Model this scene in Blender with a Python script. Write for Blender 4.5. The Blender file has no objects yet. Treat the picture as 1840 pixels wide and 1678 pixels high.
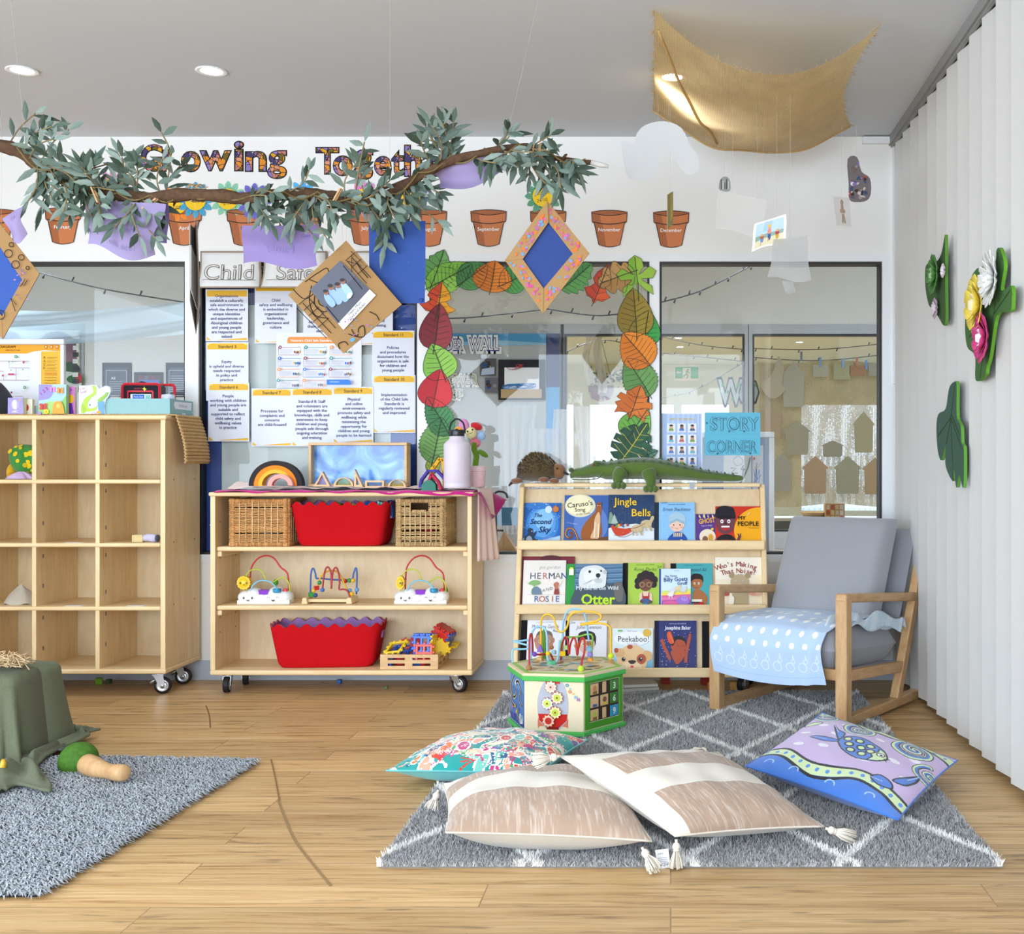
import bpy, math, random
from mathutils import Vector as V, Matrix
R=random.Random(7)
PI=math.pi
F,CX,CY,EYE=2044.,1205.,838.,1.06      # focal length and principal point in photo pixels, eye height in metres
YW=5.66                                # back wall
scene=bpy.context.scene; COLL=scene.collection
def P(px,py,d): return V(((px-CX)*d/F,d,EYE+(CY-py)*d/F))
def PZ(px,py,z): return P(px,py,(EYE-z)*F/(py-CY))
def XX(px,d): return (px-CX)*d/F
def ZZ(py,d): return EYE+(CY-py)*d/F
def h2l(h):
    h=h.lstrip('#'); o=[]
    for i in (0,2,4):
        c=int(h[i:i+2],16)/255; o.append(c/12.92 if c<=.04045 else ((c+.055)/1.055)**2.4)
    return (*o,1.)
_cc={}
def C(h):
    if not isinstance(h,str): return h
    if h not in _cc: _cc[h]=h2l(h)
    return _cc[h]
def vary(h,a):
    c=C(h); k=1+R.uniform(-a,a); return (min(1,c[0]*k),min(1,c[1]*k),min(1,c[2]*k),1)
def cr(pts,n=6,closed=False):
    pts=[V(p) if len(p)==3 else V((p[0],p[1],0)) for p in pts]; d3=True
    out=[]; N=len(pts)
    for i in range(N if closed else N-1):
        if closed: a,b,c,d=pts[i-1],pts[i],pts[(i+1)%N],pts[(i+2)%N]
        else: a,b,c,d=pts[max(i-1,0)],pts[i],pts[i+1],pts[min(i+2,N-1)]
        for j in range(n):
            t=j/n
            out.append(.5*((2*b)+(c-a)*t+(2*a-5*b+4*c-d)*t*t+(3*b-a-3*c+d)*t**3))
    if not closed: out.append(pts[-1].copy())
    return out
def cr2(pts,n=6,closed=False): return [(p.x,p.y) for p in cr(pts,n,closed)]
class B:
    def __init__(s): s.v=[];s.f=[];s.c=[];s.mi=[];s.s=[]
    def add(s,vs,fs,c,mi=0,sm=0):
        n=len(s.v); s.v+=[tuple(v) for v in vs]; multi=isinstance(c,list)
        for j,f in enumerate(fs):
            s.f.append([i+n for i in f]); s.c.append(C(c[j]) if multi else C(c)); s.mi.append(mi); s.s.append(sm)
    def box(s,lo,hi,c='#fff',mi=0):
        c='#ffffff' if c=='#fff' else c
        x0,y0,z0=lo;x1,y1,z1=hi
        s.add([(x0,y0,z0),(x1,y0,z0),(x1,y1,z0),(x0,y1,z0),(x0,y0,z1),(x1,y0,z1),(x1,y1,z1),(x0,y1,z1)],
          [(0,3,2,1),(4,5,6,7),(0,1,5,4),(1,2,6,5),(2,3,7,6),(3,0,4,7)],c,mi)
    def obox(s,o,a,b,c3,c,mi=0):   # centre, three half-axis vectors
        o,a,b,c3=V(o),V(a),V(b),V(c3)
        vs=[o+i*a+j*b+k*c3 for k in(-1,1) for i,j in((-1,-1),(1,-1),(1,1),(-1,1))]
        fs=[(0,3,2,1),(4,5,6,7),(0,1,5,4),(1,2,6,5),(2,3,7,6),(3,0,4,7)]
        if a.cross(b).dot(c3)<0: fs=[f[::-1] for f in fs]
        s.add(vs,fs,c,mi)
    def beam(s,p,q,w,h,side,c,mi=0):
        p,q,side=V(p),V(q),V(side); d=(q-p); up=d.cross(side).normalized(); sd=up.cross(d).normalized()
        s.obox((p+q)/2,d/2,sd*w/2,up*h/2,c,mi)
    def tube(s,pts,r,c,n=8,mi=0,caps=True,closed=False):
        pts=[V(p) for p in pts]; N=len(pts)
        rr=r if isinstance(r,(list,tuple)) else [r]*N
        t0=(pts[1]-pts[0]).normalized(); u=t0.orthogonal().normalized(); vs=[];fs=[]
        for i,p in enumerate(pts):
            if closed: t=(pts[(i+1)%N]-pts[i-1]).normalized()
            else: t=(pts[min(i+1,N-1)]-pts[max(i-1,0)]).normalized()
            u=(u-t*u.dot(t)); u=u.normalized() if u.length>1e-9 else t.orthogonal().normalized()
            w=t.cross(u)
            for k in range(n):
                a=2*PI*k/n; vs.append(p+(u*math.cos(a)+w*math.sin(a))*rr[i])
        for i in range(N if closed else N-1):
            j=(i+1)%N
            for k in range(n): fs.append((i*n+k,i*n+(k+1)%n,j*n+(k+1)%n,j*n+k))
        if caps and not closed: fs.append(tuple(range(n))[::-1]); fs.append(tuple((N-1)*n+k for k in range(n)))
        s.add(vs,fs,c,mi,1)
    def lathe(s,o,prof,c,n=24,ax=(0,0,1),mi=0,sm=1):   # prof: (radius, height)
        o=V(o);ax=V(ax).normalized();u=ax.orthogonal().normalized();w=ax.cross(u);vs=[];fs=[];cs=[]
        for r,h in prof:
            for k in range(n):
                a=2*PI*k/n; vs.append(o+ax*h+(u*math.cos(a)+w*math.sin(a))*max(r,1e-5))
        for i in range(len(prof)-1):
            for k in range(n): fs.append((i*n+k,i*n+(k+1)%n,(i+1)*n+(k+1)%n,(i+1)*n+k)); cs.append(c[i] if isinstance(c,list) else c)
        s.add(vs,fs,cs,mi,sm)
    def ell(s,o,r,c,n=14,m=9,rot=None,mi=0):
        if not hasattr(r,'__len__'): r=(r,r,r)
        o=V(o);vs=[];fs=[]
        for i in range(m+1):
            th=PI*i/m
            for k in range(n):
                a=2*PI*k/n; q=V((r[0]*math.sin(th)*math.cos(a),r[1]*math.sin(th)*math.sin(a),r[2]*math.cos(th)))
                if rot: q=rot@q
                vs.append(o+q)
        for i in range(m):
            for k in range(n): fs.append((i*n+k,(i+1)*n+k,(i+1)*n+(k+1)%n,i*n+(k+1)%n))
        s.add(vs,fs,c,mi,1)
    def prism(s,pts,nv,c,cs=None,mi=0):      # outline seen from the side nv points to (counter-clockwise), extruded by -nv
        pts=[V(p) for p in pts];nv=V(nv);n=len(pts)
        s.add(pts+[p-nv for p in pts],[tuple(range(n)),tuple(range(2*n-1,n-1,-1))]+[(i,i+n,(i+1)%n+n,(i+1)%n) for i in range(n)],[c,c]+[cs or c]*n,mi)
    def grid(s,fn,nu,nv,c,mi=0,sm=1,closed=False):
        vs=[fn(i/nu,j/nv) for j in range(nv+1) for i in range(nu+1)];fs=[];cs=[]
        for j in range(nv):
            for i in range(nu):
                a=j*(nu+1)+i; fs.append((a,a+1,a+nu+2,a+nu+1)); cs.append(c((i+.5)/nu,(j+.5)/nv) if callable(c) else c)
        s.add(vs,fs,cs,mi,sm)
ORG={}
def _link(o):
    COLL.objects.link(o); return o
def put(b,name,mats,parent=None,label=None,bev=0,sub=0,sol=0,kind=None,org=None,seg=2):
    me=bpy.data.meshes.new(name)
    if parent is not None: og,rz=ORG[parent.name]
    else:
        if org is None:
            xs=[v[0] for v in b.v];ys=[v[1] for v in b.v];zs=[v[2] for v in b.v]
            org=((min(xs)+max(xs))/2,(min(ys)+max(ys))/2,min(zs))
        og,rz=V(org),0
    M=Matrix.Rotation(-rz,3,'Z')
    me.from_pydata([tuple(M@(V(v)-og)) if rz else (v[0]-og[0],v[1]-og[1],v[2]-og[2]) for v in b.v],[],b.f)
    if not isinstance(mats,(list,tuple)): mats=[mats]
    for m in mats: me.materials.append(m)
    me.polygons.foreach_set('material_index',b.mi); me.polygons.foreach_set('use_smooth',[bool(x) for x in b.s])
    ca=me.color_attributes.new('Col','FLOAT_COLOR','CORNER'); fl=[]
    for f,c in zip(b.f,b.c): fl+=list(c)*len(f)
    ca.data.foreach_set('color',fl); me.update()
    o=_link(bpy.data.objects.new(name,me))
    if parent is not None: o.parent=parent
    else: o.location=og
    ORG[o.name]=(og,rz)
    if bev:
        m=o.modifiers.new('b','BEVEL');m.width=bev;m.segments=seg;m.limit_method='ANGLE';m.angle_limit=.6
    if sol:
        m=o.modifiers.new('s','SOLIDIFY');m.thickness=sol;m.offset=0
    if sub:
        m=o.modifiers.new('u','SUBSURF');m.levels=sub;m.render_levels=sub
    if label: o['label']=label
    if kind: o['kind']=kind
    return o
def tag(o,label,cat,group=None):
    o['label']=label;o['category']=cat
    if group:o['group']=group
    return o
def thing(name,label,cat,loc=(0,0,0),group=None,rz=0,kind=None):
    o=_link(bpy.data.objects.new(name,None)); o.location=loc; o.rotation_euler=(0,0,rz); o.empty_display_size=.05
    ORG[o.name]=(V(loc),rz)
    if label: tag(o,label,cat,group)
    if kind: o['kind']=kind
    return o
def dup(root,loc,label=None,rz=None,group=None):
    r=root.copy(); _link(r); r.location=loc
    if rz is not None: r.rotation_euler=(0,0,rz)
    if label:r['label']=label
    if group:r['group']=group
    for ch in list(root.children):
        c=ch.copy();_link(c);c.parent=r
        for g in list(ch.children):
            d=g.copy();_link(d);d.parent=c
    ORG[r.name]=(V(loc),r.rotation_euler.z)
    return r
# ---- text as filled glyph outlines
_tc={}
def glyphs(t,bold=0.,sh=0.,res=2):
    k=(t,bold,sh,res)
    if k in _tc: return _tc[k]
    thick=bold if ('M' in t and bold>0) else 0   # M closes up when offset: thicken it by doubling
    cu=bpy.data.curves.new('t','FONT'); cu.body=t; cu.size=1; cu.resolution_u=res; cu.offset=0 if thick else bold; cu.shear=sh; cu.fill_mode='FRONT'
    ob=bpy.data.objects.new('t',cu); me=ob.to_mesh()
    vs=[(v.co.x,v.co.y) for v in me.vertices]; fs=[tuple(p.vertices) for p in me.polygons]
    ob.to_mesh_clear(); bpy.data.objects.remove(ob); bpy.data.curves.remove(cu)
    if thick:
        n=len(vs); vs=[(x-thick,y) for x,y in vs]+[(x+thick,y) for x,y in vs]; fs=fs+[tuple(i+n for i in f) for f in fs]
    if not vs: vs=[(0,0)]
    _tc[k]=(vs,fs,min(v[0] for v in vs),max(v[0] for v in vs)); return _tc[k]
class Art:    # flat drawing on a plane: o origin, u right, w second axis (dn: pointing down the page), k metres per unit
    def __init__(s,b,o,u=(1,0,0),w=(0,0,-1),k=1.,ox=0,oy=0,eps=.0004,z0=0,mi=0,warp=None):
        s.b=b;s.o=V(o);s.u=V(u).normalized();s.w=V(w).normalized();s.k=k;s.ox=ox;s.oy=oy;s.eps=eps;s.z=z0;s.mi=mi;s.warp=warp
        s.n=s.w.cross(s.u)          # toward the viewer when w runs down the page
    def pt(s,x,y,z=None):
        q=s.o+s.u*((x-s.ox)*s.k)+s.w*((y-s.oy)*s.k)+s.n*(s.z if z is None else z)
        return q+s.n*s.warp(x,y) if s.warp else q
    def up(s): s.z+=s.eps
    def poly(s,pts,c):
        s.up(); pts=list(pts); A=sum(pts[i-1][0]*pts[i][1]-pts[i][0]*pts[i-1][1] for i in range(len(pts)))
        if A>0: pts=pts[::-1]
        s.b.add([s.pt(*p) for p in pts],[tuple(range(len(pts)))],c,s.mi)
    def rect(s,x0,y0,x1,y1,c,n=0):
        if n and s.warp:
            s.up(); s.b.grid(lambda a,b_:s.pt(x0+(x1-x0)*a,y1+(y0-y1)*b_),n,n,c,s.mi,1)
        else: s.poly([(x0,y0),(x0,y1),(x1,y1),(x1,y0)],c)
    def ell(s,x,y,rx,ry,c,n=18,a=0,a0=0,a1=2*PI):
        ca,sa=math.cos(a),math.sin(a); pts=[]
        full=abs(a1-a0-2*PI)<1e-6
        for i in range(n if full else n+1):
            t=a0+(a1-a0)*i/n; p,q=rx*math.cos(t),ry*math.sin(t); pts.append((x+p*ca-q*sa,y+p*sa+q*ca))
        s.poly(pts,c)
    def line(s,pts,wd,c,closed=False):
        s.up(); pts=[V((p[0],p[1])) for p in pts]; N=len(pts)
        if N<2: return
        L=[];Rr=[]
        for i,p in enumerate(pts):
            a=pts[i-1] if (i or closed) else p; b=pts[(i+1)%N] if (i<N-1 or closed) else p
            d=(b-a)
            if d.length<1e-9: d=V((1,0))
            d.normalize(); nn=V((-d.y,d.x))*wd/2; L.append(p+nn);Rr.append(p-nn)
        vs=[s.pt(q.x,q.y) for q in L+Rr]
        fs=[(i,(i+1)%N,(i+1)%N+N,i+N) for i in range(N if closed else N-1)]
        s.b.add(vs,fs,c,s.mi)
    def text(s,t,x,y,h,c,al='c',bold=0.,sh=0.,sx=1.,mw=None,rot=0,res=2,up=True):
        vs,fs,x0,x1=glyphs(t,bold,sh,res); k=h/.73
        kx=k*sx
        if mw and (x1-x0)*kx>mw: kx=mw/(x1-x0)
        off={'c':-(x0+x1)/2,'l':-x0,'r':-x1}[al]
        if up: s.up()
        cr_,sr=math.cos(rot),math.sin(rot); out=[]
        for a,b_ in vs:
            p,q=(a+off)*kx,-b_*k; out.append(s.pt(x+p*cr_-q*sr,y+p*sr+q*cr_))
        s.b.add(out,fs,c,s.mi)
    def slab(s,pts,t,c,cs=None):             # the sheet itself, with thickness t behind the drawing plane
        pts=list(pts); A=sum(pts[i-1][0]*pts[i][1]-pts[i][0]*pts[i-1][1] for i in range(len(pts)))
        if A>0: pts=pts[::-1]
        s.b.prism([s.pt(*p,z=s.z) for p in pts],s.n*t,c,cs,s.mi)
    def srect(s,x0,y0,x1,y1,t,c): s.slab([(x0,y0),(x0,y1),(x1,y1),(x1,y0)],t,c)
def wallart(b,d,eps=.0004,k=1.,off=0.,**kw): return Art(b,(0,d-off,EYE),(1,0,0),(0,0,-1),d/F/k,CX*k,CY*k,eps,**kw)
# ---- materials
def newmat(name):
    m=bpy.data.materials.new(name);m.use_nodes=True;nt=m.node_tree;return m,nt,nt.nodes['Principled BSDF']
def N(nt,t,**kw):
    n=nt.nodes.new(t)
    for k,v in kw.items():
        if k in n.inputs: n.inputs[k].default_value=v
        else: setattr(n,k,v)
    return n
def vcmat(name,rough=.6,bump=0,bscale=200,var=.04,spec=.4,sheen=0,stretch=None,metal=0):
    m,nt,p=newmat(name); L=nt.links.new
    a=N(nt,'ShaderNodeAttribute',attribute_name='Col'); tc=N(nt,'ShaderNodeTexCoord'); mp=N(nt,'ShaderNodeMapping'); L(tc.outputs['Object'],mp.inputs[0])
    if stretch: mp.inputs['Scale'].default_value=stretch
    nz=N(nt,'ShaderNodeTexNoise',Scale=bscale,Detail=3.); L(mp.outputs[0],nz.inputs['Vector'])
    mr=N(nt,'ShaderNodeMapRange'); mr.inputs[3].default_value=1-var*2; mr.inputs[4].default_value=1+var*2; L(nz.outputs[0],mr.inputs[0])
    mx=N(nt,'ShaderNodeVectorMath',operation='SCALE'); L(a.outputs['Color'],mx.inputs[0]); L(mr.outputs[0],mx.inputs['Scale']); L(mx.outputs[0],p.inputs['Base Color'])
    p.inputs['Roughness'].default_value=rough; p.inputs['Specular IOR Level'].default_value=spec; p.inputs['Metallic'].default_value=metal
    if sheen: p.inputs['Sheen Weight'].default_value=sheen
    if bump:
        bp=N(nt,'ShaderNodeBump',Strength=bump,Distance=.003); L(nz.outputs[0],bp.inputs['Height']); L(bp.outputs[0],p.inputs['Normal'])
    return m
def woodmat(name,c1,c2,stretch=(1.5,12,12),scale=3.,rough=.42,bump=.05,c3=None):
    m,nt,p=newmat(name); L=nt.links.new
    tc=N(nt,'ShaderNodeTexCoord'); mp=N(nt,'ShaderNodeMapping'); mp.inputs['Scale'].default_value=stretch; L(tc.outputs['Object'],mp.inputs[0])
    nz=N(nt,'ShaderNodeTexNoise',Scale=scale,Detail=6.,Roughness=.65,Distortion=.6); L(mp.outputs[0],nz.inputs['Vector'])
    n2=N(nt,'ShaderNodeTexNoise',Scale=1.6,Detail=2.); L(tc.outputs['Object'],n2.inputs['Vector'])
    cr_=N(nt,'ShaderNodeValToRGB'); e=cr_.color_ramp.elements; e[0].position=.3;e[0].color=C(c2);e[1].position=.62;e[1].color=C(c1); L(nz.outputs[0],cr_.inputs[0])
    mr=N(nt,'ShaderNodeMapRange'); mr.inputs[3].default_value=.9; mr.inputs[4].default_value=1.1; L(n2.outputs[0],mr.inputs[0])
    mx=N(nt,'ShaderNodeVectorMath',operation='SCALE'); L(cr_.outputs[0],mx.inputs[0]); L(mr.outputs[0],mx.inputs['Scale']); L(mx.outputs[0],p.inputs['Base Color'])
    p.inputs['Roughness'].default_value=rough
    if bump:
        bp=N(nt,'ShaderNodeBump',Strength=bump,Distance=.002); L(nz.outputs[0],bp.inputs['Height']); L(bp.outputs[0],p.inputs['Normal'])
    return m
def sheermat(name,c,alpha,trans=.5,weave=0,rough=.8):     # thin cloth or paper that lets light through
    m,nt,p=newmat(name); nt.nodes.remove(p); L=nt.links.new; out=nt.nodes['Material Output']
    a=N(nt,'ShaderNodeAttribute',attribute_name='Col')
    col=a.outputs['Color']
    df=N(nt,'ShaderNodeBsdfDiffuse'); tl=N(nt,'ShaderNodeBsdfTranslucent'); tp=N(nt,'ShaderNodeBsdfTransparent')
    L(col,df.inputs[0]); L(col,tl.inputs[0])
    m1=N(nt,'ShaderNodeMixShader'); m1.inputs[0].default_value=trans; L(df.outputs[0],m1.inputs[1]); L(tl.outputs[0],m1.inputs[2])
    m2=N(nt,'ShaderNodeMixShader'); m2.inputs[0].default_value=alpha; L(tp.outputs[0],m2.inputs[1]); L(m1.outputs[0],m2.inputs[2])
    if weave:
        uv=N(nt,'ShaderNodeTexCoord'); fac=[]
        for dr in ('X','Y'):
            w=N(nt,'ShaderNodeTexWave',Scale=weave,Distortion=4.,bands_direction=dr); w.inputs['Detail'].default_value=2; w.inputs['Detail Scale'].default_value=3.
            L(uv.outputs['Object'],w.inputs[0]); fac.append(w.outputs['Fac'])
        mm=N(nt,'ShaderNodeMath',operation='MAXIMUM'); L(fac[0],mm.inputs[0]); L(fac[1],mm.inputs[1])
        mr=N(nt,'ShaderNodeMapRange'); mr.inputs[1].default_value=.35; mr.inputs[2].default_value=.75; mr.inputs[3].default_value=alpha*.72; mr.inputs[4].default_value=min(1,alpha*1.06); L(mm.outputs[0],mr.inputs[0]); L(mr.outputs[0],m2.inputs[0])
        nz=N(nt,'ShaderNodeTexNoise',Scale=9.,Detail=5.); L(uv.outputs['Object'],nz.inputs['Vector'])
        rm=N(nt,'ShaderNodeMapRange'); rm.inputs[3].default_value=.75; rm.inputs[4].default_value=1.2; L(nz.outputs[0],rm.inputs[0])
        sc=N(nt,'ShaderNodeVectorMath',operation='SCALE'); L(col,sc.inputs[0]); L(rm.outputs[0],sc.inputs['Scale']); L(sc.outputs[0],df.inputs[0]); L(sc.outputs[0],tl.inputs[0])
    L(m2.outputs[0],out.inputs[0]); return m
def glassmat(name,tint=(1,1,1,1),refl=.06):
    m,nt,p=newmat(name); nt.nodes.remove(p); L=nt.links.new; out=nt.nodes['Material Output']
    tp=N(nt,'ShaderNodeBsdfTransparent'); tp.inputs[0].default_value=tint
    gl=N(nt,'ShaderNodeBsdfGlossy'); gl.inputs['Roughness'].default_value=.0
    lw=N(nt,'ShaderNodeFresnel'); lw.inputs[0].default_value=1.45
    mx=N(nt,'ShaderNodeMixShader'); L(lw.outputs[0],mx.inputs[0]); L(tp.outputs[0],mx.inputs[1]); L(gl.outputs[0],mx.inputs[2]); L(mx.outputs[0],out.inputs[0]); return m
def emis(name,c,s):
    m,nt,p=newmat(name); p.inputs['Base Color'].default_value=C(c); p.inputs['Emission Color'].default_value=C(c); p.inputs['Emission Strength'].default_value=s; return m
MAT=dict(
 paper=vcmat('printed_paper',.55,0,60,.015,.3), laminate=vcmat('laminated_print',.32,0,60,.01,.22), matte=vcmat('matte_paint',.7,.02,90,.015,.3), plastic=vcmat('plastic',.3,0,50,.015,.5),
 cloth=vcmat('woven_cloth',.9,.35,500,.06,.15,.3), plush=vcmat('plush_fabric',.95,.6,260,.10,.1,.5), card=vcmat('cardboard',.85,.08,150,.05,.2), metal=vcmat('bright_metal',.28,0,50,.02,.5,metal=.9),
 foam=vcmat('craft_foam',.75,.1,120,.05,.25), wire=vcmat('coated_wire',.35,0,50,.01,.5), rubber=vcmat('black_rubber',.6,0,50,.02,.4), wicker=vcmat('woven_cane',.6,.3,150,.14,.3), pile=vcmat('carpet_yarn',.95,0,30,.05,.1,.2),
 leaf=vcmat('artificial_leaf',.6,.05,60,.08,.3), bark=vcmat('branch_bark',.9,.8,60,.25,.1), felt=vcmat('felted_tub',.95,.4,300,.07,.1), jute=vcmat('jute_weave',.95,.6,180,.18,.1),
 birch=woodmat('birch_ply','#ecd0a0','#ddbd88',(1.2,9,9)), birchv=woodmat('birch_ply_upright','#ecd0a0','#dcbc88',(9,9,1.2)), birchback=woodmat('birch_ply_back','#e2cba4','#d5bb92',(7,7,2)), oak=woodmat('pale_oak','#cfa777','#b98d5c',(10,10,2.2),4.),
 oakx=woodmat('pale_oak_rail','#cfa777','#b98d5c',(3,3,14),4.), beech=woodmat('beech_frame','#dcb684','#c99f6a',(3,10,10),4.),
)
# ================= the room =================
def floormat():
    m,nt,p=newmat('plank_vinyl'); L=nt.links.new
    tc=N(nt,'ShaderNodeTexCoord'); mp=N(nt,'ShaderNodeMapping'); L(tc.outputs['Object'],mp.inputs[0])
    br=N(nt,'ShaderNodeTexBrick',offset=.37,offset_frequency=2,squash=1.); br.inputs['Scale'].default_value=1
    br.inputs['Color1'].default_value=(0,0,0,1);br.inputs['Color2'].default_value=(1,1,1,1);br.inputs['Mortar'].default_value=(.5,.5,.5,1)
    for k,v in (('Mortar Size',.0017),('Mortar Smooth',.2),('Brick Width',1.25),('Row Height',.152),('Bias',0)): br.inputs[k].default_value=v
    L(mp.outputs[0],br.inputs['Vector'])
    # every plank gets its own slice of the grain
    cx=N(nt,'ShaderNodeVectorMath',operation='MULTIPLY'); cx.inputs[1].default_value=(7,11,5); L(br.outputs['Color'],cx.inputs[0])
    ad=N(nt,'ShaderNodeVectorMath',operation='ADD'); L(mp.outputs[0],ad.inputs[0]); L(cx.outputs[0],ad.inputs[1])
    m2=N(nt,'ShaderNodeMapping'); m2.inputs['Scale'].default_value=(.8,19,1); L(ad.outputs[0],m2.inputs[0])
    g=N(nt,'ShaderNodeTexNoise',Scale=2.2,Detail=8.,Roughness=.68,Distortion=1.2); L(m2.outputs[0],g.inputs['Vector'])
    r=N(nt,'ShaderNodeValToRGB'); e=r.color_ramp.elements; e[0].position=.3;e[0].color=C('#8d673a');e[1].position=.68;e[1].color=C('#ddbb8a'); q=e.new(.45);q.color=C('#c69f69'); L(g.outputs[0],r.inputs[0])
    m3=N(nt,'ShaderNodeMapping'); m3.inputs['Scale'].default_value=(3.2,22,1); L(ad.outputs[0],m3.inputs[0])
    kn=N(nt,'ShaderNodeTexNoise',Scale=1.5,Detail=3.,Distortion=.5); L(m3.outputs[0],kn.inputs['Vector'])
    kr=N(nt,'ShaderNodeMapRange'); kr.inputs[1].default_value=.6;kr.inputs[2].default_value=.74;kr.inputs[3].default_value=1;kr.inputs[4].default_value=.5; L(kn.outputs[0],kr.inputs[0])
    sp=N(nt,'ShaderNodeSeparateColor'); L(br.outputs['Color'],sp.inputs[0])
    tr=N(nt,'ShaderNodeMapRange'); tr.inputs[3].default_value=.82;tr.inputs[4].default_value=1.1; L(sp.outputs[0],tr.inputs[0])
    mo=N(nt,'ShaderNodeMapRange'); mo.inputs[3].default_value=1;mo.inputs[4].default_value=.52; L(br.outputs['Fac'],mo.inputs[0])
    a=N(nt,'ShaderNodeMath',operation='MULTIPLY');L(kr.outputs[0],a.inputs[0]);L(tr.outputs[0],a.inputs[1])
    b=N(nt,'ShaderNodeMath',operation='MULTIPLY');L(a.outputs[0],b.inputs[0]);L(mo.outputs[0],b.inputs[1])
    s=N(nt,'ShaderNodeVectorMath',operation='SCALE');L(r.outputs[0],s.inputs[0]);L(b.outputs[0],s.inputs['Scale']);L(s.outputs[0],p.inputs['Base Color'])
    p.inputs['Roughness'].default_value=.42;p.inputs['Specular IOR Level'].default_value=.35
    bp=N(nt,'ShaderNodeBump',Strength=.12,Distance=.002);L(g.outputs[0],bp.inputs['Height']);L(bp.outputs[0],p.inputs['Normal'])
    return m
def paintmat(name,c,rough=.75):
    m,nt,p=newmat(name); L=nt.links.new; tc=N(nt,'ShaderNodeTexCoord')
    nz=N(nt,'ShaderNodeTexNoise',Scale=140.,Detail=2.); L(tc.outputs['Object'],nz.inputs['Vector'])
    n2=N(nt,'ShaderNodeTexNoise',Scale=.8,Detail=2.); L(tc.outputs['Object'],n2.inputs['Vector'])
    mr=N(nt,'ShaderNodeMapRange'); mr.inputs[3].default_value=.985;mr.inputs[4].default_value=1.015; L(n2.outputs[0],mr.inputs[0])
    s=N(nt,'ShaderNodeVectorMath',operation='SCALE'); s.inputs[0].default_value=C(c)[:3]; L(mr.outputs[0],s.inputs['Scale']); L(s.outputs[0],p.inputs['Base Color'])
    bp=N(nt,'ShaderNodeBump',Strength=.04,Distance=.001);L(nz.outputs[0],bp.inputs['Height']);L(bp.outputs[0],p.inputs['Normal'])
    p.inputs['Roughness'].default_value=rough; return m
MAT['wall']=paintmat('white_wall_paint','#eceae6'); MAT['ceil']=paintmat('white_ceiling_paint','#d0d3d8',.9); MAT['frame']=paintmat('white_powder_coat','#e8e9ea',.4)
MAT['skirt']=paintmat('grey_vinyl_skirting','#b9bfca',.5); MAT['black']=paintmat('black_gasket','#17181b',.5); MAT['partition']=paintmat('partition_vinyl','#d2d1ce',.55); MAT['greymetal']=paintmat('grey_track','#8d8d8c',.5)
MAT['glass']=glassmat('window_glass',(.97,.985,.98,1))
def struct(b,name,m,parent=None,**k):
    o=put(b,name,m,parent,**k)
    if parent is None: o['kind']='structure'
    return o
XL=-4.6; XR=1.15; YB=-3.2; H=2.7
b=B(); b.box((XL,YB,-.06),(XR+.6,YW+.1,0)); fl=struct(b,'floor',floormat(),org=(0,0,0))
# scuff marks on the vinyl
b=B(); a=Art(b,(0,0,.0006),(1,0,0),(0,-1,0)); 
for pts,w in ((((370,1268),(376,1285),(378,1308)),.006),(((500,1438),(512,1470),(530,1510),(560,1550),(595,1592)),.007),(((487,1365),(495,1400),(502,1440)),.005),(((225,1275),(260,1271)),.004)):
    q=[PZ(x,y,0) for x,y in pts]; a.line(cr2([(p.x,-p.y) for p in q],5),w,'#8d6d42' if w!=.007 else '#977a52')
put(b,'scuff_mark',MAT['matte'],fl)
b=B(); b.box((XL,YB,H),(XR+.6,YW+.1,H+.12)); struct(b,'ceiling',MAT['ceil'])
zt=ZZ(455,YW); zs=ZZ(1010,YW)
b=B(); b.box((XL,YW,zt),(XR+.6,YW+.12,H)); b.box((XL,YW,0),(XR+.6,YW+.12,zs)); b.box((XL,YW,zs),(XX(-330,YW),YW+.12,zt)); b.box((XX(1612,YW),YW,zs),(XR+.6,YW+.12,zt))
struct(b,'wall_back',MAT['wall'])
b=B(); b.box((XL,YW-.012,0),(XR+.1,YW,ZZ(1186,YW))); struct(b,'baseboard_back',MAT['skirt'])
def window(n,x0,x1,i0,i1,glass=True):
    t=thing('window_%d'%n,None,None,(XX((x0+x1)/2,YW),YW+.05,zs),kind='structure')
    X0,X1,I0,I1=[XX(x,YW) for x in (x0,x1,i0,i1)]; t0,s0=ZZ(470,YW),ZZ(996,YW); y0,y1=YW-.006,YW+.1
    b=B(); b.box((X0,y0,zs),(X1,y1,s0)); b.box((X0,y0,t0),(X1,y1,zt)); b.box((X0,y0,s0),(I0,y1,t0)); b.box((I1,y0,s0),(X1,y1,t0)); put(b,'window_frame',MAT['frame'],t)
    g=.011; b=B(); y0,y1=YW+.01,YW+.09; b.box((I0,y0,s0),(I1,y1,s0+g)); b.box((I0,y0,t0-g),(I1,y1,t0)); b.box((I0,y0,s0+g),(I0+g,y1,t0-g)); b.box((I1-g,y0,s0+g),(I1,y1,t0-g)); put(b,'gasket',MAT['black'],t)
    b=B(); b.add([(I0+g,YW+.03,s0+g),(I1-g,YW+.03,s0+g),(I1-g,YW+.03,t0-g),(I0+g,YW+.03,t0-g)],[(0,1,2,3)],'#ffffff'); put(b,'pane',MAT['glass'],t)
window(1,-330,347,-300,333); window(2,347,762,357,750); window(3,762,1177,772,1167); window(4,1177,1612,1185,1585)
# cover strip and cable duct at the partition end
b=B(); b.box((XX(1549,YW),YW-.03,ZZ(260,YW)),(XX(1612,YW),YW,ZZ(248,YW))); struct(b,'trim_1',MAT['frame'],bev=.002)
b=B(); b.box((XX(1603,YW),YW-.022,ZZ(690,YW)),(XX(1612,YW),YW,ZZ(262,YW))); struct(b,'trim_2',MAT['frame'],bev=.002)
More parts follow.
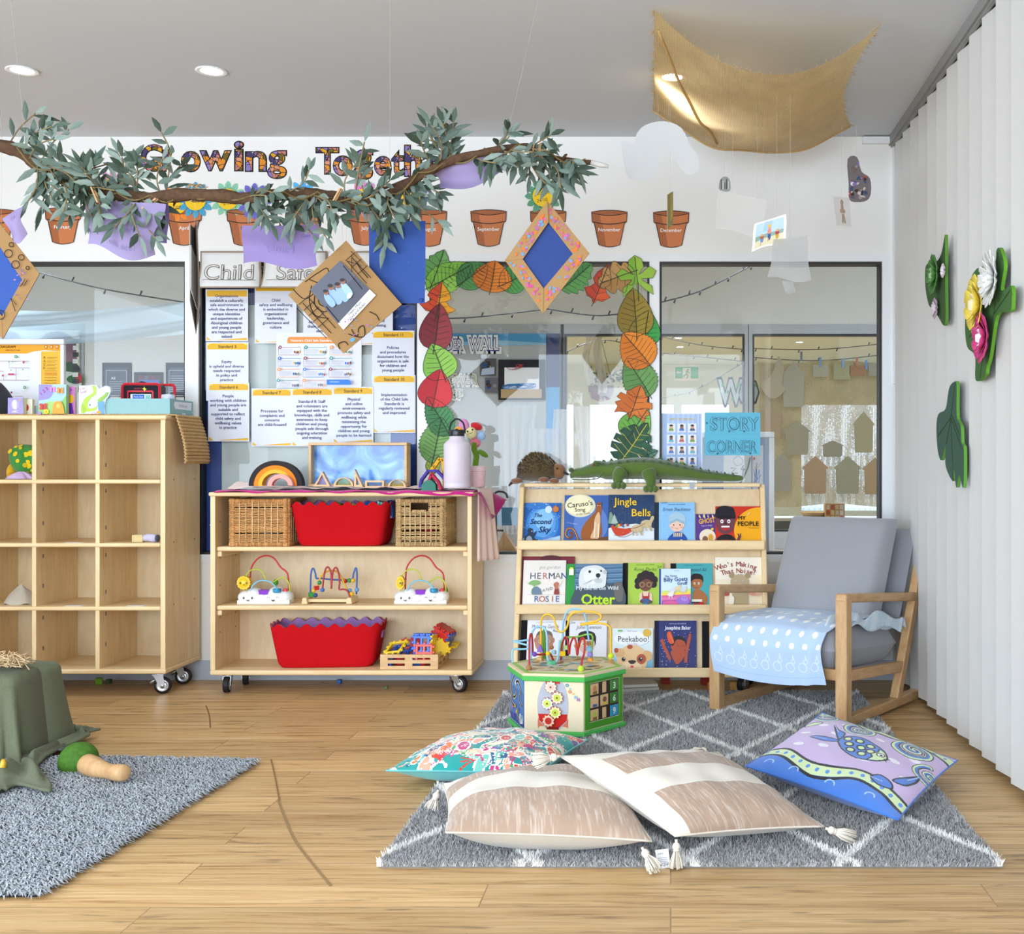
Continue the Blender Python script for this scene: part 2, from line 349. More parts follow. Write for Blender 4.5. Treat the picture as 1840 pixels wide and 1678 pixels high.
# folding partition along the right side
per=.172; pts=[]
y=5.6
while y>-1.2: pts+= [(1.19,y),(1.10,y-.024),(1.122,y-per+.03),(1.19,y-per+.01)]; y-=per
b=B(); z0,z1=.035,2.645; n=len(pts)
b.add([(x,yy,z0) for x,yy in pts]+[(x,yy,z1) for x,yy in pts],[(i+1,i,i+n,i+1+n) for i in range(n-1)],'#ffffff')
b.box((1.18,-1.2,.0),(1.2,YW,2.7)); struct(b,'wall_right',MAT['partition'],bev=.006)
b=B(); b.box((1.085,-1.2,2.655),(1.2,YW,2.7)); b.box((1.095,-1.2,2.645),(1.11,YW,2.655)); struct(b,'trim_3',MAT['greymetal'])
# far sides of the room behind the camera: left wall with an opening added for fill light, and a front wall with a wide window for the daylight
b=B(); b.box((XL-.12,YB,0),(XL,-1.9,H)); b.box((XL-.12,2.3,0),(XL,YW+.1,H)); b.box((XL-.12,-1.9,0),(XL,2.3,.3)); b.box((XL-.12,-1.9,2.5),(XL,2.3,H)); struct(b,'wall_left',MAT['wall'])
b=B(); b.box((XL,YB-.12,0),(XR+.6,YB,.3)); b.box((XL,YB-.12,2.5),(XR+.6,YB,H)); b.box((XL,YB-.12,.3),(-4.35,YB,2.5)); b.box((.95,YB-.12,.3),(XR+.6,YB,2.5)); struct(b,'wall_front',MAT['wall'])
b=B(); b.box((1.2,YB,0),(1.3,-1.2,H)); struct(b,'wall_side',MAT['wall'])
# ceiling downlights
def downlight(x,y,power,label,z=H):
    t=thing('ceiling_downlight',label,'ceiling light',(x,y,z),'recessed round downlights')
    b=B(); b.lathe((x,y,z),[(.044,0),(.062,-.001),(.064,-.004),(.056,-.006),(.044,-.003)],'#f4f4f2',28); put(b,'trim_ring',MAT['plastic'],t)
    b=B(); b.lathe((x,y,z),[(.001,-.002),(.044,-.0025)],'#ffffff',24); put(b,'lens',MAT['lamp'],t)
    ld=bpy.data.lights.new('downlight','SPOT'); ld.energy=power; ld.color=(.88,.98,1.1); ld.spot_size=2.5; ld.spot_blend=.8; ld.shadow_soft_size=.05
    lo=_link(bpy.data.objects.new('downlight_lamp',ld)); lo.parent=t; lo.location=(0,0,-.012)
MAT['lamp']=emis('lamp_lens','#ffffff',14)
# ================= things on the back wall and its windows =================
# ---- plant-pot month cards
def potcard(cx,cy,name,where,col='#c8794a'):
    b=B(); a=wallart(b,YW,off=.0022)
    w,h=32,33
    out=[(cx-w,cy-h+3)]+[(cx-w+2*w*i/8,cy-h+3-3*math.sin(PI*i/8)) for i in range(1,8)]+[(cx+w,cy-h+3),(cx+w-1,cy-h+21),(cx+w-5,cy-h+24),(cx+w-13,cy+h-4)]+[(cx+19-38*i/6,cy+h-4+4*math.sin(PI*i/6)) for i in range(1,6)]+[(cx-w+13,cy+h-4),(cx-w+5,cy-h+24),(cx-w+1,cy-h+21)]
    a.slab(out,.0016,col,'#f2f2f2'); K_='#2e2320'
    a.poly([(cx-w+5,cy-h+22),(cx-w+20,cy-h+24),(cx-6,cy+h-1),(cx-w+13,cy+h-4)],'#a8623a')
    a.poly([(cx-w,cy-h+4),(cx-w+15,cy-h+9),(cx-w+17,cy-h+23),(cx-w+2,cy-h+20)],'#a8623a')
    a.ell(cx,cy-h+4.5,w-1,4,'#a3603a',24)
    a.line([(cx-w+1,cy-h+5)]+[(cx-w+1+2*(w-1)*i/10,cy-h+5+4.5*math.sin(PI*i/10)) for i in range(1,10)]+[(cx+w-1,cy-h+5)],1.2,K_)
    a.line([(cx-w+3,cy-h+21)]+[(cx-w+3+2*(w-3)*i/10,cy-h+21+4*math.sin(PI*i/10)) for i in range(1,10)]+[(cx+w-3,cy-h+21)],1.5,K_)
    a.line(out,1.3,K_,True)
    a.text(name,cx,cy+5,6.6,'#f6f1ec',bold=.012,mw=48)
    t=put(b,'month_card',MAT['laminate']); tag(t,'terracotta flower pot card on the wall '+where,'wall card','month flower pot cards'); return t
MON=[(-4,409,'January','at the far left edge'),(114,406,'February','printed February'),(223,405,'March','behind the big lilac sheet'),(331,408,'April','printed April'),(440,409,'May','behind the left end of the lettered lilac sheet'),(547,409,'June','behind the right end of the lettered lilac sheet'),(656,408,'July','beside the blue sheet, printed July'),(771,410,'August','just right of the blue sheet'),(878,410,'September','printed September'),(985,410,'October','behind the painted diamond frame'),(1095,411,'November','printed November'),(1206,412,'December','printed December')]
for x,y,n,wh in MON: potcard(x,y,n,wh)
FN=[]
def flower(cx,cy,pc,pc2,lines,where,r=33):
    FN.append(1); b=B(); a=wallart(b,YW,eps=.00008,off=.0025+.003*(len(FN)%2)); pts=[]
    NP=12
    for i in range(NP):
        t0=2*PI*i/NP
        for da,rr in ((-.26,.60),(-.2,.82),(-.08,.95),(0,1.0),(.08,.95),(.2,.82)): pts.append((cx+r*rr*math.cos(t0+da),cy+r*rr*math.sin(t0+da)))
    a.slab(pts,.0016,pc,'#efefef')
    for i in range(NP):
        t0=2*PI*(i+.5)/NP; a.poly([(cx+r*q*math.cos(t0+da),cy+r*q*math.sin(t0+da)) for q,da in ((.5,-.16),(.66,-.1),(.66,.1),(.5,.16))],pc2)
        t0=2*PI*i/NP; a.line([(cx+r*.5*math.cos(t0),cy+r*.5*math.sin(t0)),(cx+r*.8*math.cos(t0),cy+r*.8*math.sin(t0))],.7,pc2)
    a.ell(cx,cy,r*.57,r*.57,'#f2c51e',28)
    for i,l in enumerate(lines): a.text(l,cx-1,cy-3+13*i,6.2,'#3a2c14',bold=.004,rot=-.14,mw=30)
    t=put(b,'birthday_flower',MAT['laminate']); tag(t,where,'wall flower','paper birthday flowers'); return t
flower(203,338,'#e58fc6','#c866a6',['21/03'],'pink paper flower card above the big lilac sheet')
flower(318,366,'#f08a2c','#d96e14',['Arlo','21/04'],'orange paper flower card under the branch')
flower(352,360,'#4aa0c4','#2f86ad',['29/04'],'teal blue paper flower card overlapping the orange one')
flower(410,358,'#8cc9a8','#6bb38f',['Hugo','2/05'],'mint green paper flower card under the branch')
flower(458,362,'#6f6cc4','#5551a8',['14/05'],'violet paper flower card over the mint green one')
flower(545,356,'#58b4ea','#3b95d4',['Mia','21/06'],'sky blue paper flower card under the branch')
flower(655,358,'#e68ac6','#cf65aa',['Scott','3/07'],'pink paper flower card above the lone blue sheet')
flower(740,358,'#6a66b8','#4f4b9d',['Naveen','21/08'],'violet paper flower card at the top right of the blue sheet')
flower(976,353,'#5f9f78','#41805b',['Jackson','24/10'],'green paper flower card above the painted diamond frame')
# ---- cut-out lettering with a flower print
def printmat():
    m,nt,p=newmat('flower_print'); L=nt.links.new; tc=N(nt,'ShaderNodeTexCoord')
    nz=N(nt,'ShaderNodeTexNoise',Scale=18.); L(tc.outputs['Object'],nz.inputs['Vector'])
    ad=N(nt,'ShaderNodeVectorMath',operation='SCALE'); ad.inputs['Scale'].default_value=.05; L(nz.outputs['Color'],ad.inputs[0])
    a2=N(nt,'ShaderNodeVectorMath',operation='ADD'); L(tc.outputs['Object'],a2.inputs[0]);L(ad.outputs[0],a2.inputs[1])
    vo=N(nt,'ShaderNodeTexVoronoi',Scale=34.); L(a2.outputs[0],vo.inputs['Vector'])
    ve=N(nt,'ShaderNodeTexVoronoi',Scale=34.,feature='DISTANCE_TO_EDGE'); L(a2.outputs[0],ve.inputs['Vector'])
    r=N(nt,'ShaderNodeValToRGB'); r.color_ramp.interpolation='CONSTANT'; e=r.color_ramp.elements
    e[0].color=C('#c07a6c');e[0].position=0;e[1].color=C('#d8a020');e[1].position=.22
    for q,c in ((.4,'#8b78b8'),(.56,'#6d5a1c'),(.7,'#e08d2a'),(.84,'#463a66'),(.92,'#d9936f')): x=e.new(q);x.color=C(c)
    sp=N(nt,'ShaderNodeSeparateColor');L(vo.outputs['Color'],sp.inputs[0]);L(sp.outputs[0],r.inputs[0])
    lt=N(nt,'ShaderNodeMath',operation='LESS_THAN');lt.inputs[1].default_value=.045;L(ve.outputs[0],lt.inputs[0])
    mx=N(nt,'ShaderNodeMix',data_type='RGBA');mx.inputs['B'].default_value=C('#2a2028');L(lt.outputs[0],mx.inputs['Factor']);L(r.outputs[0],mx.inputs['A']);L(mx.outputs['Result'],p.inputs['Base Color'])
    p.inputs['Roughness'].default_value=.2; return m
MAT['flowerprint']=printmat()
for ch,x0,y0,x1,y1 in (('G',252,259,293,309),('r',292,268,310,309),('o',325,271,361,310),('w',358,270,417,308),('i',420,253,439,308),('n',440,271,480,309),('g',480,270,516,322),('T',567,264,610,314),('o',598,279,634,317),('g',634,268,671,324),('e',672,280,704,317),('t',703,268,727,317),('h',726,260,759,318),('e',764,280,798,318),('r',800,280,824,318)):
    g=glyphs(ch,.045,0,4); ys=[v[1] for v in g[0]]; W_,H_=g[3]-g[2],max(ys)-min(ys)
    b=B()
    for z,bo,mi,gr in ((0.0016,.045,0,0),(.0024,.018,1,0)):
        vs,fs,a0,a1=glyphs(ch,bo,0,4)
        q=[P(x0+(v[0]-g[2])/W_*(x1-x0),y1-(v[1]-min(ys))/H_*(y1-y0),YW) for v in vs]
        b.add([(p.x,YW-z,p.z) for p in q],fs,'#1c1518',mi)
        if mi==0: b.add([(p.x,YW-.0004,p.z) for p in q],[f[::-1] for f in fs],'#1c1518',0)
    nm='capital' if ch.isupper() else 'lower case'
    word='first' if x0<540 else 'second'
    if ch=='e': nm+=' first' if x0<700 else ' last'
    tag(put(b,'wall_letter',[MAT['laminate'],MAT['flowerprint']]),'%s letter %s with flower print in the %s wall word'%(nm,ch.upper(),word),'wall letter','cut-out lettering on the wall')
# ---- bulletin backing behind the glass of the second window
GL=YW+.03
b=B(); a=wallart(b,GL+.045); a.srect(352,480,757,996,.004,'#cfd6d2')
bk=tag(put(b,'bulletin_backing',MAT['paper']),'pale grey board behind the second window with navy paper edging','bulletin board')
for nm,rc,c in (('left_edging',(357,520,398,990),'#2b4a94'),('right_edging',(702,545,750,990),'#2c4fa0'),('top_edging',(357,488,750,548),'#34406e')):
    b=B(); a=wallart(b,GL+.04); a.srect(*rc,.001,c)
    for k in range(5): 
        x=rc[0]+8+R.random()*(rc[2]-rc[0]-16); y=rc[1]+(rc[3]-rc[1])*(k+.5)/5; a.ell(x,y,1.6,1.2,'#d9dff0',8)
    put(b,'edging',MAT['paper'],bk)
# ---- standards posters on the glass
NAVY='#2b2b66'
def poster(rc,hdr,lines,y0,cx,lay,label,step=8.08,foot=True,hy=None):
    x0,y0r,x1,y1=rc; b=B(); a=wallart(b,GL,off=.002+lay*.0016,eps=.00025); a.srect(x0,y0r,x1,y1,.0008,'#d9dce6')
    if hdr:
        a.rect(x0+2,y0r+2,x1-2,y0r+13,'#e2ae14')
        if hdr!=' ': a.poly([(x0+2,y0r+2),(x0+10,y0r+2),(x0+2,y0r+6)],'#f4d560'); a.poly([(x1-2,y0r+2),(x1-10,y0r+2),(x1-2,y0r+6)],'#f4d560'); a.text(hdr,(x0+x1)/2,y0r+10.3,5.6,'#3f3010',bold=.014,mw=46)
    if foot: a.poly([(x0+2,y1-2),(x0+2,y1-8),(x0+9,y1-2)],'#e2ae14'); a.poly([(x0+15,y1-2),(x1-2,y1-6),(x1-2,y1-2)],'#e2ae14')
    for i,l in enumerate(lines): a.text(l,cx,y0+step*i+2.4,5.3,NAVY,bold=.012,mw=x1-x0-3,sx=1.02)
    return tag(put(b,'standard_poster',MAT['laminate']),label,'poster','child safety standard posters')
poster((370,520,446,613),' ',['Organisations','establish a culturally','safe environment in','which the diverse and','unique identities','and experiences of','Aboriginal children','and young people','are respected and','valued'],531.8,407.6,0,'white poster with ten lines of text, top left of the window posters')
poster((458,510,533,617),' ',['Child','safety and wellbeing','is embedded in','organisational','leadership,','governance and','culture'],539.6,496,0,'white poster about leadership and culture, under the Safe sign')
poster((545,512,621,617),'Standard 3',['Children','and young people','are empowered','about their rights','participate in','decisions affecting','them and are taken','seriously'],538,582,0,'white poster mostly hidden by the cardboard photo diamond')
poster((629,512,706,620),'Standard 4',['Families','and communities','are informed','and involved','in promoting child','safety and wellbeing'],544,664,0,'white poster half hidden by the plain blue sheet')
b=B(); a=wallart(b,GL,off=.0045,eps=.00025); a.srect(497,598,650,700,.0008,'#dfe1e8')
a.poly([(517,617),(517,609),(520,605.5),(629,605.5),(632,609),(632,617)],'#e8903a'); a.text("Victoria's Child Safe Standards",522,614,4.6,'#ffffff','l',bold=.01,mw=104)
pc=['#8a2a4a','#2f8f96','#e8903a','#2a6ad0','#8a2a4a','#2f8f96','#e8903a','#2a6ad0','#8a2a4a','#2f8f96','#e8903a']
for i in range(12):
    cxx,cyy=504+46.5*(i%3),624+20*(i//3)
    if i==11: a.poly([(cxx-6,cyy-1),(cxx+33,cyy-1),(cxx+37,cyy+3),(cxx+37,cyy+8),(cxx-6,cyy+8)],'#2a7ae0'); a.text('Information',cxx+8,cyy+4,2.6,'#eaf2ff'); continue
    c=pc[i]; a.line([(cxx,cyy),(cxx+37,cyy),(cxx+37,cyy+9),(cxx+33,cyy+14),(cxx-3,cyy+14),(cxx-3,cyy)],.7,c); a.ell(cxx,cyy,3,3,c,14); a.ell(cxx,cyy,1.2,1.2,'#ffffff',8)
    for k in range(4): a.line([(cxx,cyy+4+2.3*k),(cxx+22-3*(k==3),cyy+4+2.3*k)],.6,'#b9bac6')
    for k in range(4): a.ell(cxx+26+3*k,cyy+8+R.random()*2,1.3,2.6,['#d04a3a','#e8b23a','#2a6ad0','#39405e','#2f8f96','#8a5a3a'][R.randrange(6)],8)
tag(put(b,'summary_poster',MAT['laminate']),'white summary chart with orange heading and small outlined boxes','poster')
poster((371,615,447,720),'Standard 5',['Equity','is upheld and diverse','needs respected','in policy and','practice'],650,408,1,'white poster with yellow header reading Standard 5',foot=False)
poster((375,688,449,793),'Standard 6',['People','working with children','and young people are','suitable and','supported to reflect','child safety and','wellbeing values','in practice'],711.5,411,3,'white poster with yellow header reading Standard 6')
poster((453,698,525,802),'Standard 7',['Processes for','complaints and','concerns','are child-focused'],738.5,490,3,'white poster with yellow header reading Standard 7')
poster((525,697,599,802),'Standard 8',['Standard 8: Staff','and volunteers are','equipped with the','knowledge, skills and','awareness to keep','children and young','people safe through','ongoing education','and training'],721.5,561.5,4,'white poster with yellow header reading Standard 8')
poster((599,695,672,796),'Standard 9',['Physical','and online','environments','promote safety and','wellbeing while','minimising the','opportunity for','children and young','people to be harmed'],717.5,637,5,'white poster with yellow header reading Standard 9')
poster((669,594,745,690),'Standard 11',['Policies','and procedures','document how the','organisation is safe','for children and','young people'],624.6,706.6,1,'white poster with yellow header reading Standard 11',foot=False)
poster((671,674,747,778),'Standard 10',['Implementation','of the Child Safe','Standards is','regularly reviewed','and improved'],709.3,709,3,'white poster with yellow header reading Standard 10')
# ---- hand-lettered signs with curling lower edges
def handsign(x0,x1,txt,label,tx,lay=0):
    b=B(); k=F/YW
    def curl(x,y):
        t=max(0,(y-485)/35); return .035*t*t
    a=wallart(b,YW,off=.014+lay*.002,eps=.0007,warp=curl)
    for (xa,ya,xb,yb_,c) in ((x0,452,x1,520,'#a08d78'),(x0+3,455,x1-4,517,'#dddcd9')):
        a.up(); a.b.grid(lambda u,v:a.pt(xa+(xb-xa)*u+(2*(1-u)-1)*-6*max(0,(v*-1+1)-.4),yb_+(ya-yb_)*v),6,12,c)
    a.z+=.0012
    if txt:
        a.text(txt,tx,503,28,'#4a443f','c',bold=.014,sx=1.12,res=6); a.text(txt,tx,503,28,'#cfc8c0','c',bold=-.012,sx=1.12,res=6); a.line([(x0+6,504),(x1-8,505)],.8,'#77716b')
    return tag(put(b,'hand_lettered_sign',MAT['paper'],sol=.0008),label,'sign','hand-lettered paper signs')
handsign(362,471,'Child','white paper sign hand-lettered Child with brown border',414)
handsign(476,590,'Safe','white paper sign hand-lettered Safe with brown border',533)
handsign(641,748,'','white paper sign with brown border mostly behind the plain blue sheet',0)
# ---- paper leaf cut-outs round the third window
def leafpts(kind,n=14):
    top=[]
    if kind=='oval': top=[(t,.5*math.sin(PI*t**.85)**.8) for t in [i/n for i in range(n+1)]]
    elif kind=='egg': top=[(t,.5*math.sin(PI*t**.65)**.75) for t in [i/n for i in range(n+1)]]
    elif kind=='saw': top=[(t,.5*math.sin(PI*t**.75)**.7*(1 if i%2 else .9)) for i,t in enumerate([i/26 for i in range(27)])]
    elif kind=='holly': top=[(t,.5*math.sin(PI*t**.8)**.7*(1 if i%2 else .72)) for i,t in enumerate([i/12 for i in range(13)])]
    elif kind=='oak': top=[(t,.5*math.sin(PI*t**.9)**.6*(.62+.38*abs(math.sin(3.5*PI*t)))) for t in [i/28 for i in range(29)]]
    elif kind=='maple': top=[(0,.03),(.14,.1),(.1,.3),(.02,.42),(.22,.4),(.3,.5),(.42,.36),(.46,.5),(.62,.44),(.6,.28),(.72,.3),(.78,.2),(.86,.16),(1,0)]
    elif kind=='flame': top=[(0,.04),(.1,.1),(.12,.3),(.28,.5),(.34,.32),(.45,.2),(.55,.32),(.72,.26),(.88,.1),(1,0)]
    elif kind=='chest': top=[(0,.02),(.36,.03),(.2,.16),(.05,.38),(.26,.36),(.4,.14),(.44,.12),(.44,.4),(.6,.5),(.72,.34),(.56,.1),(.55,.06),(.72,.2),(.9,.16),(1,0)]
    elif kind=='monstera': top=[(0,.02),(-.06,.2),(.0,.36),(.12,.2),(.1,.42),(.22,.48),(.3,.22),(.28,.48),(.42,.5),(.48,.2),(.5,.46),(.62,.42),(.64,.18),(.68,.36),(.8,.26),(.8,.12),(.9,.12),(1,0)]
    return [(t-.5,w) for t,w in top],[(t-.5,-w) for t,w in top[::-1]]
def leafcut(cx,cy,L,Wd,ang,c,c2,kind,label,lay=0,veins=7,d0=YW,vc=None,stem=True):
    L*=1.1; Wd*=1.42 if kind in ("egg","oval","saw") else 1.2
    b=B(); a=wallart(b,d0,off=.009+lay*.0014,eps=.0003); A_=math.radians(ang); ca,sa=math.cos(A_),-math.sin(A_)
    T=lambda t,w:(cx+L*t*ca-Wd*w*sa,cy+L*t*sa+Wd*w*ca)
    up,dn=leafpts(kind); out=[T(*p) for p in up+dn[1:-1]]
    a.slab(out,.0009,c,'#f1f1ee')
    a.poly([T(*p) for p in dn],c2)
    vc=vc or '#26331c'
    for i in range(veins):
        t=-.4+.72*i/veins
        m=min(up,key=lambda p:abs(p[0]-t-.12))[1]*.8
        a.line([T(t,0),T(t+.1,m)],.6,vc); a.line([T(t,0),T(t+.1,-m)],.6,vc)
    a.line([T(-.5-(.08 if stem else 0),.0),T(-.2,.015),T(.46,0)],1.3,vc); a.line(out,.8,'#2a2a22',True)
    return tag(put(b,'window_leaf_cutout',MAT['paper']),label,'paper leaf','paper leaves round the third window')
for q in ((787,482,64,58,70,'#6ea45c','#5a934b','maple','sea green maple leaf cut-out at the top left corner',0,5),
 (808,498,84,40,28,'#8cc34d','#74ad3a','saw','bright lime oval leaf cut-out below the green maple leaf',1,9),(850,495,60,36,35,'#4f8d4c','#3f7b40','oval','dark green oval leaf cut-out left of the round orange leaf',2,8),
 (886,498,52,52,80,'#e0822a','#c96f1e','saw','round orange serrated leaf cut-out on the top row',3,7),(926,502,56,36,25,'#55a150','#46904a','oval','mid green leaf cut-out beside the diamond frame',2,7),
 (1036,498,66,48,40,'#5c9a52','#4a8546','holly','green spiny leaf cut-out right of the diamond frame',1,6),(1080,510,70,42,68,'#d4572c','#b93f26','flame','red orange flame-shaped leaf cut-out on the top row',2,5),
 (1108,500,64,50,200,'#bb8f55','#a87d45','oak','tan lobed oak leaf cut-out on the top row',3,4),(1144,498,70,60,95,'#96bf42','#7fae35','chest','lime five-lobed leaf cut-out at the top right corner',4,0),
 (1160,590,60,40,80,'#3fa04a','#2f8a3e','egg','vivid green leaf cut-out behind the ochre leaf',0,6),(1141,562,80,46,94,'#98822a','#866f22','egg','large ochre brown leaf cut-out on the right side',3,7),
 (1144,628,68,50,130,'#e88a26','#d3741a','saw','orange serrated leaf cut-out under the ochre leaf',4,7),(1147,678,72,46,122,'#6b9c55','#5b8c48','saw','sage green leaf cut-out below the orange serrated leaf',2,6),
 (1141,722,58,56,70,'#d9772a','#c4631f','maple','orange maple leaf cut-out on the right side',5,4),(1145,762,62,42,55,'#7dbb50','#69a63f','egg','fresh green heart-shaped leaf cut-out above the dark split leaf',3,6),
 (1141,793,74,60,55,'#265a40','#1d4a34','monstera','dark green split monstera leaf cut-out',5,5),(1168,815,28,20,20,'#5b8a73','#4d7a64','maple','small bluish green leaf cut-out beside the split leaf',4,3),
 (790,538,58,56,80,'#e8a01f','#c8421e','flame','yellow and red flame-shaped leaf cut-out on the left side',3,5),(786,588,78,42,82,'#9a3a42','#7a2230','egg','dark maroon leaf cut-out on the left side',4,6),
 (789,650,62,44,110,'#96cb5a','#80b84a','egg','pale lime heart-shaped leaf cut-out below the maroon leaf',5,6),(785,698,64,44,78,'#d23a42','#b3222e','egg','bright red leaf cut-out on the left side',6,0),
 (789,748,72,36,120,'#4a8a55','#3b7846','saw','deep green narrow leaf cut-out below the red leaf',4,8),(786,791,76,44,78,'#7fab62','#6a984e','saw','large soft green leaf cut-out behind the pink bottle',3,9),(780,834,34,18,60,'#b4bf4a','#9dab3c','oval','small yellow green leaf cut-out above the purple toy arch',2,5)):
    leafcut(*q[:9],lay=q[9],veins=q[10],vc='#d9c23a' if 'monstera' in q[7] else None)
# ---- things taped to the fourth window
b=B(); a=wallart(b,GL,off=.002,eps=.0003); a.srect(1187,742,1262,846,.0006,'#dfe7f6'); a.rect(1189,744,1260,844,'#a9c3ea')
for i in range(8): a.poly([(1190+9*i,744),(1194+9*i,744),(1189+9*i,844),(1187+9*i if i else 1189,844)],'#b9cff0')
a.text('ARE YOU FEELING',1225,755,4,'#d8b73a',bold=.01,mw=54)
sk=['#e8b08a','#8a5a40','#d99a70','#c98a60']; 
for r_ in range(4):
    for c_ in range(3):
        x,y=1206+19*c_,769+20*r_; a.rect(x-7.5,y-8,x+7.5,y+8,'#e8ebf2')
        a.poly([(x-5,y+5),(x-3,y),(x+3,y),(x+5,y+5)],['#6a9a3a','#3a6ac0','#2a4a7a','#5ab0c0','#c05050'][(r_*3+c_)%5]); a.ell(x,y-2,3.2,3.6,sk[(r_+c_)%4],12); a.ell(x,y-4.6,3.3,1.9,'#2a2220',10); a.line([(x-1.2,y-.2),(x+1.2,y-.2)],.5,'#5a2a22'); a.line([(x-4,y+6.5),(x+4,y+6.5)],.6,'#8a8ea0')
tag(put(b,'feelings_chart',MAT['laminate']),'pale blue feelings chart with rows of small face cards','poster')
b=B(); a=wallart(b,GL,off=.005,eps=.0003); a.srect(1266,741,1366,818,.0008,'#63b9d4'); a.line([(1266,780),(1366,779.5)],.5,'#57aac6')
for t,cx_,by,hh,mw in (('STORY',1320,773,24,88),('CORNER',1315,813,22,90)):
    a.text(t,cx_,by,hh,'#27455a',bold=.034,mw=mw,sx=.95,res=6); a.text(t,cx_,by,hh,'#63b9d4',bold=.016,mw=mw*.985,sx=.93,res=6); a.text(t,cx_+1,by,hh,'#27455a',bold=-.03,mw=mw*.95,sx=.9,res=6)
for x,y in ((1270,760),(1310,775),(1337,775),(1289,815),(1348,814.5)):
    for k in range(3): a.line([(x-2*math.cos(k*1.05),y-2*math.sin(k*1.05)),(x+2*math.cos(k*1.05),y+2*math.sin(k*1.05))],.7,'#27455a')
tag(put(b,'story_sign',MAT['paper']),'turquoise paper sign hand-lettered STORY CORNER on the window','sign')
# ---- framed evacuation plan in front of the first window
ev=thing('evacuation_plan','framed evacuation diagram with orange header and yellow side column','framed plan',P(30,745,YW-.02))
b=B(); a=wallart(b,YW,off=.02,eps=.0005); a.srect(-120,620,114,752,.004,'#e9edf5'); a.poly([(-120,619),(113,619),(113,632),(84,630),(66,632),(52,636),(-120,636)],'#eba62e'); a.rect(78,632,113,700,'#edb93c')
a.text('EVACUATION DIAGRAM',32,626,4.8,'#3a2a10','r',bold=.012); a.text('EMERGENCY PLAN',40,631,2.2,'#5a4420','r')
for x in (87,97,107): a.ell(x,624,3,3.4,'#d2742a',12); a.ell(x,624,1.6,1.8,'#f3d9a0',10)
for i,l in enumerate('RACE'): a.text(l,85,645+6.3*i,4.4,'#7a5a18',bold=.01); a.line([(90,643+6.3*i),(108,643+6.3*i)],.8,'#a9822c'); a.line([(90,645+6.3*i),(104,645+6.3*i)],.6,'#a9822c')
for y,c in ((667,'#b98a2a'),(671,'#c8442a'),(674,'#c8442a'),(679,'#8a6a20'),(684,'#8a6a20'),(689,'#8a6a20')): a.line([(86,y),(108,y)],.7,c)
for L_ in (((-60,650),(59,650),(59,684),(-60,684)),((0,650),(0,684)),((24,650),(24,662),(59,662)),((36,662),(36,684)),((-60,668),(14,668),(14,684))): a.line(L_,.8,'#b58a9a',len(L_)==4)
for x,y in ((36,642),(52,697)): a.ell(x,y,2.8,2.8,'#3f9a5a',12); a.ell(x,y,1.2,1.2,'#e9edf5',8)
for x,y in ((24,651),(31,651),(28,666),(49,665)): a.ell(x,y,1.3,1.3,'#6ab98a',8)
a.rect(23,672,34,675,'#c05068'); a.ell(14,676,2,2,'#c05068',10); a.ell(51,652,2,2.6,'#c05068',10); a.line([(0,713),(50,713)],.7,'#9a5a7a'); a.line([(0,717),(60,717)],.7,'#a03a5a')
for x in (14,23,30): a.ell(x,706,1.7,2,'#8a2a5a',10)
put(b,'printed_plan',MAT['laminate'],ev)
b=B()
def PWX(x,y): q=P(x,y,YW); return q
for (x0,y0,x1,y1) in ((-127,610,121,620),(-127,620,-120,748),(114,620,121,748)):
    p,q=P(x0,y1,YW),P(x1,y0,YW); b.box((p.x,YW-.034,p.z),(q.x,YW-.008,q.z),'#e3e6ef')
put(b,'snap_frame',MAT['plastic'],ev,bev=.006,seg=3)
# ================= storage furniture =================
def caster(par,x,y,z0,yaw,name='caster',r=.038):
    """swivel caster hanging under a cabinet: bracket part with wheel sub-parts"""
    b=B(); b.box((x-.03,y-.03,z0-.006),(x+.03,y+.03,z0)); b.lathe((x,y,z0-.018),[(.018,0),(.02,.012)],'#c9ccd0',14)
    u=V((math.cos(yaw),math.sin(yaw),0)); s=V((-math.sin(yaw),math.cos(yaw),0)); c=V((x,y,r))+u*.022
    for k in(-1,1):
        q=c+s*(k*.017)
        b.add([q+u*.012+V((0,0,-.006)),q-u*.012+V((0,0,-.006)),V((x,y,z0-.012))-u*.02+s*(k*.017),V((x,y,z0-.012))+u*.024+s*(k*.017)],[(0,1,2,3)],'#c5c8cc')
    b.beam(V((x,y,z0-.014))-u*.022,V((x,y,z0-.014))+u*.026,.038,.006,s,'#c5c8cc')
    b.tube([c-u*.03+V((0,0,.03)),c-u*.055+V((0,0,.012))],.007,'#c5c8cc',8)
    br=put(b,name,MAT['metal'],par,sol=.002)
    b=B(); b.lathe(c-s*.014,[(r*.72,0),(r*.95,.001),(r,.005),(r,.023),(r*.95,.027),(r*.72,.028)],'#1b1b1d',28,ax=s); put(b,'tyre',MAT['rubber'],br)
    b=B(); b.lathe(c-s*.0145,[(.001,-.004),(r*.2,-.004),(r*.22,0),(r*.45,.003),(r*.6,-.001),(r*.73,0),(r*.73,.029),(r*.6,.03),(r*.45,.026),(r*.22,.029),(r*.2,.033),(.001,.033)],'#cfd2d6',24,ax=s); put(b,'wheel_hub',MAT['metal'],br)
    return br
def caster_h(z): return z
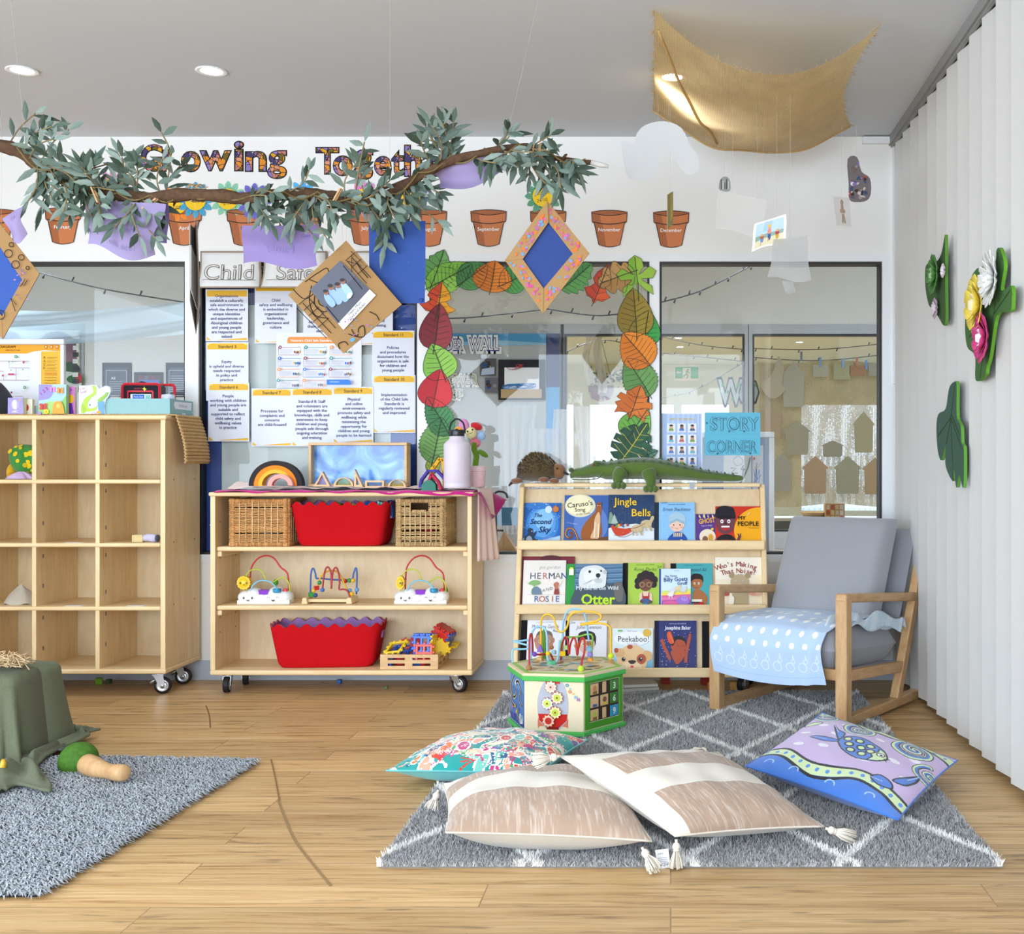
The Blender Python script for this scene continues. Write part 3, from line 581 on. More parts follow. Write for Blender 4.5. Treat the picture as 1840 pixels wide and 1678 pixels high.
# ---- tall cubby unit
d=5.24; kf=d/F
cx0,cx1=XX(-171,d),XX(297,d); yb=5.625; zt_=ZZ(746,d); zb=ZZ(1211,d)
cub=thing('cubby_shelf','tall pale plywood cubby unit on casters with square open compartments','shelf unit',((cx0+cx1)/2,(d+yb)/2,0))
tk=.019
b=B(); b.box((cx0-.004,d-.006,zt_-.021),(cx1+.006,yb,zt_)); put(b,'top_panel',MAT['birch'],cub,bev=.008,seg=3)
b=B(); b.box((cx0-.004,d-.006,zb),(cx1+.004,yb,zb+.024)); put(b,'bottom_panel',MAT['birch'],cub,bev=.008,seg=3)
for xa in (cx1-.022,cx0):
    b=B(); b.box((xa,d,zb+.024),(xa+.022,yb,zt_-.021))
    if xa>-2.5:
        for py_,yy in ((862,5.33),(862,5.56),(976,5.33),(976,5.56),(1090,5.33),(1090,5.56)): b.lathe((xa+.022,yy,ZZ(py_,d)),[(.001,.001),(.004,.001),(.004,0)],'#4a3c28',10,ax=(1,0,0),mi=1)
    put(b,'side_panel',[MAT['birchv'],MAT['matte']],cub,bev=.004)
b=B(); b.box((cx0+.022,yb-.012,zb+.024),(cx1-.022,yb,zt_-.021)); put(b,'back_panel',MAT['birchback'],cub)
cols=[XX(p,d) for p in (-58,57,171)]; rows=[ZZ(p,d) for p in (1097,983,869)]
for x in cols:
    b=B(); b.box((x,d+.002,zb+.024),(x+tk,yb-.012,zt_-.021))
    for r in rows+[zb+.024]:
        for k in (.245,.1):
            b.obox((x+tk+.0006,d+.06,r+k+R.uniform(-.02,.02)),(.0006,0,0),(0,.006,0),(0,0,.009),'#8d8478',1)
    put(b,'divider',[MAT['birchv'],MAT['matte']],cub,bev=.006,seg=3)
for z in rows:
    b=B(); b.box((cx0+.022,d-.004,z),(cx1-.022,yb-.012,z+tk)); put(b,'shelf',MAT['birch'],cub,bev=.007,seg=3)
for x,y,a in ((XX(282,5.3),5.31,.25),(XX(322,5.55),5.545,.15),(cx0+.08,5.31,.3),(cx0+.08,5.55,.3)): caster(cub,x,y,zb,a)
CUB=dict(d=d,yb=yb,top=zt_,rows=rows,bottom=zb+.024,tk=tk)
# little printed name tags stuck on the shelf edge
for px,r in ((128,rows[1]),(128,rows[0]),(240,rows[0])):
    b=B(); b.box((XX(px-14,d),d+.01,r+tk),(XX(px+16,d),d+.035,r+tk+.0012),'#e6e8ee'); tag(put(b,'name_tag',MAT['laminate']),{(128,1):'small white name tag on the second shelf edge of the cubby unit',(128,0):'small white name tag on the third shelf edge, middle column',(240,0):'small white name tag on the third shelf edge, right column'}[(px,1 if r==rows[1] else 0)],'name tag')
# ---- low shelf
d=5.3; x0,x1=XX(378,d),XX(848,d); yb=5.62; zt_=ZZ(884,d); zb=ZZ(1213,d)
low=thing('low_shelf','low pale plywood shelf on casters below the standards posters','shelf unit',((x0+x1)/2,(d+yb)/2,0))
b=B(); b.box((x0-.006,d-.012,zt_-.02),(x1+.012,yb,zt_)); put(b,'top_panel',MAT['birch'],low,bev=.008,seg=3)
b=B(); b.box((x0,d-.01,zb),(x1+.004,yb,zb+.024)); put(b,'bottom_panel',MAT['birch'],low,bev=.008,seg=3)
for k,xa in enumerate((x0,x1-.022)):
    b=B(); b.box((xa,d,zb+.024),(xa+.022,yb,zt_-.02))
    if k==0:
        for yy in (5.36,5.55):
            for zz in (.35,.5,.63,.8,.28): b.lathe((xa+.022,yy,zz),[(.001,.0006),(.004,.0006),(.004,0)],'#3d3324',10,ax=(1,0,0),mi=1)
    put(b,'side_panel',[MAT['birchv'],MAT['matte']],low,bev=.004)
b=B(); b.box((x0+.022,yb-.012,zb+.024),(x1-.022,yb,zt_-.02)); put(b,'back_panel',MAT['birchback'],low)
lows=[ZZ(991,d),ZZ(1097,d)]
for z in lows:
    b=B(); b.box((x0+.0225,d+.012,z),(x1-.0225,yb-.0125,z+.022)); put(b,'shelf',MAT['birch'],low,bev=.008,seg=3)
    for xa in (x0+.023,x1-.045):
        b=B(); b.box((xa,d+.02,z-.025),(xa+.022,yb-.02,z-.0005)); put(b,'shelf_cleat',MAT['birch'],low,bev=.004)
for x,y,a in ((XX(410,5.36),5.36,-PI/2+.15),(XX(442,5.55),5.55,-PI/2+.3),(XX(820,5.36),5.36,-.5),(XX(815,5.55),5.55,-.6)): caster(low,x,y,zb,a)
LOW=dict(d=d,yb=yb,top=zt_,shelf=[zb+.024,lows[1]+.022,lows[0]+.022],x0=x0,x1=x1)
# ---- sloping book display
dt,db=5.47,5.22; zt_=ZZ(868,dt); zb_=.115
bx0t,bx1t,bx0b,bx1b=XX(933,dt),XX(1376,dt),XX(921,db),XX(1381,db)
bx0,bx1=(bx0t+bx0b)/2,(bx1t+bx1b)/2
def yfr(z): return db+(dt-db)*(z-zb_)/(zt_-zb_)
book=thing('book_display','sloping pale plywood book display with three front-facing tiers','book display',((bx0+bx1)/2,5.4,0))
for xa in (bx0,bx1-.024):
    b=B(); b.prism([(xa+.024,yfr(zb_)-.01,zb_),(xa+.024,5.6,zb_),(xa+.024,5.6,zt_-.02),(xa+.024,yfr(zt_)+.02,zt_-.005),(xa+.024,yfr(zt_)-.01,zt_-.02)],(.024,0,0),'#ffffff'); put(b,'side_panel',MAT['birchv'],book,bev=.005)
SL=V((0,dt-db,zt_-zb_)).normalized()      # direction up the slope
tz=[ZZ(985,5.37),ZZ(1100,5.28),ZZ(1213,5.2)]; tier=[]
tops=[zt_-.03,tz[0]-.005,tz[1]-.005]
for k,z in enumerate(tz):
    y=yfr(z); th=.035
    b=B(); b.box((bx0+.026 if k<2 else bx0+.01,y-.045,z),(bx1-.026 if k<2 else bx1-.01,y+.06,z+.018)); put(b,'tray',MAT['birch'],book,bev=.003)
    b=B(); b.box((bx0+.012,y-.06,z-.004),(bx1-.012,y-.045,z+.04)); put(b,'tray_lip',MAT['birch'],book,bev=.005)
    z2=tops[k]; off=.045
    b=B(); p,q=V((0,y+off,z+.019)),V((0,yfr(z2)+off,z2))
    n=V((0,.008,0)); A_=(bx0+.025,bx1-.025)
    b.prism([(A_[0],p.y,p.z),(A_[1],p.y,p.z),(A_[1],q.y,q.z),(A_[0],q.y,q.z)],(0,-.008,0),'#ffffff'); put(b,'tier_panel',MAT['birchback'],book)
    tier.append((y,z+.018))
b=B(); b.box((bx0+.024,yfr(zt_)-.01,zt_-.018),(bx1-.024,5.58,zt_)); put(b,'top_rail',MAT['birch'],book,bev=.004)
for x,y,a in ((bx1-.1,5.36,-2.2),(bx0+.08,5.36,-1),(bx1-.1,5.54,-.7)): caster(book,x,y,zb_+.01,a)
TIER=tier
# tape tab folded over the top rail
tp=B(); a=Art(tp,P(1243,868,yfr(zt_)-.0115),(1,0,0),(0,0,-1),kf,0,0); a.srect(-4,-2,5,11,.001,'#a7abb0'); tag(put(tp,'tape_tab',MAT['laminate']),'grey tape tab over the top rail of the book display','tape')
# ---- lounge chair
A0=V((.694-.02,4.565,0)); cw=V((.494,-.35,0)).normalized(); cv=V((.574,.819,0)).normalized(); W=.605
L0=V((.694,4.565,0))-cw*W      # left front leg foot
def K(u,v,z): return L0+cw*u+cv*v+V((0,0,z+.012))
chair=thing('lounge_chair','low oak framed armchair with thick grey cushions in the corner','armchair',L0+cw*W/2+cv*.35)
up=V((0,0,1))
for u,nm in ((0,'left'),(W,'right')):
    b=B(); b.beam(K(u,0,0),K(u,0,.52),.052,.05,cw,'#fff' and '#ffffff'); put(b,'front_leg',MAT['oak'],chair,bev=.006)
    b=B(); b.beam(K(u,.5,.02),K(u,.835,.735),.04,.048,cw,'#ffffff'); put(b,'rear_leg',MAT['oak'],chair,bev=.006)
    b=B(); b.beam(K(u,-.026,.522),K(u,.72,.46),.052,.036,cw,'#ffffff'); put(b,'armrest',MAT['oakx'],chair,bev=.01,seg=3)
    b=B(); b.beam(K(u,.02,.02),K(u,.72,.02),.042,.042,cw,'#ffffff'); put(b,'runner',MAT['oakx'],chair,bev=.006)
    b=B(); b.beam(K(u,.02,.205),K(u,.58,.165),.034,.045,cw,'#ffffff'); put(b,'side_rail',MAT['oakx'],chair,bev=.004)
b=B(); b.beam(K(.02,.02,.205),K(W-.02,.02,.205),.034,.045,cv,'#ffffff'); put(b,'front_rail',MAT['oakx'],chair,bev=.004)
b=B(); b.beam(K(.02,.66,.35),K(W-.02,.66,.35),.03,.04,cv,'#ffffff'); put(b,'back_rail',MAT['oakx'],chair,bev=.004)
def cushion(b,o,a,bb,t,c,puff=.35,n=14,rnd=.06):
    """box cushion: centre o, half axes a and bb, half thickness vector t; rounded sides and a soft crown"""
    o,a,bb,t=V(o),V(a),V(bb),V(t)
    def f(u,v,sg):
        x,y=2*u-1,2*v-1; e=(1-abs(x)**8)**.25*(1-abs(y)**8)**.25 if abs(x)<1 and abs(y)<1 else 0
        rx=x*(1-.03*(1-abs(y)**2)*0); crown=1+puff*(1-x*x)*(1-y*y)
        return o+a*rx+bb*y+t*(sg*e*crown)
    b.grid(lambda u,v:f(u,v,1),n,n,c); b.grid(lambda u,v:f(1-u,v,-1),n,n,c)
GREY='#9a9ba0'
b=B(); cushion(b,K(W/2,.29,.283),cw*(W/2-.03),cv*.31-up*.02,up*.085,GREY,.25,20); put(b,'seat_cushion',MAT['cloth'],chair,sub=1)
bdir=(K(0,.835,.735)-K(0,.5,.02)).normalized(); bn=cw.cross(bdir).normalized()   # back slope
bn=bn if bn.dot(cv)<0 else -bn
b=B(); cushion(b,K(W/2,.695,.56)+bn*.0,cw*(W/2-.025),bdir*.22,bn*.028,'#8f9198',.1,12); put(b,'back_panel',MAT['cloth'],chair,sub=1)
b=B(); cushion(b,K(W/2-.03,.615,.545)+bn*.06,cw*(W/2-.03),bdir*.265,bn*.072,GREY,.3,20); put(b,'back_cushion',MAT['cloth'],chair,sub=1)
CH=dict(K=K,cw=cw,cv=cv,up=up,W=W)
# ================= picture books on the display =================
CS=3.5385
def pbook(ti,rc,bg,fn,label,spine=None,lay=0,tilt=0,thick=.011):
    x0,y0,x1,y1=rc; yt,zt2=TIER[ti]; d=yt+.03-lay*.016
    X0=XX(880+(x0+x1)/2/CS,d)
    o=V((X0,d,zt2+.001)); bk=thing('picture_book',label,'book',o,'picture books on the sloping display')
    w=-SL; Rm=Matrix.Rotation(tilt,3,V((0,-1,0)))
    u=V((1,0,0))
    def art(b,eps=.0003,z0=0): return Art(b,o,u,w,d/F/CS*1.0,(x0+x1)/2,y1,eps,z0)
    b=B(); a=art(b); a.srect(x0,y0,x1,y1,.0015,bg); a.z+=.0002
    fn(a,x0,y0,x1,y1); put(b,'cover',MAT['laminate'],bk)
    b=B(); a=art(b,z0=-.0016); m=2; a.srect(x0+m,y0+m,x1-m,y1-1,thick-.003,'#ece7da'); put(b,'page_block',MAT['paper'],bk)
    b=B(); a=art(b,z0=-thick+.0015); a.srect(x0,y0,x1,y1,.0015,bg); put(b,'back_cover',MAT['laminate'],bk)
    b=B(); a=art(b,z0=.0005,eps=.0002); sx=spine[0] if spine else 3
    a.srect(x0-1,y0,x0+(sx if spine else 2),y1,thick+.001,spine[1] if spine else bg); put(b,'spine',MAT['cloth' if spine else 'laminate'],bk)
    return bk
def stars(a,x0,y0,x1,y1,n,c,r=1.6,seed=1):
    q=random.Random(seed)
    for _ in range(n): a.ell(x0+(x1-x0)*q.random(),y0+(y1-y0)*q.random(),r,r,c,6); a.z-=a.eps*.9
def script(a,t,x,y,h,c,mw,rot=0,bold=.0): a.text(t,x,y,h,c,sh=.28,mw=mw,rot=rot,bold=bold)
def c1(a,x0,y0,x1,y1):
    a.ell(330,470,105,120,'#3f82c8',30); a.ell(330,460,85,95,'#5b9bd8',30); a.ell(340,440,60,70,'#86bce6',26); a.ell(300,350,85,22,'#3a78c0',20); a.poly([(206,560),(330,575),(447,545),(447,597),(206,597)],'#a9cbe6')
    stars(a,212,330,440,520,60,'#e8f2fa',1.8,3); a.ell(368,375,22,24,'#c9dcec',20); a.ell(414,372,21,23,'#a85f35',22); a.ell(414,372,16,18,'#c07a48',20)
    script(a,'The',303,425,26,'#16305e',48,bold=.012); script(a,'Second',322,470,34,'#16305e',140,bold=.015); script(a,'Sky',348,525,40,'#16305e',92,bold=.015)
    a.poly(cr2([(224,592),(222,555),(240,535),(236,510),(252,496),(270,505),(276,530),(296,515),(290,540),(280,552),(292,570),(308,572),(290,590)],4,True),'#27364e'); a.poly(cr2([(232,590),(234,560),(250,548),(266,560),(270,590)],4,True),'#8d9aac'); a.ell(266,518,3,3,'#f0f0f0',8)
    a.text('DAVID LITCHFIELD',362,558,6,'#b9a9c9',mw=66); a.text('TEXT & PICTURES',368,572,6,'#b9a9c9',mw=60)
def c2(a,x0,y0,x1,y1):
    a.ell(640,470,110,125,'#5f7fc0',24); a.ell(570,350,98,76,'#dcd6b8',30); a.ell(560,345,84,66,'#efe6c0',28)
    a.text("Caruso's",570,355,34,'#2a2a20',bold=.01,mw=165,rot=-.12); a.text('Song',570,388,26,'#2a2a20',bold=.01,mw=90,rot=-.05); a.text('to the moon',590,408,13,'#4a4a38',mw=105,rot=-.12); a.text('words poetry',520,470,9,'#b9c2d8',mw=90,rot=.2)
    a.poly([(468,597),(468,585),(560,575),(680,560),(752,552),(752,597)],'#6a4426')
    a.line(cr2([(560,575),(545,530),(520,500),(490,505),(480,540),(500,562),(522,550),(520,530),(506,530)],5),14,'#7a4a26'); a.line(cr2([(560,575),(545,530),(520,500),(490,505),(480,540),(500,562)],5),3,'#d9a878')
    a.poly(cr2([(585,570),(580,520),(600,470),(640,420),(668,390),(676,340),(700,330),(706,345),(708,380),(702,420),(706,470),(712,520),(704,560),(690,566),(640,575)],5,True),'#9a5a2a'); a.poly(cr2([(640,560),(660,500),(664,440),(688,392),(700,430),(698,500),(690,562),(670,566)],5,True),'#d9b28a'); a.poly([(678,345),(674,322),(686,334),(698,332),(706,322),(706,345)],'#8a4a22'); a.ell(684,350,2.4,3.2,'#f4efd8',8); a.ell(698,350,2.4,3.2,'#f4efd8',8); a.line([(668,460),(664,560)],6,'#efe3cf'); a.line([(690,470),(690,560)],6,'#efe3cf')
def c3(a,x0,y0,x1,y1):
    a.poly([(754,500),(830,480),(930,470),(1045,500),(1045,600),(754,600)],'#dfe7ef'); stars(a,756,284,1043,470,130,'#9fb2cc',1.3,5)
    a.poly([(752,470),(760,400),(770,395),(792,440),(806,478)],'#7f9a8a'); a.poly([(770,470),(790,408),(815,470)],'#a9bdaf')
    a.text('Jingle',858,350,50,'#f0c22c',bold=.012,mw=160); a.text('Bells',962,423,50,'#f0c22c',bold=.012,mw=130)
    a.poly(cr2([(780,480),(772,500),(800,545),(850,550),(905,520),(890,500),(860,505),(800,495)],4,True),'#c8452a'); a.line(cr2([(790,545),(850,560),(910,535),(930,515)],5),3,'#8a4a2a')
    for i,c in enumerate(('#6a8a4a','#d9a84a','#a83a3a','#4a6a9a','#d9c8a8','#7a4a6a')): a.ell(806+14*i,488-4*(i%3),9,10,c,10)
    for ox,oy,s in ((0,0,1),(60,-30,1.05)):
        a.poly(cr2([(900+ox,520+oy),(905+ox,490+oy),(935+ox,478+oy),(955+ox,480+oy),(968+ox,455+oy),(985+ox,458+oy),(980+ox,480+oy),(970+ox,500+oy),(965+ox,522+oy),(935+ox,528+oy)],4,True),'#cbb68e')
        for t in (0,14,42,56): a.line([(908+ox+t,515+oy),(912+ox+t+6*(t%4),552+oy)],7,'#bca67c')
    a.line(cr2([(890,505),(930,500),(990,470)],4),2.5,'#7a2a22'); a.text('ILLUSTRATED',885,595,6,'#7a8aa0',mw=110)
    stars(a,760,520,1040,595,40,'#f6f9fc',2,6)
def kid(a,cx,cy,skin,hair,cloth,hs=1.,glass=False,curly=False):
    a.poly(cr2([(cx-62*hs,cy+140),(cx-58*hs,cy+88),(cx-30*hs,cy+66),(cx+30*hs,cy+66),(cx+58*hs,cy+88),(cx+62*hs,cy+140)],4),cloth)
    a.rect(cx-13*hs,cy+40,cx+13*hs,cy+72,skin); a.ell(cx,cy,46*hs,50*hs,skin,26)
def c4(a,x0,y0,x1,y1):
    stars(a,1085,345,1300,600,36,'#d9ecfa',2,8); a.text('Little People, BIG DREAMS',1188,350,8,'#2c5a8a',mw=112); script(a,'Emmeline',1110,340,12,'#2c5a8a',40,-.1); script(a,'Ernest Shackleton',1190,390,24,'#2d5584',178)
    a.poly(cr2([(1130,604),(1134,570),(1160,540),(1195,525),(1232,540),(1254,570),(1258,604)],4),'#2450a4'); a.ell(1190,478,48,48,'#edc6b0',26); a.poly(cr2([(1143,478),(1138,440),(1150,412),(1190,398),(1230,412),(1244,440),(1238,478),(1190,455)],5,True),'#a8c6d8'); a.line([(1143,470),(1190,448),(1238,470)],16,'#94b4ca')
    a.ell(1170,482,4,5,'#2a2a33',10); a.ell(1210,482,4,5,'#2a2a33',10); a.ell(1160,498,9,6,'#e6a896',12); a.ell(1222,498,9,6,'#e6a896',12); a.line(cr2([(1180,502),(1190,506),(1200,502)],4),2.5,'#a0504a')
    a.rect(1166,532,1226,560,'#5a3a34'); [a.rect(1168+12*i,534,1175+12*i,560,'#d8d2cc') for i in range(5)]; a.poly([(1165,604),(1168,590),(1200,584),(1226,590),(1230,604)],'#c9b47a'); a.ell(1218,585,10,8,'#efc7a8',10)
def c5(a,x0,y0,x1,y1):
    for i in range(9): a.poly([(1318+14*i,412),(1326+14*i,412+12*(i%3)),(1330+14*i,440),(1316+14*i,430)],'#e9d9a0' if i%2 else '#3a2a6a')
    a.text('GHOST',1384,470,32,'#f0b53a',bold=.02,mw=104,rot=-.12); a.text('Take to Stage',1380,492,10,'#d8d0ea',mw=70,rot=-.1); a.ell(1385,560,52,50,'#e9dcc4',24); a.ell(1370,575,18,20,'#8a5a3a',12); a.ell(1405,565,16,24,'#d9a53a',12); a.ell(1395,600,20,12,'#6a4a8a',12); a.ell(1416,510,9,9,'#e8c93a',10); a.ell(1350,600,10,8,'#7a3a3a',10)
def c6(a,x0,y0,x1,y1):
    a.poly([(1735,604)]+[(1720+165*math.cos(t),min(604,520+155*math.sin(t))) for t in [PI*(.62+.9*i/30) for i in range(31)]]+[(1735,366)],'#f0a91e'); a.rect(1720,366,1736,604,'#f0a91e'); a.poly([(1560,604),(1570,570),(1736,520),(1736,606)],'#f0a91e')
    a.poly(cr2([(1440,606),(1445,570),(1480,545),(1530,545),(1556,565),(1570,585),(1580,560),(1592,570),(1585,606)],4),'#1f1c20'); a.poly(cr2([(1444,425),(1442,480),(1460,525),(1498,540),(1540,525),(1556,485),(1556,425)],4,True),'#6d3f48'); a.poly(cr2([(1440,432),(1440,385),(1460,362),(1500,355),(1545,365),(1560,390),(1562,440),(1500,425)],4,True),'#23202a'); a.poly(cr2([(1438,430),(1480,418),(1530,420),(1566,434),(1530,440),(1470,440)],4,True),'#1b181e')
    for x in (1478,1522): a.ell(x,458,10,13,'#f2f2f2',14); a.ell(x,458,4,6,'#1a1a1a',8); a.line([(x-13,441),(x+13,439)],5,'#1a1216')
    a.poly([(1495,455),(1488,478),(1512,478)],'#4a2a32'); a.poly(cr2([(1470,490),(1500,486),(1530,490),(1524,512),(1500,520),(1476,512)],4,True),'#a8323a'); a.rect(1474,488,1526,498,'#f4f4f4'); a.poly(cr2([(1570,580),(1580,556),(1574,540),(1582,540),(1588,552),(1594,534),(1598,548),(1596,566),(1586,580)],3,True),'#6d3f48')
    a.rect(1476,580,1526,596,'#c8322a'); a.ell(1500,588,6,6,'#f0c22c',10); a.text('MY',1582,448,26,'#1d1a16','l',bold=.025); a.text('PEOPLE',1578,488,30,'#1d1a16','l',bold=.02,mw=138); a.text('The Kelsey Love',1680,505,7,'#3a2c14',mw=70); [a.line([(1640+5*i,420-5*i),(1645+7*i,410-6*i)],2.5,'#f4e8c0') for i in range(3)]
pbook(0,(205,330,447,597),'#2a62b0',c1,'dark blue book with a small penguin under stars, left on the top tier')
pbook(0,(470,280,752,598),'#3d62a8',c2,'book with a seated orange dingo under a pale moon on the top tier')
pbook(0,(752,280,1045,601),'#2b4266',c3,'night blue book with a red sleigh, white horses and yellow title')
pbook(0,(1048,332,1305,603),'#8cc0e8',c4,'sky blue book with a figure in a woollen hat and blue coat',spine=(27,'#2a3442'))
pbook(0,(1312,410,1452,604),'#5a3a8a',c5,'small purple book with yellow title, half behind the yellow and red book')
pbook(0,(1438,358,1735,604),'#c8321f',c6,'yellow and red book with a figure in a black cap',lay=1)
def d1(a,x0,y0,x1,y1): a.ell(380,690,70,22,'#5a2430',18)
def d2(a,x0,y0,x1,y1):
    script(a,'gus gordon',375,752,22,'#a8a49e',165); 
    for i,ch in enumerate('HERMAN'): a.text(ch,268+40*i,818,42,['#54657f','#6a5a6a','#b0756a','#54657f','#8a8478','#3f5a8a'][i],bold=.008)
    for i,ch in enumerate('ROSIE'): a.text(ch,298+33*i,966,40,['#4a6a9a','#b0524a','#54657f','#a86a5a','#4a6a9a'][i],bold=.008)
    for i,ch in enumerate('AND'): a.text(ch,340+24*i,890-6*i+12,20,['#7a8a9a','#8a8478','#7a6a7a'][i],bold=.006)
    a.poly(cr2([(240,850),(270,828),(310,832),(316,850),(290,862),(280,870),(312,880),(328,910),(322,920),(268,920),(262,890),(276,866)],4,True),'#7fae6a'); a.poly(cr2([(266,920),(268,885),(295,868),(322,890),(328,920)],4),'#6a7f94'); a.poly(cr2([(405,918),(410,880),(402,855),(420,838),(436,850),(432,870),(440,918)],4,True),'#b9715a'); a.poly([(410,918),(412,885),(436,885),(440,918)],'#8a3a3a'); a.line(cr2([(438,870),(452,850),(460,830)],4),2,'#b0715a'); a.line([(240,921),(480,921)],1.4,'#b5a89a'); stars(a,225,830,470,860,40,'#e3a9a0',1.6,9)
def d3(a,x0,y0,x1,y1):
    for i in range(22): a.line(cr2([(540,735+i*11),(620,730+i*11+R.random()*8),(720,738+i*11),(842,732+i*11)],4),4,['#6d90ac','#3d6486','#89a6bd'][i%3])
    a.poly(cr2([(560,880),(640,830),(760,850),(842,860),(842,1000),(536,1000),(536,900)],4,True),'#44515e'); a.poly(cr2([(790,850),(842,850),(842,960),(800,950)],4,True),'#6a6762')
    a.poly(cr2([(572,870),(565,800),(585,750),(640,732),(695,735),(735,765),(738,820),(725,870),(650,880)],5,True),'#d9dcdc'); a.ell(650,800,58,52,'#e6e8e6',24); a.ell(730,775,14,14,'#b9bdbe',12); a.poly(cr2([(672,790),(686,782),(700,790),(698,805),(686,812),(674,805)],4,True),'#2b2b2e'); a.ell(632,772,9,9,'#2a2a2c',12); a.ell(705,768,6,7,'#2a2a2c',12); a.ell(686,830,26,16,'#c2c6c6',16); a.line([(686,812),(686,824)],3,'#55585c')
    for k in range(6): a.line([(660-4*k,822+3*k),(630-8*k,832+5*k)],1,'#9aa0a2')
    a.text('My Life in the Wild',682,890,26,'#eef2f4',bold=.02,mw=268,rot=.0); a.text('Otter',690,982,66,'#b8e02a',bold=.028,mw=225); a.rect(500,755,530,795,'#e6ecd6'); a.rect(505,745,526,757,'#d9e84a')
def lp(a,x0,y0,x1,y1,ser,ttl,c1_,c2_): a.text('Little People, BIG DREAMS',(x0+x1)/2+14,y0+16,8,c1_,mw=(x1-x0)*.46); script(a,ttl,(x0+x1)/2+14,y0+52,24,c2_,(x1-x0)*.62)
def d4(a,x0,y0,x1,y1):
    lp(a,*(x0,y0,x1,y1),'','Rosa Parks','#5a7a2a','#4a6a2a'); script(a,'Zoe',1080,752,16,'#4a6a2a',30,-.3)
    for x,y,r in ((945,840,26),(960,810,26),(990,798,30),(1020,805,28),(1042,830,26),(1040,860,22),(940,870,20)): a.ell(x,y,r,r,'#2b2226',18)
    a.ell(990,855,44,48,'#6b4335',26); a.poly(cr2([(948,850),(960,812),(1000,805),(1035,828),(1030,840),(1000,825),(970,835)],4,True),'#2b2226')
    for x in (968,1012): a.ell(x,862,17,17,'#b89a6a',18); a.ell(x,862,14,14,'#7a5244',18); a.ell(x,862,4,5,'#1c1412',8)
    a.ell(1034,850,5,6,'#8a5a48',8); a.line(cr2([(980,888),(990,893),(1002,888)],4),3,'#a84a3a'); a.poly(cr2([(950,975),(955,920),(990,906),(1028,920),(1034,975)],4),'#e2c7ac'); a.poly([(968,912),(972,912),(976,936),(1006,936),(1010,912),(1016,912),(1014,962),(970,962)],'#a5302e'); a.poly(cr2([(958,975),(966,955),(1012,955),(1028,975),(1010,985),(975,985)],4,True),'#3f5a8a'); a.ell(992,992,14,10,'#4aa0b8',10); a.ell(965,970,12,9,'#6b4335',10); a.ell(1022,972,12,9,'#6b4335',10)
def d5(a,x0,y0,x1,y1):
    lp(a,*(x0,y0,x1,y1),'','Muhammad Ali','#2a6a72','#1f4f5c'); a.ell(1318,850,38,44,'#a86a3f',24); a.poly(cr2([(1280,845),(1280,810),(1300,792),(1340,795),(1358,815),(1356,850),(1345,830),(1300,828)],4,True),'#2a1f1c'); a.poly(cr2([(1290,960),(1296,905),(1320,890),(1360,910),(1384,945),(1380,985),(1350,1000)],4),'#a86a3f')
    for x in (1302,1330): a.ell(x,856,6,8,'#f2efe8',10); a.ell(x,857,3,4,'#1c1412',8)
    a.line([(1300,884),(1326,884)],3,'#7a3a2a'); a.rect(1285,958,1350,975,'#e8e2d0'); a.rect(1285,974,1350,982,'#2a2422'); a.ell(1310,994,18,14,'#a8232e',14); a.ell(1345,990,18,16,'#b82a34',14)
def d6(a,x0,y0,x1,y1):
    for i in range(6): a.poly([(1092,900+15*i),(1278,885+18*i),(1278,905+18*i),(1092,920+15*i)],['#c9e08a','#f2d94a','#d96a9a','#e07ab0','#b85aa0','#7a6ac0'][i])
    a.text('USBORNE',1190,772,6,'#8aa0c0',mw=50); a.text('The Three',1150,812,15,'#2b3f7a',bold=.01,mw=78,rot=-.06); a.text('Billy Goats',1183,838,26,'#2b3f7a',bold=.015,mw=158,rot=-.05); a.text('Gruff',1226,862,22,'#2b3f7a',bold=.015,mw=80,rot=-.05)
    for x,y,c in ((1160,900,'#d9d4e6'),(1195,885,'#e2c9a0'),(1230,895,'#cfd3dc'),(1150,925,'#e9e4ea')): a.ell(x,y,20,13,c,12); a.ell(x+14,y-14,9,10,c,10); a.line([(x-8,y+8),(x-10,y+26)],4,c); a.line([(x+8,y+8),(x+10,y+26)],4,c)
    a.ell(1228,965,44,30,'#9a72c8',18); a.ell(1238,950,22,18,'#b08ad8',14); a.ell(1232,946,3,3,'#2a1a3a',6); a.ell(1246,946,3,3,'#2a1a3a',6); a.ell(1150,985,50,20,'#d9609a',16); a.ell(1215,998,40,10,'#7ab04a',12)
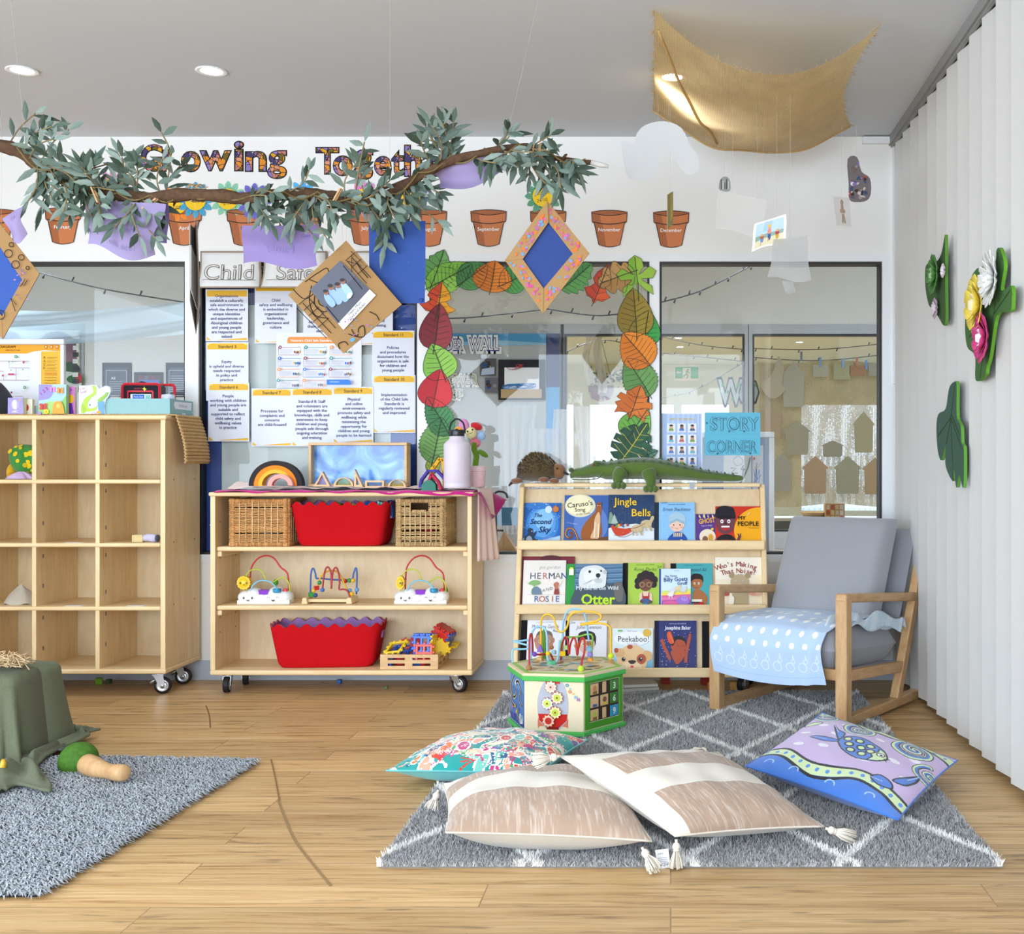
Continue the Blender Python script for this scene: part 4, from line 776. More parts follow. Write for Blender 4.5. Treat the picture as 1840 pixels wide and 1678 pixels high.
def d7(a,x0,y0,x1,y1):
    a.poly([(1440,830),(1733,800),(1733,1003),(1440,1003)],'#f0e2c6'); a.poly([(1440,900),(1733,880),(1733,1003),(1440,1003)],'#eddfc0')
    for i,ch in enumerate("Who's Making"): a.text(ch,1462+20.5*i,762-24*math.sin(PI*(i+.5)/12)+6,33,'#963a34',bold=.012,rot=-.4+.8*i/12) if ch!=' ' else None
    for i,ch in enumerate("That Noise?"): a.text(ch,1488+19.5*i,798-14*math.sin(PI*(i+.5)/11)+4,32,'#963a34',bold=.012,rot=-.3+.6*i/11) if ch!=' ' else None
    a.ell(1590,850,58,54,'#b9a582',24); a.ell(1540,805,18,18,'#a48f6a',14); a.ell(1642,805,18,18,'#a48f6a',14); a.poly(cr2([(1555,1003),(1550,930),(1570,890),(1620,890),(1640,930),(1640,1003)],4),'#b5a27e'); a.ell(1588,880,26,22,'#cdbb98',16); a.ell(1588,872,8,6,'#3a3028',10); a.ell(1566,842,5,6,'#e8e8e8',8); a.ell(1612,842,5,6,'#e8e8e8',8); a.ell(1566,843,3,3,'#2a2420',8); a.ell(1612,843,3,3,'#2a2420',8); a.line([(1588,880),(1588,892)],2,'#4a3c30'); a.line(cr2([(1574,897),(1588,892),(1602,897)],4),2,'#4a3c30')
    a.poly(cr2([(1485,930),(1490,895),(1515,872),(1530,885),(1528,920),(1510,938)],4,True),'#b8524a'); [a.line([(1490+8*i,900+5*i),(1505+7*i,885+9*i)],3,['#3f6a7a','#e8d9b0','#2a4a4a'][i%3]) for i in range(5)]; a.poly(cr2([(1650,930),(1655,880),(1680,862),(1700,885),(1724,880),(1728,930)],4,True),'#dd9a84'); a.poly(cr2([(1690,930),(1700,890),(1715,870),(1728,900),(1726,930)],4,True),'#e0b49a')
    a.poly(cr2([(1535,880),(1540,930),(1555,950),(1545,1000),(1520,1000),(1525,930)],4,True),'#f4ecd8')
pbook(1,(198,676,532,1002),'#7a2838',d1,'dark red book at the left end of the middle tier, behind the cream one')
pbook(1,(207,697,478,1001),'#e6e0d8',d2,'cream book with big blue and pink capitals and small animals',lay=1)
pbook(1,(483,720,843,1000),'#55789a',d3,'book with a white furry otter face in blue water',spine=(52,'#3c9a4a'),lay=1)
pbook(1,(845,720,1103,1004),'#a8c84a',d4,'lime green book with a figure in round glasses and red pinafore',spine=(32,'#1e1c1e'))
pbook(1,(1150,725,1418,1006),'#46a6ac',d5,'teal book with a bare-chested boxer, behind the small pastel book',spine=(36,'#1e1c1e'))
pbook(1,(1078,757,1279,1006),'#cfe4f4',d6,'small pastel book with goats and a purple creature',spine=(10,'#34449a'),lay=1)
pbook(1,(1437,685,1734,1006),'#f1ead8',d7,'cream book with a brown teddy bear and red curved title')
def e1(a,x0,y0,x1,y1):
    lp(a,*(x0,y0,x1,y1),'','Mahatma Gandhi','#9a9aa2','#55555e'); a.ell(340,1235,60,72,'#b9846c',28); a.ell(285,1225,10,16,'#b07a62',12); a.ell(398,1225,10,16,'#b07a62',12); a.poly(cr2([(285,1210),(300,1172),(340,1162),(382,1172),(396,1210),(380,1192),(340,1184),(300,1192)],4,True),'#6a5a54')
    for x in (315,366): a.ell(x,1232,20,18,'#8a7a70',18); a.ell(x,1232,17,15,'#c9977e',18); a.ell(x,1232,4,5,'#241a18',8)
    a.line(cr2([(318,1275),(342,1284),(364,1275)],4),4,'#7a4a40'); a.poly(cr2([(250,1408),(262,1330),(310,1305),(370,1305),(440,1340),(460,1408)],4),'#e9e6e2'); a.text('Boo',410,1172,14,'#2a2a2a',mw=30,rot=.3)
def e2(a,x0,y0,x1,y1):
    lp(a,*(x0,y0,x1,y1),'','John Lennon','#9a9aa2','#33333a'); script(a,'Zoe',520,1118,15,'#3a4a8a',34,-.1); a.ell(612,1250,52,62,'#e3c0ac',26); a.poly(cr2([(560,1262),(556,1205),(580,1172),(615,1165),(652,1174),(672,1208),(666,1262),(655,1225),(570,1225)],4,True),'#2a2024'); a.ell(612,1190,54,24,'#2a2024',20)
    for x in (592,634): a.ell(x,1250,16,15,'#c8b27a',16); a.ell(x,1250,14,13,'#ecd3c2',16); a.ell(x,1250,4,4,'#241a18',8)
    a.line([(600,1285),(624,1285)],3,'#a05048'); a.poly(cr2([(540,1408),(555,1340),(600,1318),(640,1318),(680,1340),(700,1408)],4),'#e6e6ea'); a.line([(612,1330),(606,1400)],6,'#b0b0ba')
def e3(a,x0,y0,x1,y1):
    for i in range(10): a.rect(782,1300+11*i,1036,1312+11*i,['#d2e8f2','#c2e0ee','#b2d8ea','#a2d0e6','#92c8e2','#86c0de','#7abada','#70b4d6','#68aed2','#62aad0'][i])
    a.ell(905,1215,118,46,'#f6f8f8',28); a.text('first touch',905,1172,11,'#c88aa0',mw=96); a.rect(812,1160,842,1170,'#7ac05a'); a.ell(998,1178,27,25,'#e2b84a',20); a.text('Peekaboo!',912,1235,38,'#3c3a3c',bold=.0,mw=196); a.text("Let's Play",908,1255,13,'#c89ac0',mw=74)
    a.ell(905,1350,98,95,'#ecc794',30); a.ell(826,1305,34,28,'#e2b47c',20); a.ell(1000,1325,32,34,'#e2b47c',20); a.ell(803,1290,14,16,'#b5583c',14); a.ell(890,1268,18,14,'#b5583c',14); a.ell(964,1345,30,32,'#b5583c',18); a.ell(900,1400,66,42,'#f3d9b0',24); a.poly(cr2([(880,1358),(905,1352),(930,1358),(920,1372),(905,1377),(890,1372)],4,True),'#332626')
    for x in (850,958): a.ell(x,1346,12,13,'#2b211e',14); a.ell(x+4,1341,4,4,'#ffffff',8)
    a.poly(cr2([(896,1388),(914,1388),(912,1404),(904,1410),(897,1404)],4,True),'#d8546a')
def e4(a,x0,y0,x1,y1):
    a.text('Little People, BIG DREAMS',1196,1122,8,'#c9cbe6',mw=108); a.text('Josephine Baker',1196,1156,24,'#eeeef6',bold=.02,mw=168,sh=.1); stars(a,1085,1170,1312,1400,50,'#d9d4ea',2.2,12); stars(a,1085,1170,1312,1400,24,'#b8434a',2.2,13)
    SKN='#b25034'; a.line(cr2([(1098,1232),(1108,1265),(1130,1310),(1146,1350)],5),20,SKN); a.line(cr2([(1272,1205),(1262,1250),(1250,1310),(1246,1368)],5),20,SKN); a.ell(1274,1196,9,14,SKN,10); a.ell(1096,1226,10,10,SKN,10)
    a.poly(cr2([(1150,1300),(1172,1290),(1230,1290),(1244,1310),(1225,1350),(1190,1378),(1165,1345)],4,True),SKN); a.ell(1200,1262,48,48,SKN,24); a.poly(cr2([(1152,1250),(1160,1215),(1200,1198),(1240,1215),(1250,1250),(1230,1228),(1190,1222),(1165,1260)],4,True),'#231c24'); a.poly(cr2([(1148,1248),(1130,1215),(1128,1180),(1146,1168),(1160,1195),(1172,1240)],4,True),'#e2582a'); a.line([(1168,1240),(1140,1180)],2,'#f0a07a'); a.line([(1192,1262),(1206,1262)],2.4,'#3a1c16'); a.line([(1222,1262),(1236,1262)],2.4,'#3a1c16'); a.ell(1206,1302,7,4,'#d8343a',10); a.text('Maria Isabel Sanchez Vegara',1196,1402,7,'#c9cbe6',mw=140)
def e5(a,x0,y0,x1,y1):
    lp(a,*(x0,y0,x1,y1),'','Frida Kahlo','#2f6a60','#27544e'); a.ell(1510,1250,52,60,'#c48a68',24); a.ell(1510,1195,58,34,'#2a2024',20); a.ell(1480,1172,18,16,'#c8323a',14); a.ell(1525,1168,18,16,'#d8583a',14); a.poly(cr2([(1440,1408),(1460,1330),(1560,1330),(1590,1408)],4),'#a83a4a')
pbook(2,(190,1096,475,1408),'#e9eaef',e1,'white book with an older bald figure in glasses, left end of the bottom tier',spine=(40,'#1d1b1e'))
pbook(2,(478,1100,740,1408),'#ebecf1',e2,'white book with a dark-haired figure in round glasses, behind the bead wires',spine=(22,'#1d1b1e'))
pbook(2,(779,1148,1037,1408),'#e3f0f2',e3,'pale blue book with a cartoon puppy face on the bottom tier')
pbook(2,(1047,1100,1315,1408),'#2c3470',e4,'navy book with a dancing figure wearing an orange feather',spine=(28,'#262a44'))
pbook(2,(1352,1103,1630,1408),'#7cbdb2',e5,'turquoise book behind the armchair leg, right end of the bottom tier',spine=(46,'#1b191c'))
# ================= toys, baskets and objects on the shelves =================
def Lz(k): return LOW['shelf'][k]
def box_rot(b,o,sx,sy,sz,rz,c,mi=0):
    M=Matrix.Rotation(rz,3,'Z'); o=V(o); b.obox(o+V((0,0,sz/2)),M@V((sx/2,0,0)),M@V((0,sy/2,0)),V((0,0,sz/2)),c,mi)
# ---- wicker crates
def wicker(x0,x1,y0,y1,z0,z1,label,handle,c1,seed,rz=0):
    q=random.Random(seed); t=thing('wicker_basket',label,'basket',((x0+x1)/2,(y0+y1)/2,z0),'wicker baskets on the low shelf'); W_=x1-x0
    def vc(c,a=.25):
        l=C(c);k=1+q.uniform(-a,a);return (l[0]*k,l[1]*k,l[2]*k,1)
    def weave(o,u,n,L_,hh,nm,hole=None):
        b=B(); nr=int(hh/.0062); ns=9
        for i in range(nr):
            z=.016+(hh-.034)*(i+.5)/nr; pts=[]
            if q.random()<.10: continue
            for k in range(ns*2+1):
                s=L_*k/(ns*2); pts.append(o+u*s+n*(.0035*(1 if (k+i)%2 else -1))+V((0,0,z+q.uniform(-.0012,.0012))))
            cc=vc(c1)
            if hole and hole[2]<z<hole[3]:
                b.tube([p for k,p in enumerate(pts) if L_*k/(ns*2)<hole[0]],.0027,cc,5); b.tube([p for k,p in enumerate(pts) if L_*k/(ns*2)>hole[1]],.0027,cc,5)
            else: b.tube(pts,.0027,cc,5)
        for k in range(1,ns*2,2):
            s=L_*k/(ns*2); zz=hh-.012
            if hole and hole[0]<s<hole[1]: zz=hole[2]
            b.tube([o+u*s+n*.004+V((0,0,.01)),o+u*s+n*.004+V((0,0,zz))],.003,vc('#dcbd8a',.12),5)
        # bound rims and corner posts
        for z in (.008,hh-.011):
            m=int(L_/.007)
            for k in range(m): s=L_*(k+.5)/m; b.ell(o+u*s+V((0,0,z)),(.0042 if abs(u.x)>.5 else .011,.011 if abs(u.x)>.5 else .0042,.011),vc(c1),6,5)
        for s in (.011,L_-.011):
            m=int(hh/.007)
            for k in range(m): b.ell(o+u*s+V((0,0,hh*(k+.5)/m)),(.012,.0105,.0045),vc(c1,.2),7,5)
        if hole:
            m=14
            for k in range(m): s=hole[0]+(hole[1]-hole[0])*(k+.5)/m; b.ell(o+u*s+V((0,0,hole[2])),(.0042,.006,.006),vc(c1),6,5)
        put(b,nm,MAT['wicker'],t)
    h_=z1-z0; X=V((1,0,0));Y=V((0,1,0))
    weave(V((x0,y0,z0)),X,-Y,W_,h_,'front_wall',handle)
    weave(V((x1,y0,z0)),Y,X,y1-y0,h_,'side_wall'); weave(V((x0,y1,z0)),-Y,-X,y1-y0,h_,'side_wall')
    b=B(); b.box((x0+.008,y0+.01,z0+.002),(x1-.008,y1-.01,z0+.012),'#7a5c36'); b.box((x0+.012,y1-.012,z0+.012),(x1-.012,y1-.006,z1-.008),'#6a4e2c'); put(b,'back_and_base',MAT['wicker'],t)
    return t
dS=5.33; k_=dS/F
wicker(XX(414,dS),XX(517,dS),dS,5.58,Lz(2)+.001,Lz(2)+86*k_,'square honey coloured wicker basket at the left of the top shelf',None,'#c9935a',1)
w2=wicker(XX(714,dS),XX(798,dS),dS,5.58,Lz(2)+.001,Lz(2)+86*k_,'pale wicker basket with a handle hole at the right of the top shelf',(.07,.135,.165,.215),'#c2a171',2)
b=B(); b.ell((XX(763,dS),5.45,Lz(2)+.09),(.04,.05,.08),'#a02430'); tag(put(b,'red_toy',MAT['plastic']),'red toy seen through the handle hole of the pale wicker basket','toy')
b=B(); b.ell((XX(470,dS),5.45,Lz(2)+.07),(.06,.07,.05),'#5a6a7a'); tag(put(b,'grey_toy',MAT['plastic']),'grey toy glimpsed through the weave of the honey coloured basket','toy')
# ---- red felt tubs with scalloped rims
def tub(cx,cy,z0,w,dp,h,rz,label):
    t=thing('felt_tub',label,'tub',(cx,cy,z0),'red scalloped tubs on the low shelf',rz)
    M=Matrix.Rotation(rz,3,'Z'); n=96; A_=.5
    tb=[]; e=.28
    for i in range(721): a=2*PI*i/720; c,sn=math.cos(a),math.sin(a); tb.append((math.copysign(abs(c)**e,c)*w/2,math.copysign(abs(sn)**e,sn)*dp/2))
    ln=[0]
    for i in range(720): ln.append(ln[-1]+math.dist(tb[i],tb[i+1]))
    import bisect
    def ring(u,s,f):   # rounded rectangle, even steps along its edge
        q=(u%1)*ln[-1]; i=min(719,max(0,bisect.bisect_right(ln,q)-1)); g=(q-ln[i])/max(1e-9,ln[i+1]-ln[i])
        return (tb[i][0]+(tb[i+1][0]-tb[i][0])*g)*f,(tb[i][1]+(tb[i+1][1]-tb[i][1])*g)*f
    def P_(u,v,inn=0):
        f=.85+.15*v; x,y=ring(u,v,f); k=1-inn*.012/max(w/2,.01); z=h*v+ (h*.045*math.sin(u*2*PI*22)*max(0,(v-.8)/.2))
        if v<.12: r_=1-(1-v/.12)**2*.06; x*=r_;y*=r_
        return V((cx,cy,z0))+M@V((x*(1-inn*.03),y*(1-inn*.05),max(z,.001 if not inn else .006)))
    b=B(); b.grid(lambda u,v:P_(u,v),n*4,14,'#c2141c'); b.add([P_(i/48,0) for i in range(48)],[tuple(range(48))[::-1]],'#a81018')
    put(b,'outer_shell',MAT['felt'],t)
    b=B(); b.grid(lambda u,v:P_(1-u,v,1),n*4,14,'#a87fb8'); b.add([P_(i/48,0.02,1) for i in range(48)],[tuple(range(48))],'#9a70aa'); put(b,'lilac_lining',MAT['felt'],t)
    b=B(); b.grid(lambda u,v:P_(u,1,v),n*4,1,'#b04a5a'); put(b,'rim',MAT['felt'],t)
    b=B()
    for s in (1,-1):
        q=V((cx,cy,z0))+M@V((s*(w/2*.965),0,h*.72)); b.obox(q,M@V((0,.03,0)),M@V((s*.09,0,1)).normalized()*.016,M@V((s*.004,0,0)),'#b48ac0')
    put(b,'handle_slot',MAT['felt'],t); return t
tub(XX(617,5.42),5.45,Lz(2)+.001,.47,.24,.2,0,'red scalloped felt tub filled with toys on the top shelf')
tub(XX(588,5.42),5.46,Lz(0)+.001,.52,.25,.2,.08,'empty red scalloped tub with lilac lining on the bottom shelf')
z=Lz(2)+.17
for x,dy,c,s,nm in ((600,0,'#4f8a3a',(.03,.03,.025),'green toy block poking above the top red tub'),(612,.0,'#d98a2a',(.028,.03,.02),'orange toy block poking above the top red tub'),(640,-.02,'#9a7a2a',(.025,.03,.025),'olive toy block poking above the top red tub'),(668,.0,'#2f5fb0',(.035,.03,.03),'blue toy piece poking above the top red tub'),(700,-.0,'#24488f',(.02,.03,.035),'dark blue toy piece at the right rim of the top red tub')):
    b=B(); M=Matrix.Rotation(x*.7,3,'Z')@Matrix.Rotation(.4,3,'X'); o=V((XX(x,5.42),5.44+dy,z)); b.obox(o,M@V((s[0],0,0)),M@V((0,s[1],0)),M@V((0,0,s[2])),c); tag(put(b,'toy_block',MAT['plastic'],bev=.004),nm,'toy')
b=B()
for i in range(4): o=V((XX(677+5*i,5.36),5.4,z+.01-.004*i)); b.obox(o,V((.0055,0,-.002)),V((0,.03,0)),V((.006,0,.03)),'#93d2c4' if i%2==0 else '#6fb8aa')
tag(put(b,'ribbed_toy',MAT['plastic'],bev=.003),'mint green ribbed toy leaning over the rim of the top red tub','toy')
# ---- smiling cloud bead toys
def cloudtoy(px0,label,sunface,py=0):
    d=5.36; k=d/F; x0=XX(px0,d); z0=Lz(1)+.001; o=V((x0,d+.06,z0))
    t=thing('cloud_bead_toy',label,'toy',o+V((50*k,0,0)),'cloud bead toys on the middle shelf')
    S=lambda x,y,dy=0.:V((x0+x*k,d+.05+dy,z0+(y)*k))
    b=B()
    for x,y,rx,ry in ((16,11,16,12),(30,14,15,14),(44,9,14,10),(58,9,14,10),(70,15,16,15),(86,11,14,12),(24,8,20,9),(72,8,22,9)): b.ell(S(x,y),(rx*k,.045,ry*k),'#f1f1f1',18,12)
    b.box((x0+3*k,d+.015,z0),(x0+97*k,d+.085,z0+6*k),'#f1f1f1'); put(b,'cloud_base',MAT['plastic'],t)
    b=B(); a=Art(b,S(0,0,-.0455),(1,0,0),(0,0,-1),k,0,0,.0004)
    fy=-9
    for x in (16,31): a.ell(x,fy-2,1.8,2.4,'#33333a',10); a.ell(x-.6,fy-2.8,.6,.7,'#ffffff',6)
    a.poly(cr2([(20,fy+1),(23.5,fy+2),(27,fy+1),(24,fy+4)],3,True),'#4a2a30')
    for x in (61,77): a.line([(x-2.6,fy-1.5),(x-1.5,fy-3),(x,fy-3.4),(x+1.5,fy-3),(x+2.6,fy-1.5)],.6,'#33333a')
    a.poly(cr2([(65.5,fy+1),(69,fy+1.6),(72.5,fy+1),(69.5,fy+4.5)],3,True),'#4a2a30'); put(b,'smiling_faces',MAT['plastic'],t)
    b=B(); b.tube([S(*p,.02) for p in cr2([(18,12),(19,50),(22,66),(33,80),(48,85),(62,80),(74,64),(84,56),(88,46),(89,14)],6)],3*k*.5,'#c9262a',10); put(b,'red_arch',MAT['wire'],t)
    b=B(); b.tube([S(*p,.0) for p in cr2([(10,17),(12,44),(20,57),(32,61),(43,57),(50,42),(56,38),(64,38),(70,42),(78,46),(86,44),(92,34),(94,14)],6)],2.2*k*.5,'#bcd022',10); put(b,'lime_arch',MAT['wire'],t)
    b=B(); b.tube([S(*p,-.03) for p in cr2([(25,20),(30,32),(40,40),(50,42),(62,39),(70,32),(74,25)],6)],2.6*k*.5,'#7cc6e2',10); put(b,'blue_arch',MAT['wire'],t)
    b=B(); b.lathe(S(74,20,-.03),[(.001,0),(7*k,0),(7.5*k,3*k),(7*k,7*k),(4*k,7.4*k),(.001,5*k)],'#2d8fb8',18); put(b,'blue_ring',MAT['plastic'],t)
    b=B(); q=[S(34,24,-.02),S(62,24,-.02),S(57,16,-.03),S(40,16,-.03)]; b.prism(q[::-1],(0,-.04,0),'#8a3ac0'); put(b,'purple_key',MAT['plastic'],t,bev=.002)
    b=B(); q=[S(40,16,-.025),S(58,16,-.025),S(50,10,-.03)]; b.prism(q[::-1],(0,-.03,0),'#e8a22a'); put(b,'orange_key',MAT['plastic'],t,bev=.002)
    b=B(); b.lathe(S(87,23,-.012),[(.001,0),(4*k,0),(4*k,3*k),(.001,3*k)],'#d8484a',16,ax=(0,-1,0)); put(b,'red_badge',MAT['plastic'],t)
    b=B(); c=S(12,37,-.005); pts=[]; wd=13 if sunface else 8
    for i in range(28): rr=(1 if i%2 else .9); a_=2*PI*i/28; pts.append(c+V((wd*rr*k*math.cos(a_),-.014,13*rr*k*math.sin(a_))))
    b.prism(pts,(0,-.028,0),'#f2c41a'); b.ell(c,(wd*.85*k,.024,11*k),'#f6cf24',16,10); sun=put(b,'sun_bead',MAT['plastic'],t,bev=.001)
    b=B(); a=Art(b,c+V((0,-.0255,0)),(1,0,0),(0,0,-1),k,0,0,.0003); dx=2 if sunface else 4
    for x in ((-4,7) if sunface else (1,5)): a.ell(x,0,1.3,1.9,'#33282a',8)
    a.poly([(dx-1.5,2.5),(dx+2.5,2.5),(dx+.5,4.5)],'#5a2a2a'); put(b,'sun_face',MAT['plastic'],sun)
    b=B(); b.ell(S(64 if sunface else 90,36 if sunface else 22,.03),(5*k,.012,6*k),'#5f9f2a',10,6); put(b,'green_bead',MAT['plastic'],t)
    b=B(); b.ell(S(16,17,.02),(6*k,.015,5*k),'#a8242c',10,6); put(b,'red_bead',MAT['plastic'],t)
cloudtoy(421,'white smiling cloud bead toy on the left of the middle shelf, sun facing forward',True)
cloudtoy(704,'white smiling cloud bead toy on the right of the middle shelf, sun turned sideways',False)
# ---- wooden bead maze
d=5.37;k=d/F; x0=XX(543,d); z0=Lz(1)+.001; S=lambda x,y,dy=0.:V((x0+x*k,d+.05+dy,z0+y*k))
bm=thing('wire_bead_maze','small wooden bead maze with blue, red and yellow wires on the middle shelf','toy',S(46,0))
for x in (5,85):
    b=B(); q=S(x,0); b.prism([(q.x-5.5*k,q.y-.06,z0),(q.x+5.5*k,q.y-.06,z0),(q.x+3.5*k,q.y-.06,z0+11*k),(q.x-3.5*k,q.y-.06,z0+11*k)],(0,-.12,0),'#ffffff'); put(b,'foot',MAT['birch'],bm,bev=.002)
b=B(); p,q=S(8,0),S(82,0); b.box((p.x,p.y-.035,z0+2*k),(q.x,p.y+.035,z0+8*k),'#ffffff'); put(b,'base_bar',MAT['birch'],bm,bev=.003)
for nm,pts,c,dy in (('blue_wire',[(5,10),(6,50),(10,61),(14,52),(16,43),(24,43),(40,41),(60,40),(80,41),(84,52),(88,62),(90,50),(89,14)],'#2f62b0',.03),('red_wire',[(33,24),(35,44),(38,60),(43,65),(48,56),(49,36),(49,26),(50,42),(53,60),(58,64),(62,54),(64,38),(63,25),(70,25),(78,22),(83,10)],'#a8242c',-.02),('yellow_wire',[(10,14),(20,28),(26,44),(34,54),(46,58),(58,55),(66,44),(72,30),(84,14)],'#e8b021',0.)):
    b=B(); b.tube([S(*p,dy) for p in cr2(pts,6)],.0042,c,8); put(b,nm,MAT['wire'],bm)
for x,y,c,s,dy in ((10,15,'#3a9a4a','b',0),(15,22,'#efb81e','s',0),(20,27,'#c8262c','b',0),(25,36,'#2f8f4a','s',0),(33,24,'#3f72c4','s',-.02),(66,39,'#f0b81e','s',.03),(69,38,'#c8262c','s',.03),(76,39,'#3a9a4a','s',.03),(83,39,'#f0b81e','s',.03),(80,22,'#6aa6de','s',0),(86,17,'#f0b81e','s',-.02),(90,22,'#6aa6de','s',.03),(17,13,'#2f4f9a','s',.01)):
    b=B(); (b.ell(S(x,y,dy),4*k,c,12,8) if s=='s' else box_rot(b,S(x,y-4,dy),.02,.02,.02,.6,c)); put(b,'bead',MAT['plastic'],bm)
# ---- slatted crate with waffle blocks
d=5.32;k=d/F; x0,x1=XX(683,d),XX(787,d); z0=Lz(0)+.001; y1=5.56
cr_t=thing('slatted_crate','small slatted wooden crate of waffle blocks on the bottom shelf','crate',((x0+x1)/2,5.44,z0))
hh=26*k
for nm,segs in (('front_side',((x0,d,x1,d+.008),)),('rear_side',((x0,y1-.008,x1,y1),))):
    b=B()
    for xa,ya,xb,yb_ in segs:
        for z_a,z_b in ((0,.014),(.026,.042),(.052,hh)): b.box((xa,ya,z0+z_a),(xb,yb_,z0+z_b))
        for xc in (xa,(xa+xb)/2-.02,xb-.035): b.box((xc,ya+.001,z0+.001),(xc+.035,yb_-.001,z0+hh-.001))
    put(b,nm,MAT['beech'],cr_t)
for xa in (x0,x1-.008):
    b=B()
    for z_a,z_b in ((0,.014),(.026,.042),(.052,hh)): b.box((xa,d+.008,z0+z_a),(xa+.008,y1-.008,z0+z_b))
    for yc in (d+.009,(d+y1)/2-.012,y1-.034): b.box((xa+.001,yc,z0+.001),(xa+.007,yc+.025,z0+hh-.001))
    put(b,'end_side',MAT['beech'],cr_t)
b=B(); b.box((x0+.008,d+.008,z0),(x1-.008,y1-.008,z0+.006)); put(b,'base',MAT['beech'],cr_t)
def waffle(b,o,u,w,s,c,holes=2,t=.012):
    """square waffle plate: lattice bars plus edge tabs"""
    o,u,w=V(o),V(u).normalized(),V(w).normalized(); n=u.cross(w); br=s*.14
    for q in (-1,0,1) if holes==2 else (-1,1):
        b.obox(o+u*q*(s/2-br/2),u*br/2,w*s/2,n*t/2,c); b.obox(o+w*q*(s/2-br/2),u*s/2,w*br/2,n*t/2*.98,c)
    if holes==0: b.obox(o,u*s/2,w*s/2,n*t/2*.9,c)
    for q in (-.36,.02,.36):
        for dd,e in ((u,w),(w,u)):
            for sg in (1,-1): b.obox(o+dd*sg*(s/2+br*.4)+e*s*(q+.1*(sg<0)),dd*br*.45,e*br*.5,n*t/2,c)
def wcube(px,py,dd,s,M,cf,ct,cs,label,holes=2):
    o=P(px,py,dd); t=thing('waffle_block',label,'toy block',o-V((0,0,s/2)),'plastic waffle blocks in the slatted crate')
    for nm,n,u,w,c in (('front_plate',V((0,-1,0)),V((1,0,0)),V((0,0,1)),cf),('top_plate',V((0,0,1)),V((1,0,0)),V((0,1,0)),ct),('side_plate',V((1,0,0)),V((0,1,0)),V((0,0,1)),cs),('bottom_plate',V((0,0,-1)),V((1,0,0)),V((0,1,0)),cf)):
        b=B(); waffle(b,o+M@(n*s/2),M@u,M@w,s*.86,c,holes); put(b,nm,MAT['plastic'],t,bev=.0015,seg=1)
Rx=lambda a:Matrix.Rotation(a,3,'X');Ry=lambda a:Matrix.Rotation(a,3,'Y');Rz=lambda a:Matrix.Rotation(a,3,'Z')
wcube(763,1157,5.40,.09,Rz(-.1)@Rx(-.12),'#2f6fe0','#2f62c8','#f0c81e','blue and red waffle block cube at the front of the crate')
b=B(); o=P(762,1173,5.345); waffle(b,o,(1,0,0),(0,.1,1),.08,'#e2442a',2); tag(put(b,'waffle_plate',MAT['plastic'],bev=.0015,seg=1),'orange red waffle plate leaning below the blue cube','toy block','plastic waffle blocks in the slatted crate')
b=B(); o=P(711,1163,5.37); waffle(b,o,(1,.1,.12),(.35,.75,.62),.075,'#f2cc1c',1); tag(put(b,'waffle_plate',MAT['plastic'],bev=.0015,seg=1),'yellow square waffle ring at the left end of the crate','toy block','plastic waffle blocks in the slatted crate')
b=B(); o=P(722,1170,5.42); waffle(b,o,(1,.2,0),(.2,.8,.5),.075,'#2458c0',2); tag(put(b,'waffle_plate',MAT['plastic'],bev=.0015,seg=1),'blue waffle plate under the yellow ring','toy block','plastic waffle blocks in the slatted crate')
b=B(); o=P(739,1163,5.45); waffle(b,o,(1,.3,0),(0,.2,1),.08,'#c8242a',2); tag(put(b,'waffle_plate',MAT['plastic'],bev=.0015,seg=1),'red waffle plate standing behind the yellow ring','toy block','plastic waffle blocks in the slatted crate')
wcube(794,1143,5.48,.085,Rz(-.2)@Ry(.5),'#c8281f','#d22f24','#2f62c8','tilted red waffle block cube at the right of the crate',0)
b=B(); o=P(792,1163,5.42); waffle(b,o,(1,.5,.5),(-.3,.2,1),.075,'#efc51e',0); tag(put(b,'waffle_plate',MAT['plastic'],bev=.0015,seg=1),'yellow waffle plate under the tilted red cube','toy block','plastic waffle blocks in the slatted crate')
b=B(); o=P(810,1160,5.5); waffle(b,o,(1,.2,.1),(.1,1,.2),.06,'#e6c022',1); tag(put(b,'waffle_plate',MAT['plastic'],bev=.0015,seg=1),'yellow waffle piece jutting over the right crate end','toy block','plastic waffle blocks in the slatted crate')
for i in range(6):
    cn=['blue','red','yellow'][i%3]; b=B(); box_rot(b,(x0+.03+i*.04,5.37+.02*(i%3),z0+.008),.034,.05,.03+.006*(i%3),i*.7,['#2f62c8','#c8242a','#efc51e'][i%3])
    tag(put(b,'waffle_piece',MAT['plastic'],bev=.002),cn+' waffle piece seen through the slats in the '+('left' if i<3 else 'right')+' half of the crate','toy block','loose waffle pieces inside the slatted crate')
# ---- on top of the low shelf: cloths, rainbow, frames
zT=LOW['top']; d=5.3; k=d/F
def wav(x,y): return .004*math.sin(x*23+y*9)+.003*math.sin(x*51+2)+.003*math.sin(y*37)
b=B(); X0,X1=XX(388,d),XX(852,d)
def mg(u,v):
    x=X0+(X1-X0)*u; y=LOW['d']-.02+.3*v; s=max(0,1-v*10); drop=.0
    return (x,y-.003,zT+.006+wav(x,y)*.5-(.006+.02*max(0,u-.55)*2)*s+.004*math.sin(x*30)*s)
b.grid(mg,60,14,'#c2227a'); 
def mg2(u,v):  # corner falling over the right end
    p=V((X1,LOW['d']-.02+.3*u,zT+.004)); 
    return (p.x+.012+.10*v*(.4+.6*u)+.01*math.sin(u*9),p.y+.02*math.sin(v*5),p.z-.13*v*(.35+.65*math.sin(PI*min(1,u*1.15)))-.003)
b.grid(mg2,16,10,'#a81f6c'); tag(put(b,'magenta_cloth',MAT['cloth'],sol=.002),'magenta cloth covering the top of the low shelf','cloth')
